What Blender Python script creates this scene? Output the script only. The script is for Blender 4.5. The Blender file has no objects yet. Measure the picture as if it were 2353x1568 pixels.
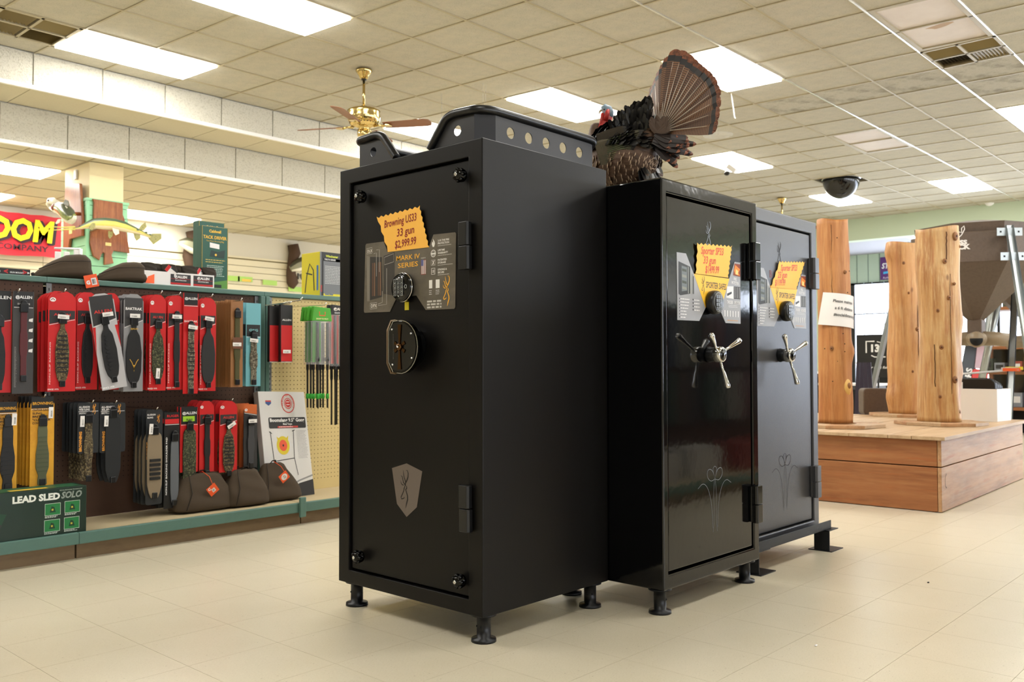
import bpy, bmesh, math, random
import numpy as np
from mathutils import Matrix, Vector
from math import sin, cos, pi, radians as R
random.seed(7); rnd = random.Random(11)
SC = bpy.context.scene; COL = SC.collection

# ------------------------------------------------------------------ camera, world, exposure
F, YAW, PIT, ROL, CH = 2064.2, 0.73989, 0.0271754, -0.00152188, 0.885
fw = Vector((cos(YAW)*cos(PIT), sin(YAW)*cos(PIT), sin(PIT)))
rt = Vector((sin(YAW), -cos(YAW), 0.)); up = rt.cross(fw)
rt, up = rt*cos(ROL)+up*sin(ROL), -rt*sin(ROL)+up*cos(ROL)
cam = bpy.data.objects.new('camera', bpy.data.cameras.new('camera')); COL.objects.link(cam)
cam.data.sensor_width = 36; cam.data.lens = F*36/2353
cam.matrix_world = Matrix(((rt.x, up.x, -fw.x, 0), (rt.y, up.y, -fw.y, 0), (rt.z, up.z, -fw.z, CH), (0, 0, 0, 1)))
cam.data.clip_start = .05; cam.data.clip_end = 100
cam.data.dof.use_dof = True; cam.data.dof.focus_distance = 3.1; cam.data.dof.aperture_fstop = 6.3
SC.camera = cam
W = bpy.data.worlds.new('world'); SC.world = W; W.use_nodes = True
W.node_tree.nodes['Background'].inputs[0].default_value = (.75, .85, 1, 1); W.node_tree.nodes['Background'].inputs[1].default_value = 1.0
vs = SC.view_settings; vs.view_transform = 'Standard'; vs.look = 'None'; vs.gamma = 1; vs.use_curve_mapping = False
vs.exposure = 1.33
LAMP, DAY = 9.0, 3.6          # light given off by the ceiling diffusers and by the daylit windows

def pt(x, y, ax, val):
    """the point of a real plane (x, y or z = val) that a pixel of the 2353x1568 photograph measures"""
    d = rt*((x-1176.5)/F) - up*((y-784)/F) + fw
    i = 'xyz'.index(ax); o = (0, 0, CH)
    t = (val-o[i])/d[i]
    return Vector((d.x*t, d.y*t, CH+d.z*t))
def toimg(p):
    v = Vector(p)-Vector((0, 0, CH)); z = v.dot(fw)
    if z < .1: return None
    return 1176.5+F*v.dot(rt)/z, 784-F*v.dot(up)/z, z

# ------------------------------------------------------------------ materials
def lin(h):
    if isinstance(h, (tuple, list)): return tuple(h[:3])
    h = h.lstrip('#'); o = []
    for i in (0, 2, 4):
        c = int(h[i:i+2], 16)/255
        o.append(c/12.92 if c <= .04045 else ((c+.055)/1.055)**2.4)
    return tuple(o)
MATS = {}
def mat(name, col, rough=.5, metal=0, spec=None, emit=0, coat=0, bump=None, mix=None, trans=0, alpha=None, aniso=None, sheen=0):
    """mix: list of (kind, scale, stretch, colour, lo, hi, amount)"""
    if name in MATS: return MATS[name]
    m = bpy.data.materials.new(name); m.use_nodes = True; nt = m.node_tree; N = nt.nodes; L = nt.links
    b = N['Principled BSDF']; c = lin(col)
    b.inputs['Base Color'].default_value = (*c, 1); b.inputs['Roughness'].default_value = rough; b.inputs['Metallic'].default_value = metal
    if spec is not None: b.inputs['Specular IOR Level'].default_value = spec
    if coat: b.inputs['Coat Weight'].default_value = coat; b.inputs['Coat Roughness'].default_value = .05
    if trans: b.inputs['Transmission Weight'].default_value = trans; b.inputs['IOR'].default_value = 1.35
    if alpha is not None: b.inputs['Alpha'].default_value = alpha
    if emit:
        b.inputs['Emission Color'].default_value = (*c, 1); b.inputs['Emission Strength'].default_value = emit
    tc = None
    def coords(stretch):
        nonlocal tc
        if tc is None: tc = N.new('ShaderNodeTexCoord')
        mp = N.new('ShaderNodeMapping'); L.new(tc.outputs['Object'], mp.inputs['Vector']); mp.inputs['Scale'].default_value = stretch
        return mp.outputs[0]
    def tex(kind, scale, stretch):
        v = coords(stretch)
        if kind == 'noise':
            t = N.new('ShaderNodeTexNoise'); t.inputs['Scale'].default_value = scale; t.inputs['Detail'].default_value = 5; t.inputs['Roughness'].default_value = .65
            L.new(v, t.inputs['Vector']); return t.outputs['Fac']
        if kind == 'vor':
            t = N.new('ShaderNodeTexVoronoi'); t.inputs['Scale'].default_value = scale; L.new(v, t.inputs['Vector']); return t.outputs['Distance']
        if kind == 'cell':
            t = N.new('ShaderNodeTexVoronoi'); t.inputs['Scale'].default_value = scale; L.new(v, t.inputs['Vector'])
            s = N.new('ShaderNodeSeparateColor'); L.new(t.outputs['Color'], s.inputs[0]); return s.outputs[0]
        if kind == 'wave':
            t = N.new('ShaderNodeTexWave'); t.inputs['Scale'].default_value = scale; t.inputs['Distortion'].default_value = 6; t.inputs['Detail'].default_value = 3
            t.inputs['Detail Scale'].default_value = 1.5; L.new(v, t.inputs['Vector']); return t.outputs['Fac']
        if kind == 'rings':
            t = N.new('ShaderNodeTexWave'); t.wave_type = 'RINGS'; t.rings_direction = 'SPHERICAL'; t.inputs['Scale'].default_value = scale; t.inputs['Distortion'].default_value = 1.2; t.inputs['Detail Scale'].default_value = 8
            L.new(v, t.inputs['Vector']); return t.outputs['Fac']
        if kind == 'bars':
            t = N.new('ShaderNodeTexWave'); t.inputs['Scale'].default_value = scale; t.inputs['Distortion'].default_value = .6; t.bands_direction = 'X'
            L.new(v, t.inputs['Vector']); return t.outputs['Fac']
    cur = None
    for (kind, scale, st, c2, lo, hi, amt) in (mix or []):
        f = tex(kind, scale, st); mr = N.new('ShaderNodeMapRange'); L.new(f, mr.inputs[0])
        mr.inputs[1].default_value = lo; mr.inputs[2].default_value = hi; mr.inputs[4].default_value = amt
        mx = N.new('ShaderNodeMix'); mx.data_type = 'RGBA'; L.new(mr.outputs[0], mx.inputs[0])
        if cur is None: mx.inputs[6].default_value = (*c, 1)
        else: L.new(cur, mx.inputs[6])
        mx.inputs[7].default_value = (*lin(c2), 1); cur = mx.outputs[2]
    if cur is not None: L.new(cur, b.inputs['Base Color'])
    if bump:
        kind, scale, st, strength, dist = bump
        bp = N.new('ShaderNodeBump'); bp.inputs['Strength'].default_value = strength; bp.inputs['Distance'].default_value = dist
        L.new(tex(kind, scale, st), bp.inputs['Height']); L.new(bp.outputs[0], b.inputs['Normal'])
    MATS[name] = m; return m
I1 = (1, 1, 1)
def flat(hexcol, rough=.5):
    return mat('print_'+hexcol.strip('#').lower()+('' if rough == .5 else '_%d' % int(rough*100)), hexcol, rough)
def camo(name, a, b, c, d, s=60):
    return mat(name, a, .8, mix=[('noise', s, I1, b, .5, .53, 1), ('noise', s*1.7, (1.3, 1, 1), c, .55, .58, 1), ('noise', s*2.6, (1, 1, 1.6), d, .6, .63, 1)])

M = dict(
 floor=mat('vinyl_floor', '#cdc3ab', .30, spec=.55, mix=[('noise', 2.2, I1, '#d6cdb8', .35, .7, .7), ('noise', 110, (1, 3, 1), '#a8997a', .57, .70, .7), ('noise', 150, (2.5, 1, 1), '#ece4d0', .58, .72, .55), ('vor', 22, I1, '#7d6642', .07, .03, .5)], bump=('noise', 30, I1, .06, .002)),
 joint=mat('floor_joint', '#ab9d80', .6),
 tile=mat('ceiling_tile', '#b4b0a1', .95, mix=[('noise', 130, (1, 1, 1), '#857d68', .56, .66, .75), ('noise', 9, I1, '#c6bfaa', .4, .7, .5), ('noise', 45, I1, '#9c927a', .58, .75, .5)], bump=('noise', 120, I1, .5, .004)),
 sooty=mat('ceiling_tile_sooty', '#b4b0a1', .95, mix=[('noise', 130, (1, 1, 1), '#857d68', .56, .66, .75), ('noise', 4, I1, '#6f6856', .46, .62, .6), ('noise', 45, I1, '#9c927a', .58, .75, .5)], bump=('noise', 120, I1, .5, .004)),
 tilel=mat('ceiling_tile_lower', '#c8c0a6', .95, mix=[('noise', 110, I1, '#a69b7e', .58, .68, .5)]),
 tilev=mat('bulkhead_tile', '#d3cfc0', .95, mix=[('noise', 70, I1, '#b1ac9a', .52, .62, .6)], bump=('noise', 80, I1, .9, .012)),
 grid=mat('ceiling_grid_paint', '#a89d80', .5), gridc=mat('ceiling_grid_metal', '#d9d6cd', .25, .6),
 lampm=mat('fluorescent_diffuser', '#fdfbf6', .4, emit=LAMP), off=mat('unlit_diffuser', '#dad3d0', .75, mix=[('noise', 2.5, I1, '#c9c0bc', .4, .7, .6)]),
 stain=mat('brown_stain', '#a98a62', .6), vent=mat('vent_blade', '#8b7a4e', .5), ventd=mat('vent_dark', '#2e2410', .7),
 day=mat('daylight_pane', '#eef4ff', .3, emit=DAY*.8), dayb=mat('daylight_pane_strong', '#e3edff', .3, emit=DAY),
 green=mat('pale_green_wall', '#bccab0', .7), greenp=mat('pale_green_panel', '#bccdbb', .65), wall=mat('cream_wall', '#d9d2bf', .8),
 cream=mat('cream_pillar', '#e6d6a9', .7), slatw=mat('cream_slat', '#ddd3b4', .6), groove=mat('slat_groove', '#8a7a4e', .8),
 mint=mat('mint_slat', '#8fc79b', .5), teal=mat('teal_steel', '#55776d', .42, mix=[('noise', 14, I1, '#4b6860', .5, .75, .5)]), teald=mat('teal_steel_dark', '#3f6f66', .45),
 deck=mat('beige_deck', '#b6a685', .5), kick=mat('brown_kickplate', '#7b6548', .55, mix=[('noise', 5, (1, 1, 4), '#65503a', .5, .7, .6)]),
 pegb=mat('brown_pegboard', '#4a2f1d', .65, mix=[('noise', 6, I1, '#38230f', .4, .7, .6)]), pegc=mat('cream_pegboard', '#d9c48b', .6), hole=mat('peg_hole', '#1d120a', .9), holec=mat('peg_hole_brown', '#5b4426', .9),
 safe=mat('satin_black_paint', '#0b0908', .40, spec=.24, bump=('noise', 600, I1, .05, .0004)), gloss=mat('gloss_black_paint', '#050506', .09, spec=.45, coat=.25, bump=('noise', 2.2, I1, .07, .03)),
 grey=mat('textured_grey_paint', '#3a3a3d', .33, spec=.6, bump=('noise', 260, I1, .28, .0016)), dark=mat('dark_gap', '#020202', .8),
 chromeb=mat('black_chrome', '#30302f', .08, 1), chrome=mat('chrome', '#d8d8d6', .07, 1), black=mat('black_plastic', '#0c0c0d', .35), blackg=mat('gloss_black_plastic', '#080808', .12),
 tube=mat('black_tube', '#0c0c0d', .33), rackp=mat('rack_plate', '#15151a', .4), leg=mat('dark_leg_steel', '#141518', .4, .3), angle=mat('angle_iron', '#25272b', .45, .5, mix=[('noise', 40, I1, '#4a4a4c', .6, .7, .4)]),
 orange=mat('orange_card', '#ffc04d', .6), redpen=mat('red_marker', '#8f1220', .6), redpen2=mat('red_marker_bright', '#e8402c', .6),
 brass=mat('polished_brass', '#cbb377', .14, 1), blade=mat('fan_blade_wood', '#7d4a2c', .4), white=mat('white_paint', '#eceae8', .5), paper=mat('white_paper', '#ece9e6', .7),
 upright=mat('upright_steel', '#7d8082', .4, .3), galv=mat('galvanised_steel', '#a9afb0', .32, .85), hop=mat('brown_hopper', '#5b4c40', .5, mix=[('noise', 40, I1, '#4b3e33', .45, .65, .5)]), spout=mat('tan_spout', '#85745c', .4),
 bag=mat('olive_brown_cloth', '#3f3222', .85, mix=[('noise', 30, I1, '#3d301f', .45, .7, .5)], bump=('noise', 400, I1, .2, .001)), bagd=mat('dark_brown_cloth', '#2a2219', .9), tag=mat('orange_tag', '#f05a22', .5),
 glass=mat('clear_glass', '#ffffff', .03, trans=1), clear=mat('clear_plastic', '#e8e8e8', .08, alpha=.16), smoke=mat('smoked_dome', '#0b0a0a', .06),
 purple=mat('dark_purple_board', '#231c2e', .5), shelfw=mat('shelf_wood', '#8a5327', .5, mix=[('wave', 3, (1, .2, 4), '#6e3f1b', .3, .8, .6)]),
)
def wood(name, base, dk, lt, axis='z', s=1.0, rough=.5, knots=False):
    st = {'z': (9, 9, .7), 'x': (.7, 9, 9), 'y': (9, .7, 9)}[axis]
    mx = [('noise', 2.2*s, st, dk, .42, .66, .85), ('noise', 5*s, st, lt, .5, .75, .6), ('noise', 1.1*s, I1, lt, .45, .7, .35)]
    if knots: mx.append(('noise', 3.0, st, '#a3592a', .56, .68, .6)); mx.append(('vor', 3.3, {'z': (1.6, 1.6, .8), 'x': (.8, 1.6, 1.6), 'y': (1.6, .8, 1.6)}[axis], '#6e4220', .075, .03, .7))
    return mat(name, base, rough, mix=mx, bump=('noise', 6*s, st, .15, .004))
M['log1'] = wood('log_wood_orange', '#bb7f48', '#95592a', '#d3a168', 'z', knots=True)
M['log2'] = wood('log_wood_pale', '#c69a63', '#99622f', '#e2cb9a', 'z', 1.5, knots=True)
M['log3'] = wood('log_wood_peeled', '#c28f58', '#985f2e', '#e0c48f', 'z', 1.2, knots=True)
M['plx'] = wood('platform_board_side', '#9c6339', '#7a4724', '#ad7a4c', 'y', .8, knots=True)
M['ply'] = wood('platform_board_front', '#b98e66', '#8c6746', '#c6a888', 'x', .8, knots=True)
M['plt'] = wood('platform_board_top', '#b99c7a', '#a08260', '#cdb596', 'x', .7)
M['plank'] = wood('plaque_walnut', '#8a4f2b', '#6b3618', '#b57a44', 'z', 2, .3)
CAMO = [camo('camo_brown', '#5c5038', '#3a3020', '#8a7b58', '#231d14'), camo('camo_green', '#3b4028', '#252818', '#6c6a4a', '#141410'), camo('camo_grey', '#6b6455', '#443d30', '#98907c', '#2a251d')]

# ------------------------------------------------------------------ mesh builder
_txt = {}
def text_geo(s, bold=0.0, shear=0.0, space=1.0):
    k = (s, bold, shear, space)
    if k not in _txt:
        c = bpy.data.curves.new('t', 'FONT'); c.body = s; c.size = 1; c.offset = bold; c.shear = shear; c.space_character = space; c.resolution_u = 2
        o = bpy.data.objects.new('t', c); me = bpy.data.meshes.new_from_object(o)
        v = [(p.co.x, p.co.y) for p in me.vertices]; f = [tuple(p.vertices) for p in me.polygons]
        bpy.data.meshes.remove(me); bpy.data.objects.remove(o); bpy.data.curves.remove(c)
        w = max([p[0] for p in v] or [1]); _txt[k] = (v, f, w)
    return _txt[k]

class MB:
    def __init__(s, m='white'): s.v = []; s.f = []; s.mi = []; s.sm = []; s.ms = []; s.T = Matrix(); s.m(m)
    def m(s, m):
        m = M[m] if isinstance(m, str) and m in M else (flat(m) if isinstance(m, str) else m)
        if m not in s.ms: s.ms.append(m)
        s.c = s.ms.index(m); return s
    def add(s, vs, fs, sm=False):
        n = len(s.v); T = s.T
        s.v += [tuple(T @ Vector(p)) for p in vs]
        for f in fs: s.f.append([n+i for i in f]); s.mi.append(s.c); s.sm.append(sm)
        return s
    def box(s, a, b):
        x0, y0, z0 = a; x1, y1, z1 = b
        return s.add([(x0, y0, z0), (x1, y0, z0), (x1, y1, z0), (x0, y1, z0), (x0, y0, z1), (x1, y0, z1), (x1, y1, z1), (x0, y1, z1)],
                     [(0, 3, 2, 1), (4, 5, 6, 7), (0, 1, 5, 4), (1, 2, 6, 5), (2, 3, 7, 6), (3, 0, 4, 7)])
    def prism(s, p, z0, z1, sm=False):     # p counter-clockwise, extruded along local z
        n = len(p); a = sum(p[i][0]*p[(i+1) % n][1]-p[(i+1) % n][0]*p[i][1] for i in range(n))
        if a < 0: p = p[::-1]
        return s.add([(x, y, z0) for x, y in p]+[(x, y, z1) for x, y in p],
                     [tuple(range(n))[::-1], tuple(range(n, 2*n))]+[(i, (i+1) % n, n+(i+1) % n, n+i) for i in range(n)], sm)
    def poly(s, p, w=0):
        n = len(p); a = sum(p[i][0]*p[(i+1) % n][1]-p[(i+1) % n][0]*p[i][1] for i in range(n))
        if a < 0: p = p[::-1]
        return s.add([(x, y, w) for x, y in p], [tuple(range(n))])
    def rect(s, x0, y0, x1, y1, w=0): return s.poly([(x0, y0), (x1, y0), (x1, y1), (x0, y1)], w)
    def stroke(s, pts, ws, w=0, closed=False):
        pts = [Vector(p) for p in pts]; n = len(pts); L, Rr = [], []
        if not isinstance(ws, (list, tuple)): ws = [ws]*n
        for i in range(n):
            a = pts[(i-1) % n] if (closed or i > 0) else pts[i]; b = pts[(i+1) % n] if (closed or i < n-1) else pts[i]
            d = (b-a); d = d.normalized() if d.length > 1e-9 else Vector((1, 0)); q = Vector((-d.y, d.x))*ws[i]/2
            L.append(pts[i]+q); Rr.append(pts[i]-q)
        m_ = n if closed else n-1
        return s.add([(p.x, p.y, w) for p in L]+[(p.x, p.y, w) for p in Rr], [(n+i, n+(i+1) % n, (i+1) % n, i) for i in range(m_)])
    def text(s, t, x, y, h, w=0, align='l', bold=0.0, shear=0.0, fit=None, rot=0.0, space=1.0):
        v, f, wd = text_geo(t, bold, shear, space); k = h/.70; kx = k
        if fit: kx = fit/wd
        ox = {'l': 0, 'c': -wd*kx/2, 'r': -wd*kx}[align]; c, sn = cos(rot), sin(rot)
        vs = []
        for a, b in v:
            a = a*kx+ox; b = b*k; vs.append((x+a*c-b*sn, y+a*sn+b*c, w))
        return s.add(vs, f)
    def lathe(s, prof, n=20, c=(0, 0, 0), sm=True):
        vs = []; k = len(prof)
        for i in range(n):
            a = 2*pi*i/n
            for r, z in prof: vs.append((c[0]+r*cos(a), c[1]+r*sin(a), c[2]+z))
        fs = [(i*k+j, ((i+1) % n)*k+j, ((i+1) % n)*k+j+1, i*k+j+1) for i in range(n) for j in range(k-1)]
        if prof[0][0] > 1e-6: fs.append(tuple(i*k for i in range(n))[::-1])
        if prof[-1][0] > 1e-6: fs.append(tuple(i*k+k-1 for i in range(n)))
        return s.add(vs, fs, sm)
    def tube(s, pts, r, n=8, sm=True, flat_=1.0):
        pts = [Vector(p) for p in pts]; k = len(pts); rs = r if isinstance(r, (list, tuple)) else [r]*k
        vs = []; prev = None
        for i, p in enumerate(pts):
            t = (pts[min(i+1, k-1)]-pts[max(i-1, 0)]).normalized()
            if prev is None: u = t.orthogonal().normalized()
            else:
                u = prev-t*prev.dot(t); u = u.normalized() if u.length > 1e-6 else t.orthogonal().normalized()
            prev = u; w = t.cross(u)
            for j in range(n):
                a = 2*pi*j/n; vs.append(tuple(p+(u*cos(a)+w*sin(a)*flat_)*rs[i]))
        fs = [(i*n+j, i*n+(j+1) % n, (i+1)*n+(j+1) % n, (i+1)*n+j) for i in range(k-1) for j in range(n)]
        fs += [tuple(range(n))[::-1], tuple((k-1)*n+j for j in range(n))]
        return s.add(vs, fs, sm)
    def cyl(s, p0, p1, r, n=16, r1=None): return s.tube([p0, p1], [r, r if r1 is None else r1], n)
    def ell(s, c, r, nu=14, nv=9, fn=None):
        vs = []; 
        for j in range(nv+1):
            th = pi*j/nv
            for i in range(nu):
                a = 2*pi*i/nu; q = Vector((sin(th)*cos(a), sin(th)*sin(a), cos(th)))
                if fn: q = fn(q)
                vs.append((c[0]+q[0]*r[0], c[1]+q[1]*r[1], c[2]+q[2]*r[2]))
        fs = [(j*nu+i, (j+1)*nu+i, (j+1)*nu+(i+1) % nu, j*nu+(i+1) % nu) for j in range(nv) for i in range(nu)]
        return s.add(vs, fs, True)
    def build(s, name, parent=None, bevel=0, loc=None, rot=None, recalc=False, seg=2, **props):
        me = bpy.data.meshes.new(name); me.from_pydata(s.v, [], s.f)
        for m in s.ms: me.materials.append(m)
        me.polygons.foreach_set('material_index', s.mi); me.polygons.foreach_set('use_smooth', s.sm); me.update()
        if recalc:
            bm = bmesh.new(); bm.from_mesh(me); bmesh.ops.recalc_face_normals(bm, faces=bm.faces); bm.to_mesh(me); bm.free()
        o = bpy.data.objects.new(name, me); COL.objects.link(o)
        if parent: o.parent = parent
        if loc: o.location = loc
        if rot: o.rotation_euler = rot
        if bevel:
            b = o.modifiers.new('bevel', 'BEVEL'); b.width = bevel; b.segments = seg; b.limit_method = 'ANGLE'; b.angle_limit = R(40); b.harden_normals = False
        for k, v in props.items(): o[k] = v
        return o
def tag(o, label=None, cat=None, group=None, kind=None):
    for k, v in (('label', label), ('category', cat), ('group', group), ('kind', kind)):
        if v: o[k] = v
    return o
def empty(name, loc=(0, 0, 0), rz=0, label=None, cat=None, group=None, kind=None, rot=None):
    o = bpy.data.objects.new(name, None); COL.objects.link(o); o.location = loc; o.rotation_euler = rot or (0, 0, rz); o.empty_display_size = .05
    return tag(o, label, cat, group, kind)
def copy_tree(o, parent=None):
    c = o.copy(); COL.objects.link(c); c.parent = parent
    for ch in [x for x in KIDS.get(o.name, [])]: copy_tree(ch, c)
    return c
KIDS = {}
def index_kids():
    KIDS.clear()
    for o in COL.objects:
        if o.parent: KIDS.setdefault(o.parent.name, []).append(o)
PANEL = Matrix(((1, 0, 0, 0), (0, 0, -1, 0), (0, 1, 0, 0), (0, 0, 0, 1)))   # (u right, v up, w out) -> local (x, -w, z)
def panel(m='white', off=0.0):
    b = MB(m); b.T = Matrix.Translation((0, -off, 0)) @ PANEL; return b
def rrect(x0, y0, x1, y1, r, n=3):
    p = []
    for cx, cy, a0 in ((x1-r, y0+r, -90), (x1-r, y1-r, 0), (x0+r, y1-r, 90), (x0+r, y0+r, 180)):
        for i in range(n+1):
            a = R(a0+90*i/n); p.append((cx+r*cos(a), cy+r*sin(a)))
    return p
def circ(x, y, r, n=16, ry=None): return [(x+r*cos(2*pi*i/n), y+(ry or r)*sin(2*pi*i/n)) for i in range(n)]
def barcode(b, x0, y0, x1, y1, w, col='#222222'):
    b.m(col); x = x0
    while x < x1: d = rnd.choice((.0009, .0016)); b.rect(x, y0, min(x+d, x1), y1, w); x += d+rnd.choice((.0011, .002))
def smalltext(b, x0, y0, x1, lines, dy, th, w, col='#dddddd', jag=.25):
    b.m(col)
    for i in range(lines):
        x = x0; e = x1-(x1-x0)*rnd.random()*jag
        while x < e:
            d = rnd.uniform(.6, 1.6)*th*3; b.rect(x, y0-i*dy, min(x+d, e), y0-i*dy+th, w); x += d+th*.8
def buck(b, x, y, h, w, k=1.0):
    """deer head outline mark, lower left corner x, y"""
    S = [([(1180, 985), (1203, 985), (1216, 1010), (1213, 1050), (1195, 1085), (1175, 1112), (1172, 1140)], [3, 9, 13, 16, 17, 16, 10]),
         ([(1138, 985), (1144, 1020), (1155, 1060), (1172, 1090), (1178, 1112)], [3, 9, 12, 13, 12]),
         ([(1104, 1042), (1124, 1052), (1134, 1080), (1142, 1108), (1166, 1128), (1180, 1140)], [3, 10, 12, 12, 12, 8]),
         ([(1101, 1092), (1107, 1118), (1124, 1134), (1150, 1136)], [3, 9, 11, 7]),
         ([(1192, 1140), (1194, 1162), (1178, 1180), (1190, 1205), (1206, 1240), (1208, 1275), (1190, 1320), (1176, 1366)], [10, 15, 15, 13, 15, 17, 16, 3]),
         ([(1170, 1135), (1152, 1175), (1150, 1190), (1130, 1225), (1106, 1262), (1116, 1278), (1140, 1272), (1160, 1262), (1152, 1250)], [8, 15, 12, 13, 13, 13, 11, 9, 3])]
    for p, ws in S: b.stroke([(x+(a-1100)/390*h, y+(1368-c)/390*h) for a, c in p], [q/390*h*k for q in ws], w)
def copies(src, locs, **kw):
    pass

# ------------------------------------------------------------------ the room
Hc, T, SH = 3.66, .6096, .07
def sheet(name, mat_, a, b, kind='structure'): return tag(MB(mat_).box(a, b).build(name), kind=kind)
floor = sheet('floor', 'joint', (-6, -9, -.1), (22, 13, -.0025))
ceiling = sheet('ceiling', 'tile', (-6, -9, 3.70), (17.2, 8.6, 3.76))
# floor tiles
def field(parent, name, cells, build_one, stuff_name, m, nmax=300):
    vis = []
    for c in cells:
        q = toimg(c['c'])
        if q and -60 < q[0] < 2413 and -60 < q[1] < 1628: vis.append((q[2], c))
    vis.sort(key=lambda e: e[0]); near = [c for _, c in vis[:nmax]]; ids = set(id(c) for c in near)
    cache = {}
    for c in near:
        k = c.get('key')
        if k is not None and k in cache:
            o = cache[k].copy(); COL.objects.link(o); o.location = c['loc']
        else:
            b = MB(c.get('m', m)); build_one(b, c, local=True); o = b.build(name, parent, loc=c['loc']); 
            if k is not None: cache[k] = o
    b = MB(m); n = 0
    for c in cells:
        if id(c) not in ids: build_one(b, c, local=False); n += 1
    if n: b.build(stuff_name, parent, kind='stuff')
FT = .3048
cells = [dict(c=(x+FT/2, y+FT/2, 0), loc=(x, y, 0), key=1) for i in range(-20, 73) for j in range(-30, 43) for x, y in [(i*FT+.11, j*FT+.07)] if x+FT < 22 and y+FT < 13]
def ftile(b, c, local):
    x, y, _ = (0, 0, 0) if local else c['loc']; g = .0006
    b.box((x+g, y+g, -.004), (x+FT-g, y+FT-g, 0))
field(floor, 'floor_tile', cells, ftile, 'floor_tile_field', 'floor')
# main ceiling, slightly skewed grid
def cx(k, y): return 7.84+T*k-SH*y
def cy(r): return 3.873+T*r
LIT = [(-6, 6), (-6, 3), (0, 3), (0, 0), (6, 3), (12, 3), (12, 0), (0, 6), (6, -3), (-6, 0), (-6, -3), (-12, 3), (-12, 0), (-12, 6), (0, -6), (6, -6), (12, -6), (-6, -6), (0, -9), (6, -9), (-12, -6), (12, -9), (-6, -12), (0, -12), (6, -12), (12, -3)]
OFF = [(6, 0), (0, -3)]
SOOT = {(2, -3), (2, -2), (2, -1), (2, 0), (3, -3)}
HOLES = {(9, 2), (1, -3), (-8, 6), (-9, 6)}
for c, r in LIT+OFF: HOLES |= {(c-1, r), (c, r)}
cells = []
for k in range(-22, 26):
    for r in range(-20, 8):
        if (k, r) in HOLES: continue
        y0, y1 = cy(r), min(cy(r+1), 8.45)
        x = cx(k, y0)
        if x < -5.5 or x > 17: continue
        cl = y1 < cy(r+1) or cx(k+1, y0) > 17
        cells.append(dict(c=(x+T/2, (y0+y1)/2, Hc), loc=(x, y0, Hc), key=None if cl or (k, r) in SOOT else 1, y1=y1, k=k, r=r, **({'m': 'sooty'} if (k, r) in SOOT else {})))
def ctile(b, c, local):
    g = .004; X0, Y0, Z0 = c['loc']; y0, y1 = Y0, c['y1']
    p = [(cx(c['k'], y0)+g, y0+g), (cx(c['k']+1, y0)-g, y0+g), (cx(c['k']+1, y1)-g, y1-g), (cx(c['k'], y1)+g, y1-g)]
    p = [(min(x, 17), y) for x, y in p]
    if local: p = [(x-X0, y-Y0) for x, y in p]
    z = 0 if local else Z0
    b.prism(p, z+.006, z+.02)
field(ceiling, 'ceiling_tile', cells, ctile, 'ceiling_tile_field', 'tile')
for r in range(-20, 8):          # long runners
    y = cy(r)
    b = MB('gridc' if r in (-2, 0, -3) else 'grid').box((-5.5, y-.009, Hc-.003), (17, y+.009, Hc+.03)); b.build('grid_runner', ceiling)
for k in range(-20, 25):         # cross tees
    y0, y1 = -8.5, 8.45; pts = [(cx(k, y0)-.009, y0), (cx(k, y0)+.009, y0), (cx(k, y1)+.009, y1), (cx(k, y1)-.009, y1)]
    if min(p[0] for p in pts) < -5.5: continue
    if max(p[0] for p in pts) > 17:
        ya = max(y0, (7.84+T*k-16.99)/SH)
        if ya > y1-.3: continue
        y0 = ya; pts = [(cx(k, y0)-.009, y0), (cx(k, y0)+.009, y0), (cx(k, y1)+.009, y1), (cx(k, y1)-.009, y1)]
    MB('grid').prism(pts, Hc-.002, Hc+.03).build('grid_tee', ceiling)
# troffers
LLAB = {(-6, 6): 'lit ceiling light panel beside the square vent at upper left, along the bulkhead', (-6, 3): 'lit ceiling light panel cut off by the top edge, second from the left',
 (0, 6): 'lit ceiling light panel behind the right blade of the brass ceiling fan', (0, 3): 'lit ceiling light panel directly left of the turkey head', (0, 0): 'large lit ceiling light panel right behind the turkey tail fan',
 (6, 3): 'lit ceiling light panel below the turkey tail with a small hanging sensor in front', (12, 3): 'lit ceiling light panel just beneath the dark dome mirror', (12, 0): 'lit ceiling light panel near the green wall, above the tallest log posts',
 (6, -3): 'lit ceiling light panel cut off by the right edge of the picture', (6, 0): 'unlit pale grey ceiling light panel between the two lit rows on the right', (0, -3): 'unlit ceiling light panel with a brown stain on its diffuser, beside a vent'}
def troffer(c, r, lit, fr=.03):
    y0, y1 = cy(r), cy(r+1); X = cx(c, (y0+y1)/2)
    lab = LLAB.get((c, r)) or 'lit ceiling light panel outside the picture'
    t = empty('ceiling_light', (X, (y0+y1)/2, Hc), 0, lab, 'ceiling light', 'recessed ceiling light panels')
    h = T/2; s = SH*h
    def P4(a, hh): return [(-T+a+s*(1 if hh else 1), -h+a), (T-a+s, -h+a), (T-a-s, h-a), (-T+a-s, h-a)]
    o = P4(.012, 0); i = P4(.012+fr, 0)
    b = MB('grid'); n = 4
    b.add([(x, y, -.002) for x, y in o]+[(x, y, -.002) for x, y in i]+[(x, y, .03) for x, y in i], [(j, (j+1) % 4, 4+(j+1) % 4, 4+j) for j in range(4)]+[(4+j, 4+(j+1) % 4, 8+(j+1) % 4, 8+j) for j in range(4)])
    b.build('frame', t)
    MB('lampm' if lit else 'off').prism(i, -.018 if lit else .012, .02).build('diffuser', t)
    return t
for c, r in LIT: troffer(c, r, True, .012)
for c, r in OFF:
    t = troffer(c, r, False, .035)
    if r == -3: MB('stain').poly([(.10+.045*cos(a)*(1+.3*sin(2*a)), -.02+.10*sin(a)*(1+.25*cos(3*a))) for a in [i*pi/9 for i in range(18)]][::-1], .0115).build('stain_patch', t)
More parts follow.
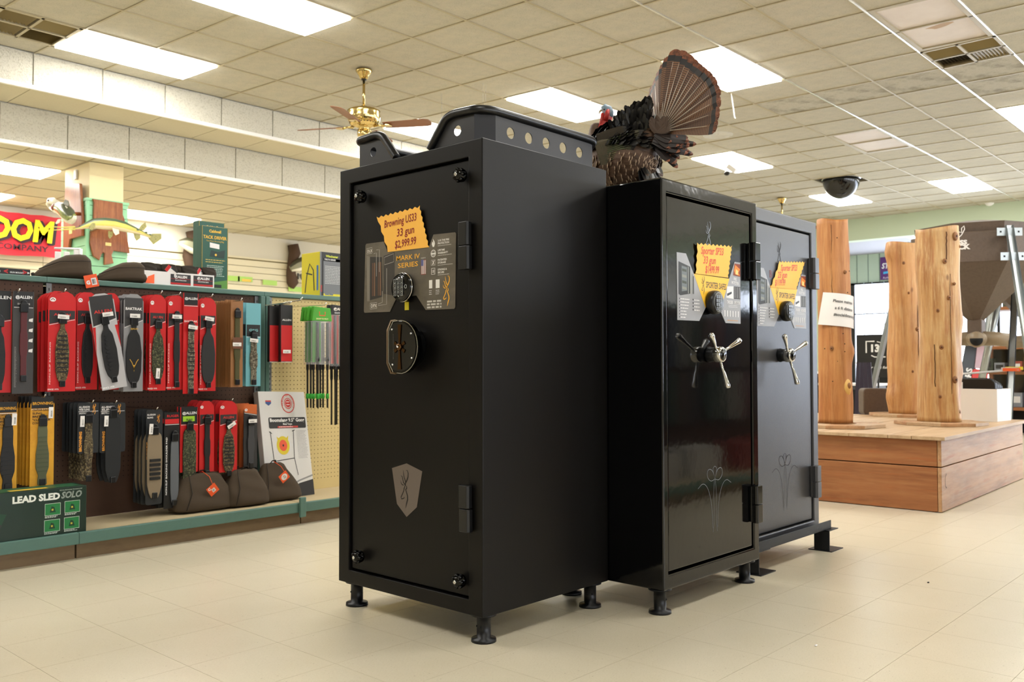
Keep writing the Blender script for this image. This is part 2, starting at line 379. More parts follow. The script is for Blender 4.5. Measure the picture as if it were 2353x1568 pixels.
# vents (four-way louvred diffusers)
def vent(c, r, lab):
    y0 = cy(r)+T/2; X = cx(c, y0)+T/2
    t = empty('ceiling_vent', (X, y0, Hc), 0, lab, 'vent')
    h = T/2; MB('ventd').box((-h+.02, -h+.02, .03), (h-.02, h-.02, .039)).build('backing', t)
    b = MB('grid'); 
    for a, e in (((-h, -h, -.006), (h, -h+.025, .03)), ((-h, h-.025, -.006), (h, h, .03)), ((-h, -h, -.006), (-h+.025, h, .03)), ((h-.025, -h, -.006), (h, h, .03)), ((-.012, -h, -.006), (.012, h, .03)), ((-h, -.012, -.006), (h, .012, .03))): b.box(a, e)
    b.build('frame', t)
    for q, (sx, sy) in enumerate(((-1, -1), (1, -1), (-1, 1), (1, 1))):
        b = MB('vent')
        for i in range(9):
            u = .03+i*.029
            if q % 2 == 0: b.add([(sx*(u), sy*.015, .0), (sx*(u), sy*(h-.028), .0), (sx*(u+.02), sy*(h-.028), .026), (sx*(u+.02), sy*.015, .026)], [(0, 1, 2, 3)])
            else: b.add([(sx*.015, sy*u, 0), (sx*(h-.028), sy*u, 0), (sx*(h-.028), sy*(u+.02), .026), (sx*.015, sy*(u+.02), .026)], [(0, 1, 2, 3)])
        b.build('louvre_blades', t)
    return t
vent(1, -3, 'square louvred ceiling vent beside the stained unlit panel at upper right')
vent(-8, 6, 'square louvred ceiling vent left of the light panel at upper left')
vent(-9, 6, 'square louvred ceiling vent cut off by the left edge of the picture')
# stepped bulkhead on the left, its facing tiles, then the lower ceiling
BY1, BY2, BZ1, BZ2 = 8.45, 9.12, 3.352, 2.985
bh = sheet('trim_1', 'tilev', (-6, BY1+.02, BZ1+.02), (22, BY2+.2, 3.8)); 
def facing(y, z0, z1, x0, step, m, parent, mx=60):
    i = 0; x = x0
    while x < 17:
        q = toimg((x+step/2, y, z0))
        o = MB(m).box((x+.006, y+.003, z0+.004), (x+step-.006, y+.02, z1-.004)).build('facing_tile', parent); x += step
facing(BY1, BZ1+.02, Hc, 2.97-T*8, 1.9*T if False else T*1.0, 'tilev', bh)
MB('white').box((-6, BY1-.004, BZ1-.012), (17, BY1+.03, BZ1+.022)).build('corner_trim', bh)
for k in range(-12, 24):
    x = cx(k, BY1)
    if -5 < x < 16.5: MB('tilel').box((x+.004, BY1+.035, BZ1+.006), (x+T-.004, BY2-.004, BZ1+.019)).build('underside_tile', bh)
b2 = sheet('trim_2', 'tilev', (-6, BY2+.02, BZ2+.02), (22, BY2+.3, BZ1+.03))
facing(BY2, BZ2+.02, BZ1, 2.97-T*8-.05, T, 'tilev', b2)
MB('white').box((-6, BY2-.004, BZ2-.012), (17, BY2+.03, BZ2+.022)).build('corner_trim', b2)
ceil2 = sheet('ceiling', 'tilel', (-6, BY2+.3, BZ2+.04), (22, 13, BZ2+.1))
LOW = [(-9.5, 1.0), (-2.0, 4.0)]
lowlit = [(2.62, 10.03, 'lit light panel in the lower ceiling left of the cream pillar, along the left edge'), (2.8, 11.92, 'lit light panel in the lower ceiling above the red banner at the left edge'), (5.27, 11.92, 'long lit light panel in the lower ceiling right of the cream pillar'),
          (8.9, 10.05, 'lit light panel in the lower ceiling hidden behind the first safe'), (11.4, 11.92, 'lit light panel in the lower ceiling far behind the safes'), (-.6, 10.05, 'lit light panel in the lower ceiling out of the picture at left')]
hole2 = set(); cells = []
for i in range(-12, 36):
    for j in range(0, 7):
        x, y = 2.62+i*T, 9.42+j*T
        if x < -5.4 or x > 21.5: continue
        if any(abs(x-a) < T*1.5 and x+T > a+.05 and x < a+1.2 and abs(y-b_) < .3 for a, b_, _ in lowlit): continue
        cells.append(dict(c=(x+T/2, y+T/2, BZ2), loc=(x, y, BZ2), key=1))
cells += [dict(c=(2.62+i*T+T/2, 9.3, BZ2), loc=(2.62+i*T, 9.15, BZ2), key=2, h=.27) for i in range(-12, 30)]
def ctile2(b, c, local):
    x, y, z = (0, 0, 0) if local else c['loc']; g = .004
    b.box((x+g, y+g, z+.006), (x+T-g, y+c.get('h', T)-g, z+.02))
field(ceil2, 'ceiling_tile', cells, ctile2, 'ceiling_tile_field', 'tilel', 200)
for x, y, lab in lowlit:
    t = empty('ceiling_light', (x, y, BZ2), 0, lab, 'ceiling light', 'light panels in the lower ceiling')
    MB('grid').add([(0, 0, 0), (1.22, 0, 0), (1.22, .61, 0), (0, .61, 0), (.02, .02, 0), (1.2, .02, 0), (1.2, .59, 0), (.02, .59, 0), (.02, .02, .03), (1.2, .02, .03), (1.2, .59, .03), (.02, .59, .03)],
        [(4, 5, 1, 0), (5, 6, 2, 1), (6, 7, 3, 2), (7, 4, 0, 3), (8, 9, 5, 4), (9, 10, 6, 5), (10, 11, 7, 6), (11, 8, 4, 7)]).build('frame', t)
    MB('lampm').box((.02, .02, -.014), (1.2, .59, .016)).build('diffuser', t)
for k in range(0, 8): MB('grid').box((-5.4, 9.42+k*T-.008, BZ2-.001), (21.5, 9.42+k*T+.008, BZ2+.02)).build('grid_runner', ceil2)
for k in range(-12, 31): MB('grid').box((2.62+k*T-.008, 9.15, BZ2), (2.62+k*T+.008, 12.85, BZ2+.02)).build('grid_tee', ceil2)
# back wall with slatwall below
wb = sheet('wall_back', 'wall', (-6, 12.84, 0), (22, 13, 3.1))
z = .15
while z < 2.58:
    x = -5.1+.0
    for px in range(6): MB('slatw').box((x+px*2.44+.003, 12.815, z), (x+px*2.44+2.437, 12.845, z+.093)).build('slat', wb)
    z += .1016
MB('groove').box((-5.1, 12.838, .1), (9.55, 12.842, 2.62)).build('slat_groove_backing', wb)
MB('slatw').box((-5.1, 12.80, 2.6), (9.55, 12.845, 2.63)).build('top_rail', wb)
sheet('wall_left', 'wall', (-6.1, -9, 0), (-6, 13, 3.7)); 
# wall behind the camera, with its shop windows
wf = sheet('wall_front', 'wall', (-6, -9.1, 0), (22, -9, 3.7))
for i in range(5):
    w = tag(MB('white').box((-3+i*4.4, -9.0, .5), (.6+i*4.4, -8.97, 2.8)).build('window_%d' % (i+2)), kind='structure')
    MB('day').box((-2.92+i*4.4, -8.969, .58), (.52+i*4.4, -8.965, 2.72)).build('pane', w)
# green header over the opening on the right, the room beyond it
hd = sheet('wall_header', 'green', (17, -9, 3.255), (17.25, 8.62, 3.7))
MB('green').box((17, 6.95, 0), (17.25, 8.62, 3.255)).build('wall_return', hd)
sheet('ceiling', flat('#a2a1a8', .8), (17.25, -9, 3.46), (22, 13, 3.52))
t = empty('ceiling_light', (18.6, 5.95, 3.46), 0, 'dim ceiling light panel in the room beyond the green header', 'ceiling light', 'recessed ceiling light panels')
MB('grid').box((-.64, -.35, -.012), (.64, .35, -.002)).build('frame', t); MB(mat('dim_diffuser', '#f4f4ff', .4, emit=.9)).box((-.6, -.31, -.02), (.6, .31, -.012)).build('diffuser', t)
wr = sheet('wall_right', 'greenp', (21, 8.34, 0), (21.2, 13, 3.5))
MB('greenp').box((21, -9, 2.78), (21.2, 8.34, 3.5)).build('panelling', wr); MB('greenp').box((21, -9, 0), (21.2, 8.34, .25)).build('panelling', wr)
for i in range(60):
    y = 8.2-.262*i; MB(flat('#76877c')).box((20.994, y-.008, 2.80), (21.0, y+.008, 3.46)).build('panel_groove', wr)
win = tag(MB('black').box((20.96, 8.25, .25), (21.02, 8.34, 2.80)).build('window_1'), kind='structure')
b = MB('black').box((20.96, -8.9, 2.76), (21.02, 8.34, 2.80)).box((20.96, -8.9, .25), (21.02, 8.34, .3))
for y in (5.2, 2.0, -1.2, -4.4, -7.6): b.box((20.96, y-.03, .3), (21.02, y+.03, 2.76))
b.box((20.97, -8.9, 2.055), (21.01, 8.3, 2.085)); b.build('window_frame', win)
MB('dayb').box((21.04, -8.9, .3), (21.05, 8.3, 2.78)).build('pane', win)
for y in (8.02, 7.83, 7.56, 7.30, 7.05, 6.8): MB(flat('#9aa6b4')).box((20.93, y-.008, 1.5), (20.94, y+.008, 2.8)).build('window_bar', win)

# ------------------------------------------------------------------ safes
def ring(b, x0, y0, x1, y1, w, d0, d1):
    """rectangular frame of width w between depths d0 and d1 in a panel"""
    for a in ((x0, y0, x1, y0+w), (x0, y1-w, x1, y1), (x0, y0+w, x0+w, y1-w), (x1-w, y0+w, x1, y1-w)):
        b.box((a[0], a[1], d0), (a[2], a[3], d1))
def safe_body(root, w, d, z0, z1, door, m, bev, sunk):
    x0, a0, x1, a1 = door; g = .006
    # shell: an open box round the door, with a frame face
    b = panel(m)
    # frame front (thickness .06 deep) as four bars, and the solid body behind
    b.box((0, z0, -d), (w, z1, -.06))
    b.box((0, z0, -.06), (w, a0-g, 0)).box((0, a1+g, -.06), (w, z1, 0)).box((0, a0-g, -.06), (x0-g, a1+g, 0)).box((x1+g, a0-g, -.06), (w, a1+g, 0))
    b.build('body', root, 0)
    return root
def shell(root, w, d, z0, z1, door, m, bev, gap=.006):
    """one closed body with a rectangular rebate for the door"""
    x0, a0, x1, a1 = door[0]-gap, door[1]-gap, door[2]+gap, door[3]+gap
    b = panel(m); o = [(0, z0), (w, z0), (w, z1), (0, z1)]; i = [(x0, a0), (x1, a0), (x1, a1), (x0, a1)]
    vs = [(x, y, 0) for x, y in o]+[(x, y, 0) for x, y in i]+[(x, y, -.05) for x, y in i]+[(x, y, -d) for x, y in o]
    fs = [(j, (j+1) % 4, 4+(j+1) % 4, 4+j) for j in range(4)]+[(4+j, 4+(j+1) % 4, 8+(j+1) % 4, 8+j) for j in range(4)]+[(8, 9, 10, 11)]+[((j+1) % 4, j, 12+j, 12+(j+1) % 4) for j in range(4)]+[(15, 14, 13, 12)]
    b.add(vs, fs); return b.build('body', root, bev, recalc=True, seg=3)
def hinge(root, x, zt, zb, m, r=.024, d=.03):
    b = panel(m); zm = (zt+zb)/2
    b.box((x-r*1.05, zb+.004, -.004), (x+r*.5, zt-.002, .006))
    h = b.build('hinge', root, .002)
    for a, e in ((zm+.0012, zt), (zb, zm-.0012)):
        k = panel(m); off = .0 if a > zm else .002
        k.prism([(x-r+off, .004), (x-r+off, d*.72), (x-r*.72+off, d), (x+r*.72+off, d), (x+r+off, d*.72), (x+r+off, .004)], 0, 1)
        # prism is along panel-out; rebuild as an upright barrel
        k = MB(m); k.prism([(x-r+off, -.004), (x+r+off, -.004), (x+r+off, -d*.7), (x+r*.75+off, -d), (x-r*.75+off, -d), (x-r+off, -d*.7)], a, e)
        k.build('hinge_barrel', h, .002)
    return h
def price_tag(root, pts, w, lines, lean, m='orange', pen='#8f1220', rot=0.0, base=None):
    """zigzag-edged card, pts = TL, TR, BR, BL on the door"""
    TL, TR, BR, BL = [Vector(p) for p in pts]; out = []
    def zig(a, b, n, amp):
        d = b-a; q = Vector((d.y, -d.x)).normalized()
        for i in range(n):
            out.append(a+d*(i/n)); out.append(a+d*((i+.5)/n)+q*amp*-1)
    L = .9; amp = (TR-TL).length*.028
    zig(TL, TR, 9, -amp); zig(TR, BR, 7, -amp*.8); out.append(BR); out.append(BL)
    n = len(out)
    d = TL-BL; q = Vector((d.y, -d.x)).normalized()
    for i in range(1, 7): out.append(BL+d*(i/7)+(q*amp if i % 2 else Vector((0, 0))))
    zb = min(BR.y, BL.y)
    def wz(p): return w+max(0, (p.y-zb))*lean
    N_ = len(out); b = panel(m)
    vs = [(p.x, p.y, wz(p)) for p in out]+[(p.x, p.y, wz(p)-.0006) for p in out]
    b.add(vs, [tuple(range(N_))[::-1] if sum(out[i].x*out[(i+1) % N_].y-out[(i+1) % N_].x*out[i].y for i in range(N_)) < 0 else tuple(range(N_)), tuple(range(N_, 2*N_))]+[(i, (i+1) % N_, N_+(i+1) % N_, N_+i) for i in range(N_)])
    o = b.build('price_card', root, recalc=True)
    t = panel(pen); ang = math.atan2((TR-TL).y, (TR-TL).x); wd = (TR-TL).length; c = (TL+TR+BR+BL)/4; upv = (TL-BL).normalized(); ht = (TL-BL).length
    n0 = len(t.v)
    for s, fx, fy, hh, fit in lines:
        p = BL+upv*ht*fy+(BR-BL)*fx; p = p+Vector((0, 0))
        t.text(s, p.x, p.y, hh, 0, 'l', bold=.012, shear=.22, fit=fit, rot=ang)
    # lean the writing with the card
    t.v = [(x, y-(w+.0007+max(0, z-zb)*lean), z) for x, y, z in t.v]
    t.build('handwriting', o)
    return o
def keypad(root, cx_, cz, r, w, style, tilt=0.0):
    b = panel('blackg' if style == 1 else 'black')
    if style == 1:   # deep round dial with a flatter oval face and chrome ring
        b.m('blackg').lathe([(r, 0), (r, .012), (r*.92, .02), (r*.86, w), (r*.80, w+.006), (r*.5, w+.009), (0, w+.009)], 32, (cx_, cz, 0))
        k = b.build('keypad', root)
        panel('chrome').lathe([(r*1.0, .006), (r*1.03, .007), (r*1.03, .0095), (r*1.0, .0105)], 36, (cx_, cz, 0)).build('chrome_ring', k)
    else:
        b.lathe([(r*.96, 0), (r, .01), (r, w-.012), (r*.95, w), (r*.86, w+.003), (0, w+.003)], 36, (cx_, cz, 0)); k = b.build('keypad', root)
    top = w+(.0095 if style == 1 else .0035)
    t = panel(flat('#b9bdbb')); u = panel('blackg')
    for i, s in enumerate('1234567890*#' if style == 1 else '123456789*0#'):
        if style == 1: x, y = cx_+(-.36+(i % 3)*.36)*r, cz+(.42-(i//3)*.30)*r; hw = r*.115
        else: x, y = cx_+(-.48+(i % 3)*.32+(.16))*r, cz+(.45-(i//3)*.33)*r; hw = r*.115
        u.box((x-hw, y-hw, top), (x+hw, y+hw, top+.0018))
        t.stroke([(x-hw, y-hw), (x+hw, y-hw), (x+hw, y+hw), (x-hw, y+hw)], r*.03, top+.0021, closed=True)
        t.text(s, x, y-hw*.5, hw*1.0, top+.0021, 'c')
    if style == 2: t.stroke([(cx_+r*.72*cos(a), cz+r*.8*sin(a)) for a in [i*pi/14 for i in range(29)]], r*.03, top+.0004, closed=True); t.poly(circ(cx_+.02*r, cz-.66*r, r*.09), top+.0004)
    else: t.poly(circ(cx_-.02*r, cz-.62*r, r*.07), top+.0004); t.stroke(circ(cx_+.72*r, cz+.0*r, .12*r, 12), r*.03, top+.0003, closed=True)
    u.build('keys', k); t.build('key_legends', k)
    return k
def corner_knob(root, x, z):
    b = panel('chromeb'); r = .021
    b.lathe([(r*1.0, 0), (r*1.05, .006), (r*.9, .010), (r*.9, .022), (r*.65, .030), (r*.4, .032), (0, .032)], 18, (x, z, 0))
    k = b.build('corner_knob', root)
    u = panel('chromeb')
    for i in range(7): a = 2*pi*i/7; u.ell((x+cos(a)*r*.92, z+sin(a)*r*.92, .018), (.0062, .0062, .010), 8, 6)
    u.build('knob_lobes', k); panel('chrome').lathe([(.0062, .031), (.0062, .0345), (.004, .0352), (0, .0352)], 12, (x, z, 0)).build('knob_bolt', k)
def foot(root, x, y, h, k=0):
    b = MB('leg').lathe([(.0, h), (.042, h), (.042, h-.006), (.0225, h-.006), (.0225, .012), (.040, .010), (.041, .0), (0, 0)][::-1], 24, (x, y, 0), True)
    o = b.build('foot', root); m = MB('dark')
    for a in (R(200+k), R(250+k)): m.ell((x+cos(a)*.0222, y+sin(a)*.0222, h*.55), (.0035, .0035, .0035), 8, 6)
    m.build('bolt_hole', o)

# -- first safe (front faces -X)
s1 = empty('gun_safe', (2.038, 2.731, 0), -pi/2, 'tall satin black gun safe with a steel rack on top, nearest the camera', 'safe')
shell(s1, .744, .662, .090, 1.613, (.066, .144, .674, 1.553), 'safe', .003)
panel('safe').box((.066, .144, -.05), (.674, 1.553, -.011)).build('door', s1, .003)
door1 = [o for o in COL.objects if o.name == 'door'][-1]
for x, z in ((.660, 1.502), (.150, 1.498), (.142, .198), (.655, .194)): 
    pass
D1 = empty('x', (0, 0, 0)); bpy.data.objects.remove(D1)
for x, z in ((.655, 1.502), (.139, 1.498), (.131, .198), (.651, .194)): corner_knob(s1, x, z)
hinge(s1, .677, 1.347, 1.193, 'black', .023, .026); hinge(s1, .679, .503, .355, 'black', .023, .026)
for i, (x, y) in enumerate(((.045, .05), (.70, .05), (.70, .61), (.045, .61))): foot(s1, x, y, .09, i*40)
ov = -.0105
# emblem: grey shield with the deer mark cut out (drawn in door black)
b = panel(flat('#6b6058', .4)); b.poly([(.291, .526), (.369, .548), (.449, .527), (.422, .403), (.369, .364), (.318, .404)], ov+.0004)
b.m(flat('#16130f', .4)); buck(b, .338, .393, .133, ov+.0008, 1.0); b.build('shield_emblem', s1)
# magnetic sales panel behind the keypad
st = [(.141, 1.322), (.146, 1.328), (.244, 1.327), (.266, 1.288), (.482, 1.285), (.505, 1.326), (.610, 1.323), (.614, 1.318), (.610, 1.076), (.605, 1.071), (.467, 1.073), (.419, 1.125), (.313, 1.120), (.279, 1.075), (.137, 1.077), (.133, 1.082)]
sg = mat('sales_panel_metal', '#5d574c', .35, mix=[('noise', 6, (1, 1, 2), '#7a7164', .4, .7, .7)])
b = panel(sg); b.prism(st, ov, ov+.0016); sp = b.build('sales_panel', s1)
w = ov+.002; b = panel(flat('#f6b52e'))
b.text('MARK IV', .313, 1.252, .0165, w, bold=.008, fit=.124); b.text('SERIES', .322, 1.226, .0165, w, bold=.008, fit=.106); buck(b, .553, 1.081, .102, w)
b.m('#e8e6e0')
for i, (s1_, s2_) in enumerate((('2-3X THE FIRE', 'PROTECTION'), ('LIFETIME', 'WARRANTY'), ('PATENTED', 'STORAGE'), ('STRONG &', 'SECURE'))):
    y = 1.300-i*.0325; b.m('#e8e6e0'); b.text(s1_, .527, y, .0062, w, bold=.03); b.text(s2_, .527, y-.0095, .0062, w, bold=.03); smalltext(b, .527, y-.0155, .60, 1, .01, .0016, w, '#d6d3cc')
b.m('#e8e6e0'); b.poly([(.502, 1.284), (.497, 1.294), (.500, 1.303), (.505, 1.297), (.503, 1.312), (.511, 1.302), (.513, 1.294), (.509, 1.284)], w)
b.stroke(circ(.505, 1.262, .0115), .0024, w, True); b.stroke(circ(.505, 1.262, .0075), .001, w, True); b.rect(.493, 1.2585, .517, 1.264, w+.0002)
b.stroke([(.494, 1.240), (.515, 1.240), (.515, 1.222), (.494, 1.222)], .001, w, True); b.stroke([(.500, 1.224), (.510, 1.238)], .003, w); b.stroke([(.510, 1.224), (.500, 1.238)], .002, w)
b.stroke([(.496, 1.212), (.513, 1.212), (.513, 1.192), (.496, 1.192)], .0022, w, True); b.stroke([(.500, 1.207), (.500, 1.198), (.505, 1.198), (.505, 1.207)], .0018, w); b.stroke([(.509, 1.207), (.509, 1.196)], .0018, w)
b.rect(.484, 1.145, .500, 1.173, w); b.rect(.517, 1.144, .536, 1.173, w); smalltext(b, .484, 1.136, .500, 3, .006, .002, w); smalltext(b, .517, 1.136, .536, 3, .006, .002, w)
for i in range(3): smalltext(b, .474, 1.098-i*.010, .545, 1, .01, .006, w, '#c9c6be', 0)
b.m('#8a3a34'); b.rect(.443, 1.194, .469, 1.245, w); b.m('#d9d3cf')
for i in range(5): b.rect(.4455+i*.0048, 1.196, .4482+i*.0048, 1.243, w+.0002)
b.m('#5a5f93'); b.rect(.444, 1.224, .456, 1.245, w+.0004)
b.m('#e8e6e0'); b.text('MADE IN', .443, 1.249, .004, w)
# picture of the open safe
b.m('#2e2b27'); b.poly([(.150, 1.280), (.235, 1.272), (.240, 1.130), (.160, 1.120)], w); b.m('#7d776c'); b.poly([(.150, 1.285), (.168, 1.278), (.168, 1.118), (.152, 1.118)], w+.0002)
for i in range(5): b.m(('#5b4030', '#7a5a42', '#3a3733')[i % 3]); b.rect(.180+i*.011, 1.135, .187+i*.011, 1.255, w+.0003)
b.m('#38342f'); b.poly([(.245, 1.275), (.305, 1.285), (.305, 1.130), (.245, 1.140)], w); b.m('#d8d5cd')
b.stroke([(.250, 1.270), (.300, 1.279), (.300, 1.250), (.250, 1.243)], .001, w+.0003, True)
for p in ([(.205, 1.300), (.222, 1.300), (.222, 1.220)], [(.190, 1.288), (.205, 1.290), (.205, 1.205)], [(.215, 1.105), (.238, 1.110), (.238, 1.150)], [(.215, 1.100), (.262, 1.102), (.262, 1.230)]): b.stroke(p, .0013, w+.0004)
b.stroke([(.150, 1.310), (.180, 1.311), (.180, 1.291), (.150, 1.290)], .0012, w+.0004, True); b.text('DLX', .153, 1.295, .010, w+.0004, bold=.03)
b.stroke([(.170, 1.110), (.208, 1.111), (.208, 1.090), (.170, 1.089)], .0012, w+.0004, True); b.text('DPX', .174, 1.094, .012, w+.0004, bold=.03)
b.build('panel_print', sp)
keypad(s1, .367, 1.155, .050, .016, 1)
panel('#e8d820').box((.359, 1.077, ov), (.379, 1.105, ov+.002)).build('yellow_pull_tab', s1)
price_tag(s1, [(.214, 1.418), (.446, 1.430), (.486, 1.285), (.268, 1.287)], ov+.003, [('Browning US33', .10, .66, .026, .175), ('33 gun', .33, .38, .026, .095), ('$2,999.99', .20, .07, .026, .115)], .05)
# recessed wheel handle: chamfered left grip, round right side, spoked insert
b = panel('blackg')
HX = .402
pr = [(.338, .897), (.338, 1.003), (.362, 1.036), (.385, 1.038)]+[(HX+.088*cos(a), .948+.090*sin(a)) for a in [R(84-i*12) for i in range(15)]]+[(.385, .860), (.362, .863)]
c0 = (HX, .948)
pr2 = [(c0[0]+(x-c0[0])*.92, c0[1]+(y-c0[1])*.92) for x, y in pr]
wh = panel('blackg').prism(circ(HX, .948, .068, 28), ov, .03).build('wheel_handle', s1, .002)
panel('chromeb').prism(pr, .026, .048).build('handle_rim', wh, .003, recalc=True)
gb_ = panel(mat('bronze_bevel', '#a38c6c', .38, .6)); ib = [(.372, 1.038), (.356, 1.036), (.337, 1.003), (.337, .897), (.356, .863), (.372, .861)]; ob = [(.360, 1.044), (.334, 1.042), (.313, 1.008), (.313, .892), (.334, .857), (.360, .855)]
gb_.add([(x, y, .049) for x, y in ib]+[(x, y, .034) for x, y in ob]+[(x, y, .028) for x, y in ib], [(k, k+1, 6+k+1, 6+k) for k in range(5)]+[(6+k, 7+k, 13+k, 12+k) for k in range(5)]+[(0, 6, 12), (5, 17, 11)]).build('grip_bevel', wh, recalc=True)
panel('blackg').prism(pr2, .047, .0495).build('handle_face', wh)
b = panel('chrome'); b.stroke(pr[3:-1], .0020, .0485); b.stroke([(x+.005, y) for x, y in pr[:4]][::-1], .003, .0502); b.stroke([(x+.005, y) for x, y in [pr[0], pr[-1]]], .003, .0502); b.build('chrome_edge', wh)
bz = mat('bronze_spoke', '#5a4026', .2, 1)
for i in range(6):
    a = R(90+i*60); d = Vector((cos(a), sin(a))); q = Vector((-d.y, d.x)); c = Vector((HX, .948)); L = .076 if i in (0, 3) else .030
    panel(bz).prism([tuple(c+d*.010+q*.003), tuple(c+d*L+q*(.009 if i in (0, 3) else .006)), tuple(c+d*L-q*(.009 if i in (0, 3) else .006)), tuple(c+d*.010-q*.003)], .0490, .0525).build('spoke', wh)
panel(bz).lathe([(.013, .049), (.012, .057), (.008, .060), (0, .060)], 18, (HX, .948, 0)).build('hub', wh)
b = panel('chrome')
for i in range(17): b.ell((.3685, .908+i*.0052, .050), (.0009, .0009, .0009), 6, 4)
for x, z, r in ((.362, 1.008, .004), (.460, .992, .004), (.366, .888, .004), (.464, .910, .004), (HX, .948, .0045)):
    panel('chrome').ell((x, z, .0505 if x != HX else .060), (r, r, .004), 10, 6).build('rivet', wh)
b.build('dotted_line', wh, kind='stuff')
# rack on the safe: perforated side plates, bent corner plates and a tube rail
rk = empty('steel_rack', (0, 0, 1.614), 0, 'black tube-edged steel rack with round holes lying on the first safe', 'rack')
def plate_holes(name, o, ax, length, h0, h1, holes, r, m='rackp', par=None):
    """upright plate from o along ax (2D unit), with round holes cut through"""
    import bmesh as _b
    b = MB(m); th = .003; ax = Vector((ax[0], ax[1], 0)); nrm = Vector((-ax.y, ax.x, 0)); O = Vector((o[0], o[1], 0))
    xs = [0]+[ (holes[i]+holes[i+1])/2 for i in range(len(holes)-1)]+[length]
    hm = holes and 1
    for i, hx in enumerate(holes):
        a, c = xs[i], xs[i+1]; hz = .056; n = 20
        inner = [(hx+r*cos(2*pi*k/n), hz+r*sin(2*pi*k/n)) for k in range(n)]; outer = []
        for k in range(n):
            t = 2*pi*k/n; dx, dz = cos(t), sin(t); s = min([v for v in ((c-hx)/dx if dx > 1e-6 else ((a-hx)/dx if dx < -1e-6 else 9), (h1-hz)/dz if dz > 1e-6 else ((h0-hz)/dz if dz < -1e-6 else 9)) if v > 0]); outer.append((hx+dx*s, hz+dz*s))
        # exact corners
        for side in (0, 1):
            off = nrm*(th if side else 0)
            def q(p): v = O+ax*p[0]+off; return (v.x, v.y, p[1])
            fs = []
            vs = [q(p) for p in inner]+[q(p) for p in outer]
            for k in range(n): fs.append((k, (k+1) % n, n+(k+1) % n, n+k) if side else (k, n+k, n+(k+1) % n, (k+1) % n))
            b.add(vs, fs)
            for cxn, czn in ((a, h0), (a, h1), (c, h0), (c, h1)):
                near = sorted(range(n), key=lambda k: (outer[k][0]-cxn)**2+(outer[k][1]-czn)**2)[:2]
                b.add([q(outer[near[0]]), q(outer[near[1]]), q((cxn, czn))], [(0, 1, 2)])
        b.add([tuple(O+ax*p[0]+Vector((0, 0, p[1]))) for p in inner]+[tuple(O+ax*p[0]+nrm*th+Vector((0, 0, p[1]))) for p in inner], [(k, (k+1) % n, n+(k+1) % n, n+k) for k in range(n)])
    return b.build(name, par)
H1 = .103
plate_holes('side_plate', (2.150, 2.035), (1, 0), .527, 0, H1, [.074, .167, .260, .354, .449], .0195, par=rk)
plate_holes('side_plate', (2.150, 2.720), (1, 0), .527, 0, H1, [.074, .167, .260, .354, .449], .0195, par=rk)
for Y0, sgn in ((2.035, 1), (2.720, -1)):
    yc = Y0+sgn*.04
    MB('rackp').add([(2.150, Y0, 0), (2.09, yc, 0), (2.09, yc, H1), (2.150, Y0, H1), (2.152, Y0+sgn*.003, 0), (2.093, yc, 0), (2.093, yc, H1), (2.152, Y0+sgn*.003, H1)], [(0, 1, 2, 3), (7, 6, 5, 4), (3, 2, 6, 7)]).build('corner_plate', rk)
    # front gusset with one hole and a sloped outer edge
    n = 18; hx, hz, r = yc+sgn*.080, .060, .0175; inner = [(hx+r*cos(2*pi*k/n), hz+r*sin(2*pi*k/n)) for k in range(n)]
    poly = [(yc, 0), (yc+sgn*.205, 0), (yc+sgn*.135, H1), (yc, H1)]
    outer = []
    for k in range(n):
        d = Vector((cos(2*pi*k/n), sin(2*pi*k/n))); best = 9
        for i in range(4):
            a, c = Vector(poly[i]), Vector(poly[(i+1) % 4]); e = c-a; den = d.x*e.y-d.y*e.x
            if abs(den) < 1e-9: continue
            t = ((a.x-hx)*e.y-(a.y-hz)*e.x)/den; u_ = ((a.x-hx)*d.y-(a.y-hz)*d.x)/den
            if t > 0 and -.001 <= u_ <= 1.001: best = min(best, t)
        outer.append((hx+d.x*best, hz+d.y*best))
    b = MB('rackp')
    for X in (2.09, 2.093):
        b.add([(X, y, z) for y, z in inner]+[(X, y, z) for y, z in outer], [(k, (k+1) % n, n+(k+1) % n, n+k) for k in range(n)])
        for cn in poly:
            near = sorted(range(n), key=lambda k: (outer[k][0]-cn[0])**2+(outer[k][1]-cn[1])**2)[:2]; b.add([(X, *outer[near[0]]), (X, *outer[near[1]]), (X, *cn)], [(0, 1, 2)])
    b.add([(2.09, y, z) for y, z in inner]+[(2.093, y, z) for y, z in inner], [(k, (k+1) % n, n+(k+1) % n, n+k) for k in range(n)])
    b.build('front_plate', rk)
def smooth(pts, it=2):
    for _ in range(it):
        q = [pts[0]]
        for a, b_ in zip(pts, pts[1:]): q += [tuple(np.array(a)*.75+np.array(b_)*.25), tuple(np.array(a)*.25+np.array(b_)*.75)]
        pts = q+[pts[-1]]
    return pts
for Y0, sgn in ((2.035, 1), (2.720, -1)):
    zt = .116; yc = Y0+sgn*.04
    pts = [(2.089, yc+sgn*.213, .018), (2.089, yc+sgn*.165, .075), (2.089, yc+sgn*.125, zt+.004), (2.089, yc+sgn*.03, zt), (2.092, yc-sgn*.008, zt), (2.135, Y0+sgn*.003, zt), (2.19, Y0+sgn*.001, zt), (2.45, Y0+sgn*.001, zt), (2.655, Y0+sgn*.001, zt), (2.692, Y0+sgn*.002, zt-.004), (2.695, Y0+sgn*.03, zt-.022)]
    MB('tube').tube(smooth(pts, 3), .0155, 12).build('rail', rk)
MB('tube').tube([(2.69, 2.06, .02), (2.69, 2.70, .02)], .012, 10).build('cross_bar', rk)
MB('rackp').box((2.6, 2.06, 0), (2.62, 2.70, .004)).build('base_strap', rk); MB('rackp').box((2.2, 2.06, 0), (2.22, 2.70, .004)).build('base_strap', rk)

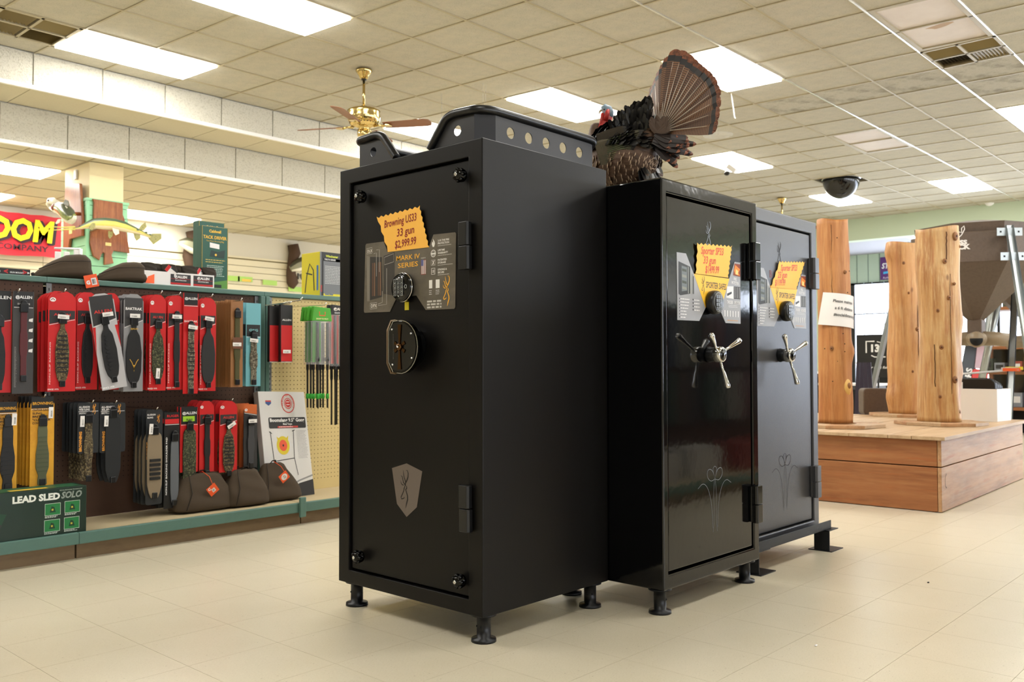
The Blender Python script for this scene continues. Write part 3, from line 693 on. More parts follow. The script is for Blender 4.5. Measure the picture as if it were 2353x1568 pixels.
# -- sporter safes (fronts face -Y)
def pinstripe(b, cx_, cz, k, w):
    b.stroke(smooth([(cx_-.001*k, cz-.05*k), (cx_-.032*k, cz-.058*k), (cx_-.060*k, cz-.035*k), (cx_-.052*k, cz-.008*k), (cx_-.020*k, cz-.012*k), (cx_, cz-.045*k)], 2), .0022*k, w)
    b.stroke(smooth([(cx_+.001*k, cz-.05*k), (cx_+.032*k, cz-.058*k), (cx_+.060*k, cz-.035*k), (cx_+.052*k, cz-.008*k), (cx_+.020*k, cz-.012*k), (cx_, cz-.045*k)], 2), .0022*k, w)
    b.stroke(smooth([(cx_, cz-.045*k), (cx_-.018*k, cz-.012*k), (cx_, cz+.002*k), (cx_+.018*k, cz-.012*k), (cx_, cz-.045*k)], 2), .0018*k, w)
    for s in (-1, 1):
        b.stroke(smooth([(cx_+s*.125*k, cz-.075*k), (cx_+s*.085*k, cz-.055*k), (cx_+s*.045*k, cz-.085*k), (cx_+s*.022*k, cz-.16*k), (cx_+s*.018*k, cz-.235*k)], 2), [.0005*k]+[.0022*k]*8+[.0018*k]*8+[.0004*k], w) if False else b.stroke(smooth([(cx_+s*.125*k, cz-.075*k), (cx_+s*.085*k, cz-.055*k), (cx_+s*.045*k, cz-.085*k), (cx_+s*.022*k, cz-.16*k), (cx_+s*.018*k, cz-.235*k)], 2), .0018*k, w)
        b.stroke(smooth([(cx_+s*.001*k, cz-.045*k), (cx_+s*.012*k, cz-.10*k), (cx_+s*.006*k, cz-.20*k), (cx_+s*.016*k, cz-.25*k)], 2), .0014*k, w)
def sales2(root, X, k, ox, oz, num, price, tagpts, ov):
    """X(x,z): sales panel drawn in the coordinates of the gloss safe, scaled by k about ox, oz"""
    def c(p): return ((p[0])*k+ox, p[1]*k+oz)
    g = mat('sales_panel_grey', '#a3a3a6', .4, mix=[('noise', 3, I1, '#8d8d92', .4, .7, .5)]); b = panel(g); w = ov+.002
    b.prism([c(p) for p in [(.104, 1.296), (.167, 1.297), (.221, 1.226), (.488, 1.226), (.533, 1.297), (.578, 1.297), (.577, 1.051), (.457, 1.050), (.405, 1.108), (.310, 1.108), (.258, 1.051), (.106, 1.049)]], ov, ov+.0015)
    sp = b.build('sales_panel', root); b = panel(flat('#ffc531'))
    b.poly([c(p) for p in [(.221, 1.226), (.488, 1.226), (.423, 1.110), (.302, 1.104)]], w)
    w2 = w+.0003; b.m('#1c1a18'); x, y = c((.275, 1.150)); buck(b, x, y, .072*k, w2, 1.05); x, y = c((.307, 1.180)); b.text('SPORTER SAFES', x, y, .023*k, w2, fit=.155*k, bold=.012)
    b.m('#2b2d2e'); b.poly([c(p) for p in [(.114, 1.264), (.195, 1.250), (.195, 1.150), (.126, 1.140), (.114, 1.145)]], w); b.m('#6d7476'); b.poly([c(p) for p in [(.135, 1.250), (.172, 1.246), (.172, 1.160), (.135, 1.155)]], w2)
    for i in range(5): b.m(('#8b8e88', '#30332c', '#b0b2ae')[i % 3]); b.poly([c(p) for p in [(.178+i*.009, 1.25-i*.008), (.184+i*.009, 1.248-i*.008), (.184+i*.009, 1.150), (.178+i*.009, 1.150)]], w2)
    for i in range(4): b.m(('#3c4436', '#8a8c80')[i % 2]); b.poly([c(p) for p in [(.138, 1.240-i*.022), (.168, 1.237-i*.022), (.168, 1.228-i*.022), (.138, 1.230-i*.022)]], w2+.0002)
    for i in range(7):
        x, y = c((.126, 1.126-i*.0112)); smalltext(b, x, y, c((.200-.006*i, 0))[0], 1, .01, .0034*k, w, '#ecebea', .2); b.m('#46474a'); b.rect(x-.008*k, y, x-.003*k, y+.005*k, w)
    for i in range(4): x, y = c((.222, 1.126-i*.0125)); smalltext(b, x, y, c((.265, 0))[0], 1, .01, .0034*k, w, '#ecebea', .2); b.m('#46474a'); b.rect(x-.012*k, y, x-.004*k, y+.006*k, w)
    b.m('#8d3a1c'); b.poly([c(p) for p in [(.530, 1.290), (.577, 1.290), (.577, 1.240), (.518, 1.242)]], w); b.m('#f08a2a'); b.poly([c(p) for p in [(.535, 1.285), (.575, 1.270), (.560, 1.255), (.575, 1.243), (.535, 1.247), (.525, 1.262)]], w2)
    b.m('#ffd987'); b.poly([c(p) for p in [(.540, 1.268), (.560, 1.262), (.556, 1.245), (.538, 1.248)]], w2+.0002)
    b.m('#f1f0ef'); x, y = c((.522, 1.222)); b.text('FIRE', x, y, .012*k, w, bold=.02, fit=.024*k); x, y = c((.506, 1.206)); b.text('PROTECTION', x, y, .012*k, w, bold=.02, fit=.055*k)
    b.m('#e9e9ea'); b.poly([c(p) for p in [(.470, 1.195), (.520, 1.198), (.520, 1.148), (.462, 1.150)]], w); b.m('#1f2021'); b.poly([c(p) for p in [(.468, 1.166), (.505, 1.176), (.505, 1.168), (.470, 1.156)]], w2)
    b.m('#39393a'); b.poly([c(p) for p in [(.524, 1.198), (.577, 1.199), (.577, 1.149), (.524, 1.148)]], w)
    for i in range(5): b.m(('#a7a7a5', '#6f6f6d')[i % 2]); b.poly([c(p) for p in [(.529+i*.010, 1.196), (.533+i*.010, 1.196), (.533+i*.010, 1.152), (.529+i*.010, 1.152)]], w2)
    b.m('#f1f0ef'); x, y = c((.470, 1.127)); b.text('THICKER', x, y, .013*k, w, bold=.02, fit=.045*k); x, y = c((.526, 1.127)); b.text('54% MORE', x, y, .013*k, w, bold=.02, fit=.048*k)
    x, y = c((.480, 1.120)); smalltext(b, x, y, c((.57, 0))[0], 2, .006*k, .0022*k, w)
    for i in range(6): b.m('#e6e6e6'); x, y = c((.447+i*.0215, 1.076)); b.rect(x, y, x+.008*k, y+.024*k, w); b.m('#77787a'); b.rect(x+.008*k, y, x+.0105*k, y+.024*k, w)
    x, y = c((.470, 1.060)); smalltext(b, x, y, c((.556, 0))[0], 1, .006*k, .0028*k, w, '#d99c55', .05)
    b.build('panel_print', sp)
def wheel3(root, x, z, k, ov, a0):
    h = panel('leg').lathe([(.028*k, ov), (.030*k, ov+.006), (.027*k, .012*k), (.027*k, .034*k)], 24, (x, z, 0)).build('wheel_handle', root)
    panel('chrome').lathe([(.029*k, .026*k), (.030*k, .030*k), (.030*k, .052*k), (.027*k, .057*k), (.022*k, .058*k)], 28, (x, z, 0)).build('hub', h)
    panel('blackg').lathe([(.022*k, .057*k), (.021*k, .0595*k), (0, .0605*k)], 24, (x, z, 0)).build('hub_cap', h)
    for ang in a0:
        d = Vector((cos(ang), sin(ang))); p = lambda r, o: (x+d.x*r*k, z+d.y*r*k, o*k)
        panel('chrome').tube([p(.024, .042), p(.050, .048), p(.058, .050), p(.072, .054), p(.100, .060), p(.118, .064), p(.126, .065), p(.1285, .065)], [.0052*k, .0052*k, .0048*k, .0068*k, .0090*k, .0115*k, .0105*k, .003*k], 12).build('spoke', h)
def sporter(name, loc, w, d, z0, z1, door, m, label, k, ox, oz, wheel, kp, lines, tagpts, hz, emb, pin, embcol):
    r = empty(name, loc, 0, label, 'safe')
    shell(r, w, d, z0, z1, door, m, .006, .007)
    ov = -.006
    dr = panel(m).box((door[0], door[1], -.045), (door[2], door[3], ov)).build('door', r, .0055, seg=3)
    for zt, zb in hz: hinge(r, door[2]+.003, zt, zb, m if m == 'grey' else 'blackg', .026*k, .030*k)
    b = panel(embcol); buck(b, emb[0], emb[1], emb[2], ov+.0006); b.build('deer_emblem', dr)
    b = panel(embcol); pinstripe(b, pin[0], pin[1], k, ov+.0006); b.build('pinstripe_emblem', dr)
    sales2(r, None, k, ox, oz, None, None, None, ov)
    price_tag(r, tagpts, ov+.004, lines, .04, 'orange', '#d8351f')
    keypad(r, kp[0], kp[1], kp[2], .028*k, 2)
    wheel3(r, wheel[0], wheel[1], k, ov, wheel[2])
    return r
s2 = sporter('gun_safe', (2.705, 1.748, 0), .712, .50, .089, 1.555, (.037, .150, .662, 1.495), 'gloss', 'gloss black gun safe in the middle, under the mounted turkey', 1.0, 0, 0,
    (.325, .925, (R(145), R(26), R(-82))), (.341, 1.124, .0455), [('Sporter SP33', .12, .66, .028, .170), ('33 gun', .20, .36, .028, .095), ('$1499.99', .28, .06, .028, .105)],
    [(.236, 1.343), (.500, 1.358), (.476, 1.229), (.228, 1.227)], ((1.384, 1.232), (.397, .247)), (.313, 1.318, .118), (.366, .499), flat('#6f757c', .4))
for i, (x, y) in enumerate(((.042, .045), (.668, .045), (.668, .45), (.042, .45))): foot(s2, x, y, .089, 90+i*30)
K3 = 1.039
def g3(x, z): return (x*K3-3.508, .885+(z-.885)*K3)
s3 = sporter('gun_safe', (3.508, 1.841, 0), .704, .48, .10, 1.577, (.061*1.0, *[g3(3.5, .178)[1]], g3(3.990, 1)[0], g3(3.5, 1.487)[1]), 'grey', 'textured dark grey gun safe on angle iron feet, furthest right of the three', K3, 3.366*K3-3.508, .885*(1-K3),
    (.308, .929, (R(140), R(26), R(-80))), (.348, 1.130, .0465), [('Sporter SP23', .16, .64, .028, .170), ('23 gun', .14, .36, .028, .095), ('$1199.99', .14, .06, .028, .105)],
    [g3(3.668, 1.338), g3(3.925, 1.358), g3(3.842, 1.226), g3(3.588, 1.220)], ((g3(0, 1.378)[1], g3(0, 1.234)[1]), (g3(0, .423)[1], g3(0, .278)[1])), (*g3(3.662, 1.310), .120), (*g3(3.717, .499),), flat('#0d0d0e', .7))
b = panel(flat('#6b2a22')); x, z = g3(3.585, 1.262); b.text('B', x, z, .032, -.0054, bold=.03); b.build('gold_lettering', s3)
# angle-iron stand of the third safe
b = MB('angle').box((-.02, -.045, .100), (.735, -.041, .139)).box((-.02, -.045, .099), (.735, .03, .103)); b.build('front_angle', s3, .001)
MB('angle').box((-.02, .45, .099), (.735, .50, .103)).build('rear_angle', s3)
for x0, y0 in ((.665, -.05), (-.005, -.03), (.665, .42), (-.005, .42)):
    f = MB('angle').box((x0-.01, y0-.03, 0), (x0+.125, y0+.085, .004)).build('bracket_foot', s3)
    MB('angle').box((x0+.0, y0+.055, .004), (x0+.115, y0+.06, .099)).box((x0+.0, y0-.015, .004), (x0+.005, y0+.055, .099)).build('bracket_web', f)
    MB('angle').box((x0+.0, y0-.012, .094), (x0+.112, y0+.06, .098)).build('bracket_top', f)

# ------------------------------------------------------------------ gondola shelving on the left
GY = 4.68; GX = [.50, 1.715, 2.935, 4.155, 5.375]; GT = 1.325
def gondola(i, x0, x1, peg, hole, label):
    g = empty('shelving_unit', (x0, GY, 0), 0, label, 'shelving'); w = x1-x0
    MB('kick').box((.004, -.395, 0), (w-.004, .39, .068)).build('kick_plate', g)
    MB('deck').box((.004, -.412, .105), (w-.004, -.002, .118)).build('base_deck', g, .002)
    MB('teal').box((.0003, -.435, .070), (w-.0003, -.412, .124)).build('deck_lip', g, .004)
    MB(peg).box((.012, 0, .118), (w-.012, .012, GT-.03)).build('pegboard', g)
    b = MB(hole); x = .04
    while x < w-.03:
        z = .16
        while z < GT-.04:
            q = toimg((x0+x, GY, z))
            if q and -5 < q[0] < 790 and z > (.16 if peg == 'pegc' else .3): b.add([(x+.0032*cos(R(60*k)), -.0006, z+.0032*sin(R(60*k))) for k in range(6)], [(0, 1, 2, 3, 4, 5)])
            z += .0254
        x += .0254
    if b.v: b.build('peg_holes', g, kind='stuff')
    MB('teal').box((.0, -.016, GT-.028), (w, .20, GT)).build('top_cap', g, .004)
    MB(peg).box((.012, .186, .118), (w-.012, .198, GT-.03)).build('rear_board', g)
    for x in ((.014, w-.045) if i == 1 else ((.045,) if i == 2 else (.014,))):
        u = MB('upright').box((x-.0125, -.006, .12), (x+.0125, .0, GT-.03)).build('upright', g)
        s = MB('dark'); z = .16
        while z < GT-.06: s.box((x-.002, -.0066, z), (x+.002, -.006, z+.014)); z += .0254*1.2
        s.build('slots', u, kind='stuff')
    return g
g0 = gondola(0, GX[0], GX[1], 'pegb', 'hole', 'teal trimmed shelving unit with brown pegboard cut by the left edge')
g1 = gondola(1, GX[1], GX[2], 'pegb', 'hole', 'teal trimmed shelving unit with brown pegboard full of carded slings')
g2 = gondola(2, GX[2], GX[3], 'pegc', 'holec', 'teal trimmed shelving unit with cream pegboard beside the first safe')
g3_ = gondola(3, GX[3], GX[4], 'pegc', 'holec', 'teal trimmed shelving unit with cream pegboard hidden behind the first safe')
for g, x in ((g1, GX[2]-GX[1]-.016), (g2, -.0)): pass
MB('teal').box((1.188, -.03, .124), (1.218, .0, GT-.028)).build('end_post', g1, .004)
MB('teal').box((1.180, -.452, .045), (1.219, -.4355, .155)).build('post_foot', g1, .004)
MB('teal').box((.002, -.03, .124), (.03, .0, GT-.028)).build('end_post', g2, .004)

# ------------------------------------------------------------------ carded merchandise
index_kids()
def gbox(px, y):
    """left, right, top, bottom of a pixel rectangle on the plane at depth y"""
    x0, y0, x1, y1 = px
    a = pt((x0+x1)/2, y0, 'y', y); c = pt((x0+x1)/2, y1, 'y', y); l = pt(x0, (y0+y1)/2, 'y', y); r = pt(x1, (y0+y1)/2, 'y', y)
    return l.x, r.x, a.z, c.z
def strap_shape(w, h, prof, n=26):
    """list of half widths along a strap hanging down"""
    L, Rr = [], []
    for i in range(n+1):
        t = i/n; hw = w/2*np.interp(t, [p[0] for p in prof], [p[1] for p in prof]); L.append((-hw, -h*t)); Rr.append((hw, -h*t))
    return L+Rr[::-1]
WIDE = [(0, .35), (.10, .30), (.2, .75), (.45, 1), (.75, .95), (.88, .7), (.95, .3), (1, .3)]
NARR = [(0, .8), (.3, .8), (.35, 1), (.6, 1), (.65, .75), (1, .75)]
CONT = [(0, .62), (.12, .75), (.3, .72), (.5, 1), (.72, 1), (.85, .6), (.93, .7), (1, .7)]
PAD = [(0, .5), (.05, .9), (.35, 1), (.8, .96), (.93, .7), (1, .45)]
BLK = '#101011'
def card(px, y, label, group=None, color='#c41a1c', head=None, text=(), strap=None, tilt=0, sticker=None, n=0, dy=.042, blabel=None, side=None, cut='tab', extra=None, name='carded_sling', cat='gun sling', th=.003, jig=.004, bcol=None, shift=0.0):
    """one carded item hanging on a hook, with n more behind it on the same hook"""
    x0, x1, zt, zb = gbox(px, y); w, h = x1-x0, zt-zb
    r = empty(name, ((x0+x1)/2, y, zt), 0, label, cat, group if n == 0 or group else None, rot=(0, R(tilt), 0))
    if group: r['group'] = group
    cm = flat(color, .45) if color.startswith('#') else color
    tw = w*.30
    if cut == 'tab': out = [(-w/2, -h), (w/2, -h), (w/2, -.035), (w*.36, -.012), (tw*.6, 0), (-tw*.6, 0), (-w*.36, -.012), (-w/2, -.035)]
    elif cut == 'box': out = [(-w/2, -h), (w/2, -h), (w/2, 0), (-w/2, 0)]
    else: out = rrect(-w/2, -h, w/2, 0, .012)
    panel(cm).prism(out, -th, 0).build('card', r, recalc=True)
    p = panel('#ffffff'); fr = .0006
    if head:
        hc, a, c, sl = head    # colour, top and bottom fraction, slant
        p.m(hc); p.poly([(-w*.46, -h*a), (w*.46, -h*a), (w*.46, -h*(c-sl)), (-w*.46, -h*(c+sl))], fr)
        p.m('#e8e6e4'); p.stroke([(-w*.46, -h*(c+sl)-.004), (w*.46, -h*(c-sl)-.004)], .0025, fr+.0002)
    for t in text:
        s, fx, fy, th_, col, fit = t[:6]; rot = t[6] if len(t) > 6 else 0
        p.m(col); p.text(s, fx*w, -fy*h, th_, fr+.0005, 'c' if not rot else 'l', bold=.02, fit=fit*w if fit and not rot else (fit*h if fit else None), rot=R(rot))
    if side: smalltext(p, -w*.42, -h*.55, -w*.30, int(h*.4/.006), .006, .0022, fr, side)
    if extra: extra(p, w, h, fr)
    if p.f: p.build('card_print', r)
    if strap:
        m, prof, sw, sa, sb, kind = strap
        shp = strap_shape(sw*w, (sb-sa)*h, prof); b = panel(m if m in M or not isinstance(m, str) else m)
        b.T = b.T @ Matrix.Translation((shift*w, -sa*h, 0)); b.prism(shp, fr, .009)
        s = b.build('strap', r, .0025, recalc=True)
        if kind != 'plain':
            q = panel(BLK if kind != 'ridge_light' else '#4b5238'); q.T = q.T @ Matrix.Translation((shift*w, -sa*h, 0)); L = (sb-sa)*h; nn = 9
            for i in range(nn):
                t = .22+i*.62/nn; hw = sw*w/2*np.interp(t, [a_[0] for a_ in prof], [a_[1] for a_ in prof])
                if kind.startswith('ridge'): q.box((-hw*.8, -L*t-.004, .008), (hw*.8, -L*t+.002, .0125))
                elif kind == 'holes': q.prism(circ(0, -L*t, hw*.55, 12, .008), .008, .0115)
                elif kind == 'loops' and .4 < t < .75: q.box((-hw*.7, -L*t-.006, .008), (hw*.7, -L*t+.008, .016))
            q.build('ridge', s, kind='stuff')
        q = panel('black'); q.box((-.018+shift*w, -sa*h-.012, .002), (.018+shift*w, -sa*h+.028, .016)); q.prism(circ(shift*w, -sa*h+.030, .014, 10), .002, .012); q.build('swivel', r, .003)
        q = panel('black'); q.box((-.013+shift*w, -sb*h-.002, .004), (.013+shift*w, -sb*h+.028, .016)); q.build('buckle', r, .003)
    if sticker:
        sx, sy, a = sticker; q = panel('paper'); q.T = q.T @ Matrix.Translation((sx*w, -sy*h, 0)) @ Matrix.Rotation(R(a), 4, 'Z')
        q.rect(-.026, -.010, .026, .010, .0165); o = q.build('price_sticker', r)
        q2 = panel('#333333'); q2.T = q.T.copy(); barcode(q2, -.018, -.006, .010, .001, .0168); q2.build('barcode', o)
    if n:
        B = panel(flat(bcol, .45) if bcol else cm); B.prism(out, -th, 0)
        if head: B.m(head[0]); B.poly([(-w*.46, -h*head[1]), (w*.46, -h*head[1]), (w*.46, -h*head[2]), (-w*.46, -h*head[2])], fr)
        if strap: B.m(strap[0]); B.T = B.T @ Matrix.Translation((shift*w, -strap[3]*h, 0)); B.prism(strap_shape(strap[2]*w, (strap[4]-strap[3])*h, strap[1], 8), fr, .007)
        src = None
        for i in range(n):
            loc = ((x0+x1)/2+rnd.uniform(-jig, jig), y+dy*(i+1), zt+rnd.uniform(-.003, .004)); rot = (0, R(tilt*.2+rnd.uniform(-.8, .8)), R(rnd.uniform(-2, 2)))
            if src is None: src = B.build(name, None, recalc=True); o = src
            else: o = src.copy(); COL.objects.link(o)
            o.location = loc; o.rotation_euler = rot; tag(o, blabel, cat, group)
    # hook
    return r
def hook(px, py, y, lab=None):
    p = pt(px, py, 'y', y); L = GY-y
    h = MB('chrome').tube([(p.x, GY-.002, p.z+.004), (p.x, y-.035, p.z), (p.x, y-.05, p.z+.012)], .0028, 7).build('peg_hook', None)
    return tag(h, lab or 'steel peg hook', 'hook', 'peg hooks on the pegboards')
RED, DG = '#c9181b', '#2b2a2b'
A = 'ALLEN'
HD = (DG, .19, .30, .03)
TX = [(A, 0, .245, .012, '#d9352f', .6), ('NON-SLIP BACKING', -.40, .93, .006, '#efc9c6', .42, 90), ('SINCE 1970', -.30, .985, .007, '#f4e6e4', None)]
def logo(p, w, h, fr):   # small white cap-and-shield emblem at the top left
    p.m('#ece9e8'); p.poly(circ(-w*.34, -h*.085, w*.11, 10, h*.022), fr+.0003); p.m('#8c1a1c'); p.stroke([(-w*.41, -h*.09), (-w*.34, -h*.075), (-w*.27, -h*.09)], w*.03, fr+.0006)
def buckl(p, w, h, fr): p.m('#f0a33a'); buck(p, w*.12, -h*.16, h*.13, fr+.0004, 1.15)
Y1, Y2 = 4.44, 4.47
# upper row, left to right
card((-32, 668, 26, 903), Y1, 'red carded rifle sling cut off by the left edge of the picture, upper row', color=RED, head=(BLK, .0, .30, .02), text=[(A, .1, .08, .014, '#f2f2f2', .75)], strap=(BLK, WIDE, .5, .33, .97, 'ridge'), side='#e8c0bf')
card((29, 670, 77, 905), Y1-.02, 'charcoal card with a slim dark red leather sling, left of the slotted upright', color='#3a3838', head=('#1d1c1d', .0, .15, 0), text=[('@ALLEN', 0, .07, .013, '#f4f4f4', .8), ('LEATHER SLING', 0, .13, .007, '#d9d5d4', .6)],
     strap=(flat('#541c22', .6), NARR, .38, .18, .88, 'plain'), side='#8f8c8b', cut='box', extra=lambda p, w, h, fr: [(p.m('#e4e2e0'), p.poly([(w*.27, -h*z), (w*.46, -h*(z-.01)), (w*.44, -h*(z+.028)), (w*.25, -h*(z+.022))], fr+.0004)) for z in (.27, .37, .47, .57)])
card((110, 670, 174, 900), Y1, 'red carded sling with a padded tree-camouflage strap, right beside the slotted upright', 'red cards on the first upper hook', RED, HD, TX, (CAMO[0], WIDE, .50, .30, .95, 'ridge'), 0, (0, .255, -3), 3, blabel='red sling card behind the padded tree-camouflage one', extra=logo)
card((176, 672, 224, 896), Y1+.05, 'red carded sling with black strap, half behind the tilted white card', 'red cards half behind the tilted white card', RED, HD, TX, (BLK, WIDE, .55, .30, .93, 'holes'), 0, None, 1, blabel='red sling card behind the one half hidden by the tilted white card', extra=logo)
card((199, 675, 258, 897), Y1-.03, 'white and red carded black sling hanging tilted, pushed aside on its hook', color='#b9b8bb', head=(DG, .02, .30, .03), text=[(A, 0, .20, .015, '#d2322d', .7), ('SINCE 1970', -.25, .985, .008, '#ffffff', None)], tilt=-9.5, strap=(BLK, WIDE, .60, .30, .93, 'holes'), sticker=(.12, .22, 0),
     extra=lambda p, w, h, fr: (p.m(RED), p.poly([(-w*.5, -h*.34), (-w*.5, -h*.62), (-w*.38, -h*.34)], fr), p.poly([(w*.5, -h*.34), (w*.5, -h*.58), (w*.38, -h*.34)], fr)))
card((236, 674, 274, 896), Y1+.04, 'red carded sling between the tilted white card and the silver one', 'red cards left of the silver card', RED, HD, TX, (BLK, NARR, .55, .25, .95, 'plain'), 0, None, 1, blabel='red sling card behind those left of the silver card', extra=logo)
card((284, 676, 329, 900), Y1, 'silver carded black sling with a small yellow deer head printed on the strap', 'silver sling cards', '#8f8f92', ('#3a393b', .04, .30, .04), [('BAKTRAK', 0, .165, .013, '#f3f1f0', .85)], (BLK, WIDE, .80, .30, .96, 'plain'), 0, (0, .225, 0), 3, blabel='silver sling card behind the deer-head one',
     extra=lambda p, w, h, fr: (p.m('#d9a93a'), p.text('@ALLEN', 0, -h*.365, .007, .0095, 'c', bold=.02), p.stroke([(-w*.22, -h*.67), (-w*.12, -h*.70), (-w*.04, -h*.74), (0, -h*.78)], .003, .0095), p.stroke([(w*.22, -h*.67), (w*.12, -h*.70), (w*.04, -h*.74), (0, -h*.78)], .003, .0095), p.poly([(-.006, -h*.73), (.006, -h*.73), (0, -h*.80)], .0095)))
card((343, 678, 381, 898), Y1, 'red carded sling with green leaf camouflage under a black strap end', 'red cards right of the silver card', RED, HD, TX, (CAMO[1], WIDE, .75, .33, .93, 'plain'), 0, (-.05, .82, 86), 3, blabel='red sling card behind the green-leaf camouflage one', extra=logo)
card((385, 680, 425, 896), Y1, 'red carded straight black web sling with a white sticker near its top', 'red cards of the black web slings', RED, HD, TX, (BLK, NARR, .36, .25, .97, 'plain'), 0, (-.05, .225, 0), 1, blabel='red sling card behind the straight black web one', extra=logo)
card((421, 674, 455, 905), Y1-.01, 'black topped card with a camouflage sling hanging lower than its neighbours', color=RED, head=(BLK, .0, .12, 0), text=[('@ALLEN', 0, .065, .012, '#f4f4f4', .85), ('BAKTRAK', 0, .29, .010, '#f1d9d7', .9)], strap=(CAMO[2], NARR, .50, .36, 1.0, 'ridge'), sticker=(.05, .34, -6), cut='box')
card((459, 685, 496, 899), Y1, 'red carded wide plain black sling, last red one of the upper row', 'last red cards of the upper row', RED, HD, TX, (flat('#1f1f20'), WIDE, .86, .30, .96, 'plain'), 0, (0, .225, -8), 1, blabel='red sling card behind the wide plain black one', extra=logo)
card((530, 690, 558, 890), Y1, 'brown cardboard backed olive web sling with leather patch', 'brown cardboard backed slings', '#9a6a40', None, [], (flat('#4d4a2a', .8), NARR, .50, .18, .97, 'plain'), 0, (-.1, .51, 0), 9, .022, blabel='brown cardboard sling card behind the olive web one', cut='box',
     extra=lambda p, w, h, fr: (p.m('#6b4128'), p.rect(-w*.42, -h*.56, w*.42, -h*.43, .0135)))
card((565, 697, 599, 888), Y1, 'sky blue carded grey camouflage sling at the right end of the upper row', 'sky blue sling cards', '#6fb1bd', ('#17191b', .26, .40, 0), [('GWG', 0, .34, .013, '#8fd0d6', .6)], (CAMO[2], NARR, .50, .42, .98, 'plain'), 0, (-.05, .45, -6), 2, blabel='sky blue sling card behind the grey camouflage one', cut='box')
# lower row
YL = 4.42
yel = mat('yellow_card', '#e0a325', .55, mix=[('noise', 9, I1, '#b97a14', .45, .75, .7)]); M['yel'] = yel
BR = [('BROWNING', 0, .09, .013, '#e0a325', .85)]
def ytext(p, w, h, fr):
    for i, t in enumerate(('CONTOUR CLINCHER', 'SLING', 'BRETELLE', '"CLINCHER"', 'CONTOUR')): p.m('#2a1d0c'); p.text(t, -w*.42, -h*(.16+i*.036), .0095, fr+.0003, 'l', bold=.03, fit=min(.8, .16*len(t)/2)*w)
card((-6, 924, 39, 1128), YL, 'yellow carded black sling with ridges at the left edge, lower row', 'yellow cards at the left edge', 'yel', (BLK, 0, .12, 0), BR, (BLK, CONT, .75, .25, .99, 'ridge'), 0, (.28, .2, 88), 1, blabel='yellow sling card behind the black ridged one', extra=ytext)
card((69, 912, 124, 1118), YL, 'yellow carded sage green ridged sling, lower row', 'yellow cards of the sage green slings', 'yel', (BLK, 0, .13, 0), BR, (flat('#5c6048', .8), CONT, .55, .30, .98, 'ridge_light'), 0, (.30, .18, 88), 4, .044, blabel='yellow sling card behind the sage green one', extra=ytext)
def dtext(a, c):
    def f(p, w, h, fr):
        p.m('#e6e4e2'); p.text('ALL-SEASON', -w*.44, -h*.10, .009, fr+.0003, 'l', bold=.03, fit=w*.5); p.text(a, -w*.44, -h*.15, .009, fr+.0003, 'l', bold=.03, fit=w*.5); p.text(c, -w*.44, -h*.22, .008, fr+.0003, 'l', bold=.02, fit=w*.34)
        p.rect(-w*.46, -h*.175, w*.46, -h*.165, fr+.0002); p.m('#f0a33a'); buck(p, w*.18, -h*.24, .052, fr+.0004, 1.25); p.text('BROWNING', -w*.30, -h*.96, .012, fr+.0003, 'l', bold=.04, rot=R(90))
    return f
dk = '#232629'
card((178, 926, 227, 1042), YL, 'dark card with a looped camouflage web sling hanging below it', 'dark cards of the looped web slings', dk, None, [], (CAMO[0], NARR, .42, .35, 1.55, 'plain'), 0, (-.34, .36, 88), 4, .044, blabel='dark sling card behind the looped camouflage one', cut='round', extra=dtext('WEB SLING', 'SADDLE'))
card((229, 926, 288, 1040), YL+.01, 'wide dark card with a long black neoprene sling hanging below it', 'dark cards of the black neoprene slings', dk, None, [], (flat('#15181b', .7), PAD, .62, .25, 1.60, 'plain'), 0, (-.30, .36, 88), 2, .044, blabel='dark sling card behind the long black neoprene one', cut='round', extra=dtext('SLING', 'BRETELLE'))
card((335, 942, 373, 1160), YL, 'dark carded tan canvas sling with shell loops, over the left deck bag', 'dark cards of the tan canvas slings', dk, None, [], (flat('#8a7a63', .85), PAD, .92, .24, .93, 'loops'), 0, (-.28, .20, 86), 3, .044, blabel='dark sling card behind the tan canvas one', cut='round',
     extra=lambda p, w, h, fr: (p.m('#e6e4e2'), p.text('ALL-SEASON', -w*.44, -h*.06, .008, fr+.0003, 'l', bold=.03, fit=w*.5), p.text('SLING', -w*.44, -h*.09, .008, fr+.0003, 'l', bold=.03), p.m('#f0a33a'), buck(p, w*.15, -h*.145, .045, fr+.0004, 1.25), p.text('BROWNING', -w*.34, -h*.52, .011, fr+.0003, 'l', bold=.04, rot=R(90))))
card((377, 948, 412, 1168), YL, 'black carded sling with a grey and red padded strap', 'black cards of the grey padded slings', '#131313', (RED, .07, .12, 0), [('RUGER', .05, .05, .012, '#c8242a', .8), ('NON-SLIP BACKING SHOULDER PAD', -.30, .86, .008, '#f0f0f0', .6, 90)], (flat('#5d6166', .7), PAD, .55, .28, .97, 'plain'), 0, None, 3, .044, blabel='black sling card behind the grey padded one', cut='box', shift=.15)
card((414, 936, 455, 1085), YL+.02, 'red and black carded sling with a green badge on its camouflage strap', 'red cards of the green badge slings', RED, (BLK, 0, .26, .0), [('@ALLEN', 0, .11, .013, '#f4f4f4', .8)], (CAMO[1], PAD, .75, .33, 1.35, 'plain'), 0, None, 1, blabel='red sling card behind the green badge one', cut='box',
     extra=lambda p, w, h, fr: (p.m('#9acb2c'), p.rect(-w*.36, -h*.22, w*.3, -h*.14, fr+.0003), p.m('#2e3a12'), p.text('SLING', 0, -h*.205, .009, fr+.0006, 'c', bold=.03)))
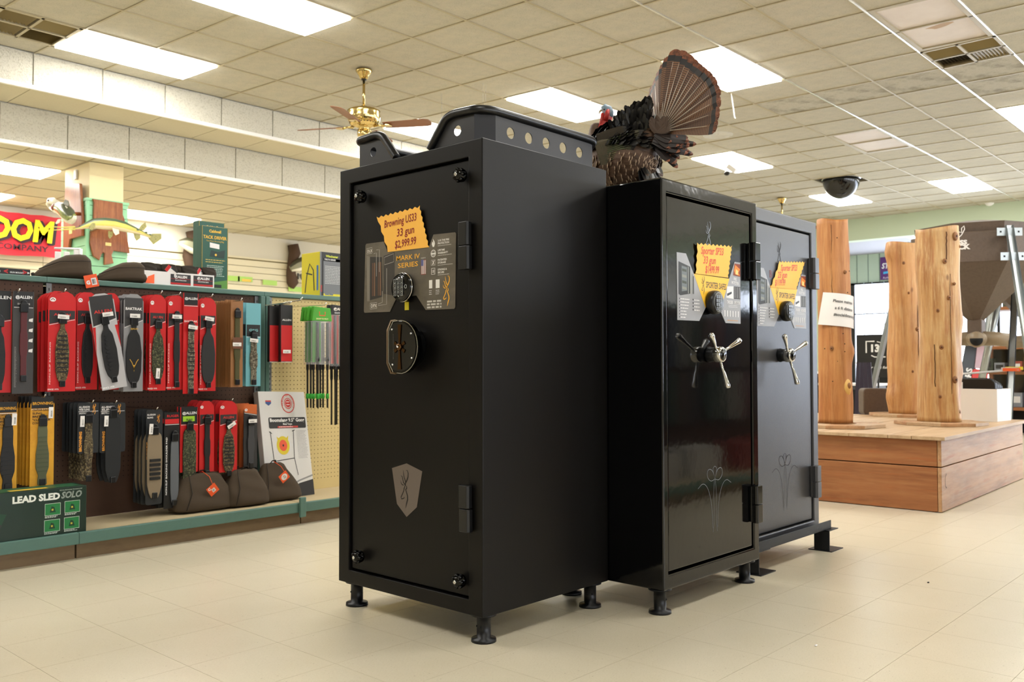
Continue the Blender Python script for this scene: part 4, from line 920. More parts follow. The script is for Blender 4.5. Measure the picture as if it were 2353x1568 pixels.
card((458, 922, 492, 1085), YL+.03, 'red carded straight black sling in the lower row', 'red cards of the lower black slings', RED, HD, TX[:1], (BLK, NARR, .42, .30, 1.05, 'plain'), 0, None, 3, .044, blabel='red sling card behind the lower straight black one', extra=logo)
card((504, 922, 545, 1085), YL+.02, 'red carded camouflage sling in the lower row above the middle deck bag', 'red cards of the lower camouflage slings', RED, HD, TX[:1], (CAMO[0], WIDE, .66, .36, 1.05, 'ridge'), 0, (.1, .34, 30), 3, .044, blabel='red sling card behind the lower camouflage one', extra=logo)
card((560, 930, 591, 1075), YL+.02, 'orange topped dark carded sling at the right end of the lower row', 'orange topped cards', '#2c2c2e', ('camo_orange', .0, .18, 0) if False else ('#c9642a', .0, .14, -.02), [], (flat('#3b3c40'), NARR, .5, .30, 1.0, 'plain'), 0, (.05, .26, 0), 4, .044, blabel='orange topped sling card behind the front one', extra=logo, bcol='#b5582a')
# right unit: slim red boxes and tripods
card((645, 701, 672, 832), 4.50, 'slim red and black carded bipod strap on the cream pegboard', 'slim red and black cards on the cream pegboard', '#1d1b1c', (RED, .36, .99, 0), [(A, 0, .28, .010, '#e9e7e6', .75)], None, 0, (-.1, .82, 0), 1, .05, blabel='slim red and black card behind the front one on the cream pegboard', cut='box', th=.02, name='carded_strap', cat='strap')
card((619, 703, 640, 832), 4.54, 'slim red and black card left of its taller neighbours on the cream pegboard', color='#1d1b1c', head=(RED, .35, .99, 0), cut='box', th=.02, name='carded_strap', cat='strap')
GR = '#4aa52c'
def stick(px, y, label, group, head_, n, blab, legs, colr, bandm, hb):
    """bagged shooting sticks: coloured header, clear bag, a bundle of black legs below"""
    x0, x1, zt, zb = gbox(px, y); w, h = x1-x0, zt-zb
    def one(dyy, lab, full):
        r = empty('shooting_stick', ((x0+x1)/2+rnd.uniform(-.004, .004), y+dyy, zt), 0, lab, 'shooting stick', group)
        panel(head_).prism([(-w/2, -hb), (w/2, -hb), (w*.42, -.008), (-w*.42, 0)], -.012, .008).build('header', r, .003, recalc=True)
        if full:
            q = panel('#f0e9df'); q.text('RAPID' if head_ == GR else '@ALLEN', 0, -hb*.55, .014, .0085, 'c', bold=.04, fit=w*.7) if head_ != GR else q.m('#e2552b').stroke([(-.02, -hb*.35), (-.02, -hb*.62), (.02, -hb*.62), (.02, -hb*.35)], .006, .0085)
            q.m('#f2e9a8' if head_ == GR else '#dddddd'); q.text('SHOOT TO PIVOT' if head_ == GR else 'SHOOTING STICK', 0, -hb*.9, .008, .0085, 'c', bold=.03, fit=w*.6); q.build('header_print', r)
            panel('clear').box((-w*.48, -h, -.008), (w*.48, -hb, .010)).build('clear_bag', r)
            panel(colr).box((-w*.40, -h*.96, -.010), (w*.0, -hb*1.05, -.007)).build('insert_card', r)
        for k, lx in enumerate(legs):
            b = panel('black'); b.T = b.T @ Matrix.Translation((lx*w, 0, 0)); L = h*1.75 if head_ == GR else h*1.95
            b.tube([(0, -hb*1.1, 0), (0, -L*.62, .002), (0, -L*.63, .002), (0, -L, .004)], [.0085, .0085, .0060, .0055], 8).build('leg', r)
            if bandm: b2_ = panel(bandm); b2_.T = b.T.copy(); b2_.tube([(0, -L*.86, .003), (0, -L*.91, .003)], .0098, 8).build('leg_band', r)
            b3 = panel('black'); b3.T = b.T.copy(); b3.tube([(0, -L*.5, 0), (0, -L*.54, 0), (0, -L*.54, 0)], [.012, .012, .005], 8).build('clamp', r)
        return r
    one(0, label, True)
    for i in range(n): one(.034*(i+1), blab, i < 2)
stick((714, 705, 760, 838), 4.40, 'green headed shooting stick in a clear bag, nearest of its hook', 'green headed shooting sticks', GR, 3, 'green headed shooting stick behind the nearest one', (-.18, .30), flat('#3f8f2b'), flat('#2fae35'), .085)
stick((757, 701, 800, 842), 4.44, 'black headed shooting stick on a red card beside the first safe', 'black headed shooting sticks', '#1a191a', 1, 'black headed shooting stick behind the nearest one', (-.22, .05, .30), flat(RED), None, .06)
for p in [(36, 672, 4.43, 'steel peg hook at the left edge'), (141, 672, 4.40, 'steel peg hook of the first upper red cards'), (362, 676, 4.41, 'steel peg hook right of the silver card'), (545, 692, 4.40, 'steel peg hook through the brown cardboard cards'), (95, 912, 4.38, 'steel peg hook of the yellow cards'), (205, 925, 4.38, 'steel peg hook of the looped web slings'), (258, 926, 4.38, 'steel peg hook of the black neoprene slings'), (658, 699, 4.44, 'long steel peg hook of the slim red cards on the cream pegboard'),
          (352, 941, 4.38, 'steel peg hook of the tan canvas slings'), (478, 683, 4.40, 'steel peg hook of the last upper red cards'), (404, 679, 4.40, 'steel peg hook of the straight black web slings'), (524, 921, 4.38, 'steel peg hook of the lower camouflage slings'), (738, 702, 4.36, 'steel peg hook of the green headed sticks')]: hook(*p)
o = MB('chrome').tube([(pt(632, 700, 'y', 4.6).x, GY-.002, pt(632, 700, 'y', 4.6).z), tuple(pt(650, 697, 'y', 4.5)), tuple(pt(690, 690, 'y', 4.36)), tuple(pt(696, 684, 'y', 4.34))], .003, 7).build('peg_hook')
tag(o, 'empty long steel peg hook at the top of the cream pegboard', 'hook')

# ------------------------------------------------------------------ things on the gondola deck
def pouch(name, loc, w, d, h, label, top=.18, m='bag', rz=0, group=None, seam=True, lean=0):
    """filled cloth wedge bag: wide base, narrow seamed ridge"""
    r = empty(name, loc, rz, label, 'bag', group); n = 20; vs = []; lv = 9
    for j in range(lv):
        t = j/(lv-1); kx = (1-t)+t*top*2.2; ky = (1-t)*1.0+t*top; bul = 1+.16*sin(pi*min(1, t*1.05)); z = h*t
        for i in range(n):
            a = 2*pi*i/n; c, s_ = cos(a), sin(a); e = .55
            x = abs(c)**e*(1 if c > 0 else -1)*w/2*kx*bul; y = abs(s_)**e*(1 if s_ > 0 else -1)*d/2*ky*bul
            vs.append((x+lean*t+.004*sin(5*a+j), y+.004*cos(4*a+j*2), max(0, z*(1+.03*sin(3*a))-.0)))
    fs = [(j*n+i, j*n+(i+1) % n, (j+1)*n+(i+1) % n, (j+1)*n+i) for j in range(lv-1) for i in range(n)]+[tuple(range(n))[::-1], tuple((lv-1)*n+i for i in range(n))]
    o = MB(m).add(vs, fs, True).build('bag_body', r); sb = o.modifiers.new('s', 'SUBSURF'); sb.levels = sb.render_levels = 1
    if seam: MB('bagd').tube([(-w*.36, -d*.50, .02), (-w*.24+lean*.5, -d*.38, h*.5), (-w*top*.9+lean, -d*top*.6, h*1.0)], .0025, 6).build('seam', r)
    return r
def diamond_tag(par, c, s, ang, white=False):
    b = MB('tag'); b.T = Matrix.Translation(c) @ Matrix.Rotation(R(12), 4, 'X') @ PANEL @ Matrix.Rotation(R(ang), 4, 'Z')
    b.prism([(-s, -s), (s, -s), (s, s), (-s, s)], 0, .0015); o = b.build('paper_tag', par)
    q = MB('paper'); q.T = b.T.copy()
    if white: q.stroke(circ(0, 0, s*.55, 14), s*.35, .002, True); q.rect(-s*.35, -s*.3, s*.35, s*.2, .0024)
    else: q.rect(-s*.25, -s*.55, s*.45, s*.25, .002); q.text('C', -s*.78, s*.3, .014, .002, bold=.06)
    barcode(q, -s*.15, -s*.4, s*.35, s*.1, .0028); q.build('tag_print', o)
def deckpt(x, y): return pt(x, y, 'z', .118)
for (x, wpx, hh, lab, ang, top, ln) in ((462, 142, .200, 'dark olive filled rest bag with an orange tag, leftmost on the deck', 40, .27, .0), (562, 108, .200, 'dark olive filled rest bag without a front tag, middle of three on the deck', 0, .24, .0), (634, 122, .215, 'dark olive filled rest bag with orange and white tag, by the shelf post', 40, .18, -.02)):
    p = deckpt(x, {462: 1180, 562: 1168, 634: 1156}[x]); Y = p.y+.085; X = pt(x, 1120, 'y', Y).x
    w = wpx/2064*(Vector((X, Y, .2)).dot(fw))/abs(rt.x)*.98
    r = pouch('rest_bag', (X, Y, .119), w*.72, .17, hh, lab, top, group='filled rest bags on the deck', rz=0, lean=ln)
    MB('bagd').tube([(-.02+ln, 0, hh*.97), (-.01+ln, -.01, hh+.012), (.015+ln, 0, hh+.012), (.02+ln, 0, hh*.97)], .006, 8, flat_=.5).build('carry_loop', r)
    if ang: diamond_tag(r, {462: (.02, -.085, .115), 634: (-.005, -.09, .14)}[x], .027, ang, x == 634)
    if x != 562:
        MB('tag').tube([(ln, 0, hh+.01), (.02+ln, -.05, hh-.02), (.02, -.085, .14)], .002, 5).build('tag_strap', r)
# dark green long box
a = pt(197, 1150, 'y', 4.28)
bx0, bx1, by = a.x-.66, a.x, 4.27
r = empty('product_box', (bx0, by, .119), 0, 'long dark green product box lying on the deck at the left edge', 'box')
MB(flat('#0d2a1c', .35)).box((0, 0, 0), (bx1-bx0, .14, .215)).build('carton', r, .003)
b = panel('#e9ede4'); L = bx1-bx0; w_ = .0006
b.text('LEAD SLED', L-.318, .165, .028, w_, bold=.05, fit=.200); b.m('#8f9a92'); b.text('SOLO', L-.114, .166, .028, w_, bold=.04, shear=.25, fit=.092); b.m('#c9d6c8'); b.text('RECOIL REDUCING TECHNOLOGY', L-.12, .200, .005, w_, fit=.10)
for i, (x, z) in enumerate(((L-.182, .095), (L-.097, .098), (L-.184, .022), (L-.099, .024))):
    b.m('#1c7a3d'); b.rect(x, z, x+.066, z+.052, w_); b.m('#cfe3d2'); b.stroke([(x, z), (x+.066, z), (x+.066, z+.052), (x, z+.052)], .0022, w_+.0002, True); b.m('#0d3a20'); b.poly([(x+.02, z+.012), (x+.046, z+.012), (x+.04, z+.035), (x+.028, z+.04)], w_+.0002); b.m('#c2b23a'); b.rect(x+.028, z+.02, x+.036, z+.028, w_+.0004); smalltext(b, x, z-.006, x+.06, 2, .0045, .0022, w_, '#dfe8df')
b.m('#15422a'); b.poly([(.06, .04), (.28, .03), (.32, .12), (.16, .15), (.05, .11)], w_); b.m('#30302e'); b.stroke([(.08, .08), (.2, .11), (.30, .07)], .012, w_+.0002); smalltext(b, .12, .012, .30, 1, .01, .0025, w_, '#cfd8cf')
b.build('box_print', r)
q = MB(flat('#27583a')); q.add([(0.02, .01, .2154), (L-.02, .01, .2154), (L-.02, .13, .2154), (.02, .13, .2154)], [(0, 1, 2, 3)]); q.m(flat('#d2b23c')).box((L-.32, .02, .2156), (L-.16, .06, .2158)); q.build('top_print', r)
# leaning boxed target
A_, B_ = pt(616, 1090, 'y', 4.42), pt(750, 1128, 'z', .119)
r = empty('target_box', (A_.x+.035, 4.475, .1205), 0, 'white boxed gong target with a yellow and orange disc, leaning on the cream pegboard', 'box', rot=(R(-12), R(2), R(4))); r.scale = (1.0, 1, 1.19)
TW, TH = B_.x-A_.x+.0, .53
TW = .335
MB(flat('#d8d6d3', .4)).box((0, 0, 0), (TW, .045, TH)).build('carton', r, .003)
b = panel('#1b1a1a'); w_ = .0008
b.poly([(0, 0), (TW, 0), (TW, .085), (TW*.7, .07), (TW*.35, .035), (0, .005)], w_); b.m('#8c8b8b'); b.stroke([(0, .012), (TW*.35, .045), (TW*.7, .083), (TW, .105)], .008, w_)
b.m('#1b1a1a'); b.prism(rrect(.055, TH-.185, .322, TH-.130, .008), w_, w_+.0001); b.m('#f2f0ee'); b.text('Boomslang 9.5" Gong', .188, TH-.152, .017, w_+.0003, 'c', bold=.03, fit=.250); b.text('Metal Target', .188, TH-.168, .009, w_+.0003, 'c', bold=.02)
b.m('#d23a32'); b.stroke([(.115, TH-.178), (.262, TH-.178)], .008, w_+.0003); b.m('#f5eeee'); smalltext(b, .125, TH-.1795, .255, 1, .01, .003, w_+.0005, '#fbe9e8')
b.m('#d4342c'); b.stroke(circ(.205, TH-.060, .046, 30), .005, w_, True); b.stroke(circ(.205, TH-.060, .026, 24), .004, w_, True); b.poly(circ(.205, TH-.060, .020, 20), w_+.0001)
for i, ch in enumerate('WORLD OF TARGETS'):
    a = R(200-i*14.5-10); b.text(ch, .205+.0365*cos(a), TH-.060+.0365*sin(a), .010, w_+.0003, 'c', bold=.02, rot=a-pi/2)
b.m('#f4efee'); b.stroke([(.193, TH-.052), (.217, TH-.052)], .004, w_+.0004); b.stroke([(.193, TH-.066), (.217, TH-.066)], .004, w_+.0004)
b.m('#37528f'); b.poly([(.045, TH-.045), (.085, TH-.045), (.085, TH-.060), (.065, TH-.072), (.045, TH-.060)], w_); b.m('#c43b34'); b.poly([(.045, TH-.045), (.085, TH-.045), (.085, TH-.052), (.045, TH-.052)], w_+.0002)
b.m('#1b1a1a')
for p in ([(.060, TH-.20), (.068, TH-.34), (.080, TH-.39)], [(.085, TH-.345), (.215, TH-.335)], [(.225, TH-.195), (.214, TH-.335), (.230, TH-.42)], [(.052, TH-.20), (.070, TH-.21)], [(.215, TH-.20), (.235, TH-.195)]): b.stroke(p, .004, w_+.0001)
b.m('#d9c21f'); b.poly(circ(.142, TH-.270, .046, 28), w_+.0002); b.poly([(.100, TH-.225), (.118, TH-.235), (.108, TH-.250)], w_+.0002); b.poly([(.184, TH-.222), (.166, TH-.235), (.178, TH-.250)], w_+.0002); b.m('#e4552a'); b.poly(circ(.142, TH-.270, .028, 22), w_+.0004); b.m('#2b1a12'); b.poly(circ(.142, TH-.270, .006, 10), w_+.0006)
smalltext(b, .245, TH-.20, .322, 22, .0065, .0016, w_, '#77757a', .3)
b.m('#b5b3b4')
for i in range(12):
    for j in range(7): b.rect(.02+j*.03, TH-.40+i*.018-.0, .0215+j*.03, TH-.3985+i*.018, w_-.0002) if j*.03 < .2 else None
b.build('box_print', r)

# ------------------------------------------------------------------ things on top of the gondola
def topz(x, y, Y): return pt(x, y, 'y', Y)
r = empty('mount_box', (pt(0, 630, 'y', 4.74).x-.02, 4.72, GT), 0, 'small black product box with red arrows on the shelf top at the left edge', 'box')
MB(flat('#1b1a1b')).box((0, 0, 0), (.15, .09, .034)).build('carton', r, .002)
b = panel('#b8242a'); b.text('<', .03, .008, .022, .0006, bold=.06); b.text('>', .115, .008, .022, .0006, bold=.06); b.m('#e7e5e3'); b.text('GUN MOUNT', .088, .012, .007, .0006, 'c', bold=.03); b.poly([(.002, .017), (.014, .012), (.014, .022)], .0006); b.poly([(.148, .017), (.136, .012), (.136, .022)], .0006); b.build('box_print', r)
def rearbag(px0, px1, pyt, lab, grp):
    Y = 4.745; x0, x1 = pt(px0, 640, 'y', Y).x, pt(px1, 640, 'y', Y).x; h = pt((px0+px1)/2, pyt, 'y', Y).z-GT; w = x1-x0
    r = empty('rest_bag', ((x0+x1)/2, Y, GT+.001), 0, lab, 'bag', grp); n = 16; vs = []; K = 12
    for j in range(K+1):
        t = j/K; x = -w/2+w*t; hh = h*np.interp(t, [0, .1, .3, .6, .85, .96, 1], [.10, .30, .62, .93, 1, .98, .85]); dd = .065*np.interp(t, [0, .15, .5, .9, 1], [.25, .6, .95, 1, .9])
        for i in range(n):
            a = 2*pi*i/n; c, s_ = cos(a), sin(a); vs.append((x, abs(c)**.7*(1 if c > 0 else -1)*dd*(1.15 if s_ < 0 else .75), hh/2+hh/2*abs(s_)**.75*(1 if s_ > 0 else -1)))
    fs = [(j*n+i, (j+1)*n+i, (j+1)*n+(i+1) % n, j*n+(i+1) % n) for j in range(K) for i in range(n)]+[tuple(range(n)), tuple(K*n+i for i in range(n))[::-1]]
    MB('bag').add(vs, fs, True).build('bag_body', r, recalc=True)
    MB('bagd').tube([(-w*.45, -.035, h*.30), (-w*.1, -.062, h*.62), (w*.3, -.066, h*.70), (w*.47, -.05, h*.72)], .0022, 6).build('seam', r)
    MB('bagd').box((w*.47, -.02, h*.45), (w*.54, .02, h*.62)).build('webbing_end', r, .003)
    MB('bagd').tube([(-w*.52, 0, .01), (-w*.48, 0, .014)], .012, 8).build('nose_cap', r)
    return r, w
r, w = rearbag(76, 202, 581, 'olive brown wedge rest bag, left one of the pair on the shelf top', 'wedge rest bags on the shelf top')
b = MB('tag'); b.T = Matrix.Translation((w*.60-.045, -.092, -.012)) @ Matrix.Rotation(R(-14), 4, 'Y') @ PANEL; b.prism([(-.035, -.028), (.032, -.028), (.032, .036), (-.035, .036)], 0, .0015); o = b.build('paper_tag', r); q = MB('paper'); q.T = b.T.copy(); q.rect(-.002, -.018, .024, .018, .002); q.text('G', -.028, -.01, .018, .002, bold=.06, rot=0); barcode(q, .002, -.012, .02, .012, .0025); q.build('tag_print', o)
r, w = rearbag(215, 326, 599, 'olive brown wedge rest bag, right one of the pair, next to the white tray box', 'wedge rest bags on the shelf top')
MB('tag').add([(w*.45, -.07, .004), (w*.62, -.08, .002), (w*.66, -.06, .055), (w*.52, -.06, .04)], [(0, 1, 2, 3)]).build('paper_tag', r)
# white display tray of small bags
x0, x1 = pt(324, 640, 'y', 4.74).x, pt(492, 650, 'y', 4.70).x; r = empty('display_tray', (x0, 4.70, GT), 0, 'white cardboard display tray holding small shooting bags', 'tray'); w = x1-x0
b = MB('white').box((0, 0, 0), (w, .003, .075)).box((0, .15, 0), (w, .153, .11)).box((0, .003, .0), (w, .15, .003)).box((w-.003, .003, 0), (w, .15, .075)); b.add([(0, 0, 0), (0, .15, 0), (0, .15, .11), (0, 0, .075)], [(0, 1, 2, 3)]); b.build('tray_body', r)
MB('white').add([(.0, .0, .0), (-.0, -.0, .075), (-.03, .06, .115), (-.03, .06, .02)], [(0, 1, 2, 3)]).build('open_flap', r)
for i in range(2):
    X = w*.36+i*w*.33; b = panel('#2a292b'); b.rect(X, .008, X+w*.29, .066, .0008); b.m('#f2f0ee'); b.text('@ALLEN', X+w*.145, .046, .013, .0012, 'c', bold=.04, fit=w*.18); b.text('SHOOTING BAG', X+w*.145, .030, .006, .0012, 'c', bold=.02, fit=w*.16); b.m(RED); b.rect(X, .010, X+w*.29, .019, .001); b.rect(X, .040, X+w*.29, .0415, .001); b.build('tray_label', r)
for i in range(7):
    q = pouch('small_bag', (x0+.04+i*w*.145, 4.745+.03*(i % 2), GT+.062), .075, .07, .062, 'small dark cloth bag standing in the white display tray', .45, 'bagd', rz=rnd.uniform(-.3, .3), group='small bags in the display tray', seam=False)
    if i in (2, 5): b = MB('paper'); b.T = Matrix.Translation((0, -.043, .02)) @ PANEL @ Matrix.Rotation(R(-38), 4, 'Z'); b.prism([(-.032, -.018), (.032, -.018), (.032, .018), (-.032, .018)], 0, .001); o = b.build('paper_tag', q); c = MB(RED); c.T = b.T.copy(); c.rect(-.032, -.018, -.014, .018, .0015); c.m('#2a292b'); c.rect(-.012, .010, .032, .018, .0015); c.build('tag_print', o)
# two green boxes
for i, (x0p, x1p, yt, yb, Y, lab) in enumerate(((463, 524, 525, 660, 4.76, 'tall green product box with white price sticker, in front of its twin'), (456, 516, 514, 655, 4.84, 'tall green product box standing behind its twin on the shelf top'))):
    a, c = pt(x0p, 600, 'y', Y).x, pt(x1p, 600, 'y', Y).x; z1 = pt(x1p, yt, 'y', Y).z; hh = z1-GT
    r = empty('green_product_box', (a, Y, GT+.001), 0, lab, 'box', 'tall green product boxes'); w = c-a
    MB(flat('#12503f', .4)).box((0, 0, 0), (w, .065, hh)).build('carton', r, .002)
    b = panel('#e2b53a'); e = .0006; b.stroke([(.003, .003), (w-.003, .003), (w-.003, hh-.003), (.003, hh-.003)], .002, e, True); b.text('Caldwell', w/2, hh*.90, .016, e, 'c', bold=.04, fit=w*.45); b.text('TACK DRIVER', w/2, hh*.80, .018, e, 'c', bold=.03, fit=w*.88); b.text('One-Piece Shooting Bag', w/2, hh*.755, .008, e, 'c', fit=w*.66)
    b.m('#11302b'); b.prism([(w*.3, hh*.52), (w*.85, hh*.50), (w*.88, hh*.64), (w*.6, hh*.60), (w*.35, hh*.62)], e, e+.0001); b.m('#e2b53a'); b.poly(circ(w*.53, hh*.55, .007, 10), e+.0003); smalltext(b, w*.15, hh*.46, w*.93, 2, hh*.035, .004, e, '#d3b85a'); smalltext(b, w*.2, hh*.37, w*.9, 7, hh*.026, .003, e, '#cfe0d6')
    b.m('#5a8f3a'); b.poly([(.004, .004), (w-.004, .004), (w-.004, hh*.16), (w*.5, hh*.12), (.004, hh*.10)], e); b.m('#15201a'); b.rect(w*.45, hh*.03, w*.75, hh*.08, e+.0002); b.build('box_print', r)
    if i == 0: panel('paper').prism([(w*.30, hh*.66), (w*.66, hh*.645), (w*.66, hh*.72), (w*.30, hh*.74)], .001, .0016).build('price_sticker', r)
# yellow box
Y = 4.74; a, c = pt(735, 620, 'y', Y).x, pt(735, 620, 'y', Y).x+.32; z1 = pt(748, 580, 'y', Y).z
r = empty('yellow_product_box', (a, Y, GT+.001), 0, 'yellow and grey product box on the shelf top beside the first safe', 'box'); w, hh = c-a, z1-GT
MB(flat('#dccb1c', .4)).box((0, 0, 0), (w, .20, hh)).build('carton', r, .002)
b = panel('#6e7073'); e = .0006; b.rect(.0, 0, .012, hh, e); b.rect(.028, .02, w, hh*.86, e); b.m('#1c1d1e'); b.rect(.012, 0, .028, hh, e); b.rect(.028, hh*.80, w, hh, e); b.m('#cfd63a'); b.text('Winchester', .045, hh*.89, .014, e+.0004, bold=.03); b.m('#dededd'); b.text('DELTA SERIES', .035, hh*.82, .010, e+.0004, bold=.02); b.m('#c32d24'); b.text('ULTRA', .016, hh*.1, .010, e+.0004, bold=.04, rot=R(90)); smalltext(b, .04, hh*.68, .20, 12, hh*.035, .0035, e+.0004, '#c9cac8'); b.m('#dccb1c'); b.poly([(.16, .02), (w, .02), (w, hh*.45)], e+.0004); b.m('#2456a0'); b.text('Every time', .04, .012, .010, e+.0006, bold=.04, shear=.2); b.build('box_print', r)
b = MB('#22251f'); b.T = Matrix(((0, 0, -1, 0), (-1, 0, 0, .2), (0, 1, 0, 0), (0, 0, 0, 1)))
b.stroke([(.04, .03), (.06, hh*.5), (.09, hh*.75), (.13, hh*.6), (.14, .04)], .010, .0006); b.stroke([(.05, hh*.55), (.12, hh*.5)], .008, .0008); b.m('#3b6fae'); b.rect(.165, .04, .185, hh*.7, .0006); b.build('side_print', r)
# small plastic bags on a hook rail behind
for i, (x, y) in enumerate(((133, 590), (153, 590), (176, 586))):
    p = pt(x, y, 'y', 5.6); b = MB('paper'); b.box((-.018, -.004, -.03), (.018, .004, .030)); b.m('clear').box((-.024, -.007, -.08), (.024, .007, -.03)); b.m('#c33').rect(-.02, .0, .02, .03, 0) if False else None
    o = b.build('bagged_item', None, .004, loc=p); tag(o, 'small white bagged item hanging behind the left wedge bag', 'bagged item', 'small bagged items behind the wedge bags')
p = pt(125, 578, 'y', 5.6); q_ = pt(185, 580, 'y', 5.6); o = MB('white').tube([tuple(p+Vector((0, 0, .02))), tuple(q_+Vector((0, 0, .02)))], .006, 8).tube([tuple(q_+Vector((0, 0, .02))), (q_.x, q_.y, .0)], .012, 8).build('display_rail'); tag(o, 'thin white display rail carrying small bagged items', 'rail')

# ------------------------------------------------------------------ pillar, plaques and fish
PX0, PX1, PY0, PY1 = 3.85, 4.20, 9.38, 10.0
pl = tag(MB('cream').box((PX0, PY0, 0), (PX1, PY1, 2.985)).build('pillar'), kind='structure')
sk = empty('pillar_slatwall', (PX0, PY0, 0), 0, 'mint green slatwall wrapped round the lower cream pillar', 'slatwall')
z = .05
while z < 2.56:
    MB('mint').box((-.035, -.035, z), (.385, -.003, min(z+.098, 2.58))).build('slat', sk); MB('mint').box((-.035, -.002, z), (-.003, .62, min(z+.098, 2.58))).build('slat', sk); z += .1035
MB('dark').box((-.02, -.02, .05), (.37, -.003, 2.56)).box((-.02, 0, .05), (-.004, .6, 2.56)).build('slot_shadow_backing', sk)
MB('mint').box((-.045, -.045, 2.575), (.395, .63, 2.605)).build('cap_moulding', sk, .004)
MB('mint').box((-.045, -.045, .05), (-.01, -.01, 2.575)).build('corner_moulding', sk, .006)
def plaque(T_, pts, label, th=.03):
    b = MB('plank'); b.T = T_; b.prism(pts, 0, th); o = b.build('wood_plaque', None, .006, recalc=True); tag(o, label, 'plaque'); return o
TR = Matrix.Translation((0, 9.335, 0)) @ PANEL
P1 = [(3.838, 2.586), (3.853, 2.555), (3.848, 2.35), (3.823, 2.257), (3.818, 2.13), (3.85, 2.005), (3.916, 1.964), (3.932, 2.02), (3.949, 2.048), (3.966, 2.041), (3.963, 1.921), (4.06, 1.946), (4.038, 2.031), (4.059, 2.076), (4.229, 2.065), (4.206, 2.186), (4.196, 2.263), (4.168, 2.417), (4.15, 2.459), (4.149, 2.581)]
k = (9.335)/9.3
p1 = plaque(TR, [(x*k, CH+(z-CH)*k) for x, z in P1], 'walnut plaque with a notched outline on the front of the pillar behind the long fish')
panel('#d9c07a').prism([(3.985, 2.125), (4.045, 2.125), (4.045, 2.158), (3.985, 2.158)], 0, .002).build('brass_plate', p1); [setattr(o, 'location', Vector((0, 9.303, 0))) for o in COL.objects if o.name == 'brass_plate']
TL = Matrix(((0, 0, -1, 3.81), (-1, 0, 0, 0), (0, 1, 0, 0), (0, 0, 0, 1)))   # (u = -Y, v = Z, w = -X)
P2 = [(9.816, 2.805), (9.456, 2.76), (9.383, 2.366), (9.389, 2.213), (9.691, 2.208), (9.721, 2.114), (9.86, 2.115), (9.86, 2.436)]
p2 = plaque(TL, [(-y, z) for y, z in P2], 'tall walnut plaque on the left face of the pillar, behind the open mouthed fish')
b = MB('#e3d67a'); b.T = TL; b.prism([(-9.70, 2.26), (-9.62, 2.26), (-9.62, 2.33), (-9.70, 2.33)], .030, .032); b.build('brass_plate', p2)
def fishbody(name, P, Rv, Rh, cols, parent, side):
    """P: spine points, Rv/Rh: vertical and sideways radii; dark back, yellow flank, pale belly by face height"""
    n = 14; vs = []; K = len(P); pts = [Vector(p) for p in P]
    for i, p in enumerate(pts):
        t = (pts[min(i+1, K-1)]-pts[max(0, i-1)]).normalized(); s_ = t.cross(Vector((0, 0, 1))).normalized(); u = s_.cross(t)
        for j in range(n): a = 2*pi*j/n; vs.append(tuple(p+u*Rv[i]*sin(a)+s_*Rh[i]*cos(a)))
    b = MB(cols[0])
    for i in range(K-1):
        for j in range(n):
            a = sin(2*pi*(j+.5)/n); b.m(cols[0] if a > .55 else (cols[1] if a > -.35 else cols[2])); b.add([vs[i*n+j], vs[(i+1)*n+j], vs[(i+1)*n+(j+1) % n], vs[i*n+(j+1) % n]], [(0, 1, 2, 3)], True)
    b.m(cols[1]); b.add([vs[j] for j in range(n)], [tuple(range(n))]); b.add([vs[(K-1)*n+j] for j in range(n)], [tuple(range(n))[::-1]])
    bm_o = b.build(name, parent, recalc=False)
    bm = bmesh.new(); bm.from_mesh(bm_o.data); bmesh.ops.remove_doubles(bm, verts=bm.verts, dist=1e-5); bmesh.ops.recalc_face_normals(bm, faces=bm.faces); bm.to_mesh(bm_o.data); bm.free()
    return bm_o
gb, gf, gl = mat('fish_back', '#4a5a45', .3), mat('fish_flank', '#c9bc5c', .3, mix=[('noise', 12, (1, 1, 3), '#a8a050', .5, .7, .6)]), mat('fish_belly', '#d8c9a0', .3)
fin = mat('fish_fin', '#8f8a50', .4, mix=[('noise', 60, I1, '#4d4a2b', .55, .62, .8)])
G = 8.98
def gy(x, y): p = pt(x, y, 'y', G); return p
gar = empty('mounted_long_fish', gy(240, 520), 0, 'long nosed yellowish mounted fish in front of the pillar', 'mounted fish')
o0 = gy(240, 520)
sp = [(168, 526, 3, 3), (182, 524, 5, 4), (198, 519, 12, 8), (215, 514, 19, 12), (240, 514, 23, 15), (262, 516, 23, 15), (285, 521, 20, 13), (305, 528, 15, 10), (322, 534, 10, 7), (338, 541, 7, 5), (346, 544, 7, 3)]
px = Vector(gy(240, 520)).dot(fw)/F
fishbody('fish_body', [tuple(gy(x, y)-o0) for x, y, _, _ in sp], [max(.004, c*px*.60) for *_, c, _ in sp], [d*px*.6 for *_, d in sp], (gb, gf, gl), gar, 0)
for nm, a, c in (('upper_jaw', (120, 521.5), (172, 522)), ('lower_jaw', (124, 529), (172, 527))): MB(gf).tube([tuple(gy(*a)-o0), tuple(gy((a[0]+c[0])/2, (a[1]+c[1])/2+(1 if nm[0] == 'u' else -.5))-o0), tuple(gy(*c)-o0)], [.004, .006, .010], 8).build(nm, gar)
def finpoly(name, pts, Yo, parent, org, m=None, th=.006):
    v = [gy2-org for gy2 in [pt(x, y, 'y', Yo) for x, y in pts]]; b = MB(m or fin); n = len(v)
    b.add([tuple(p) for p in v]+[tuple(p+Vector((0, th, 0))) for p in v], [tuple(range(n)), tuple(range(2*n-1, n-1, -1))]+[(i, n+i, n+(i+1) % n, (i+1) % n) for i in range(n)]); return b.build(name, parent, recalc=True)
MB('plank').tube([(0, .01, 0), (0, 9.305-G, -.02)], .012, 8).build('mount_rod', gar)
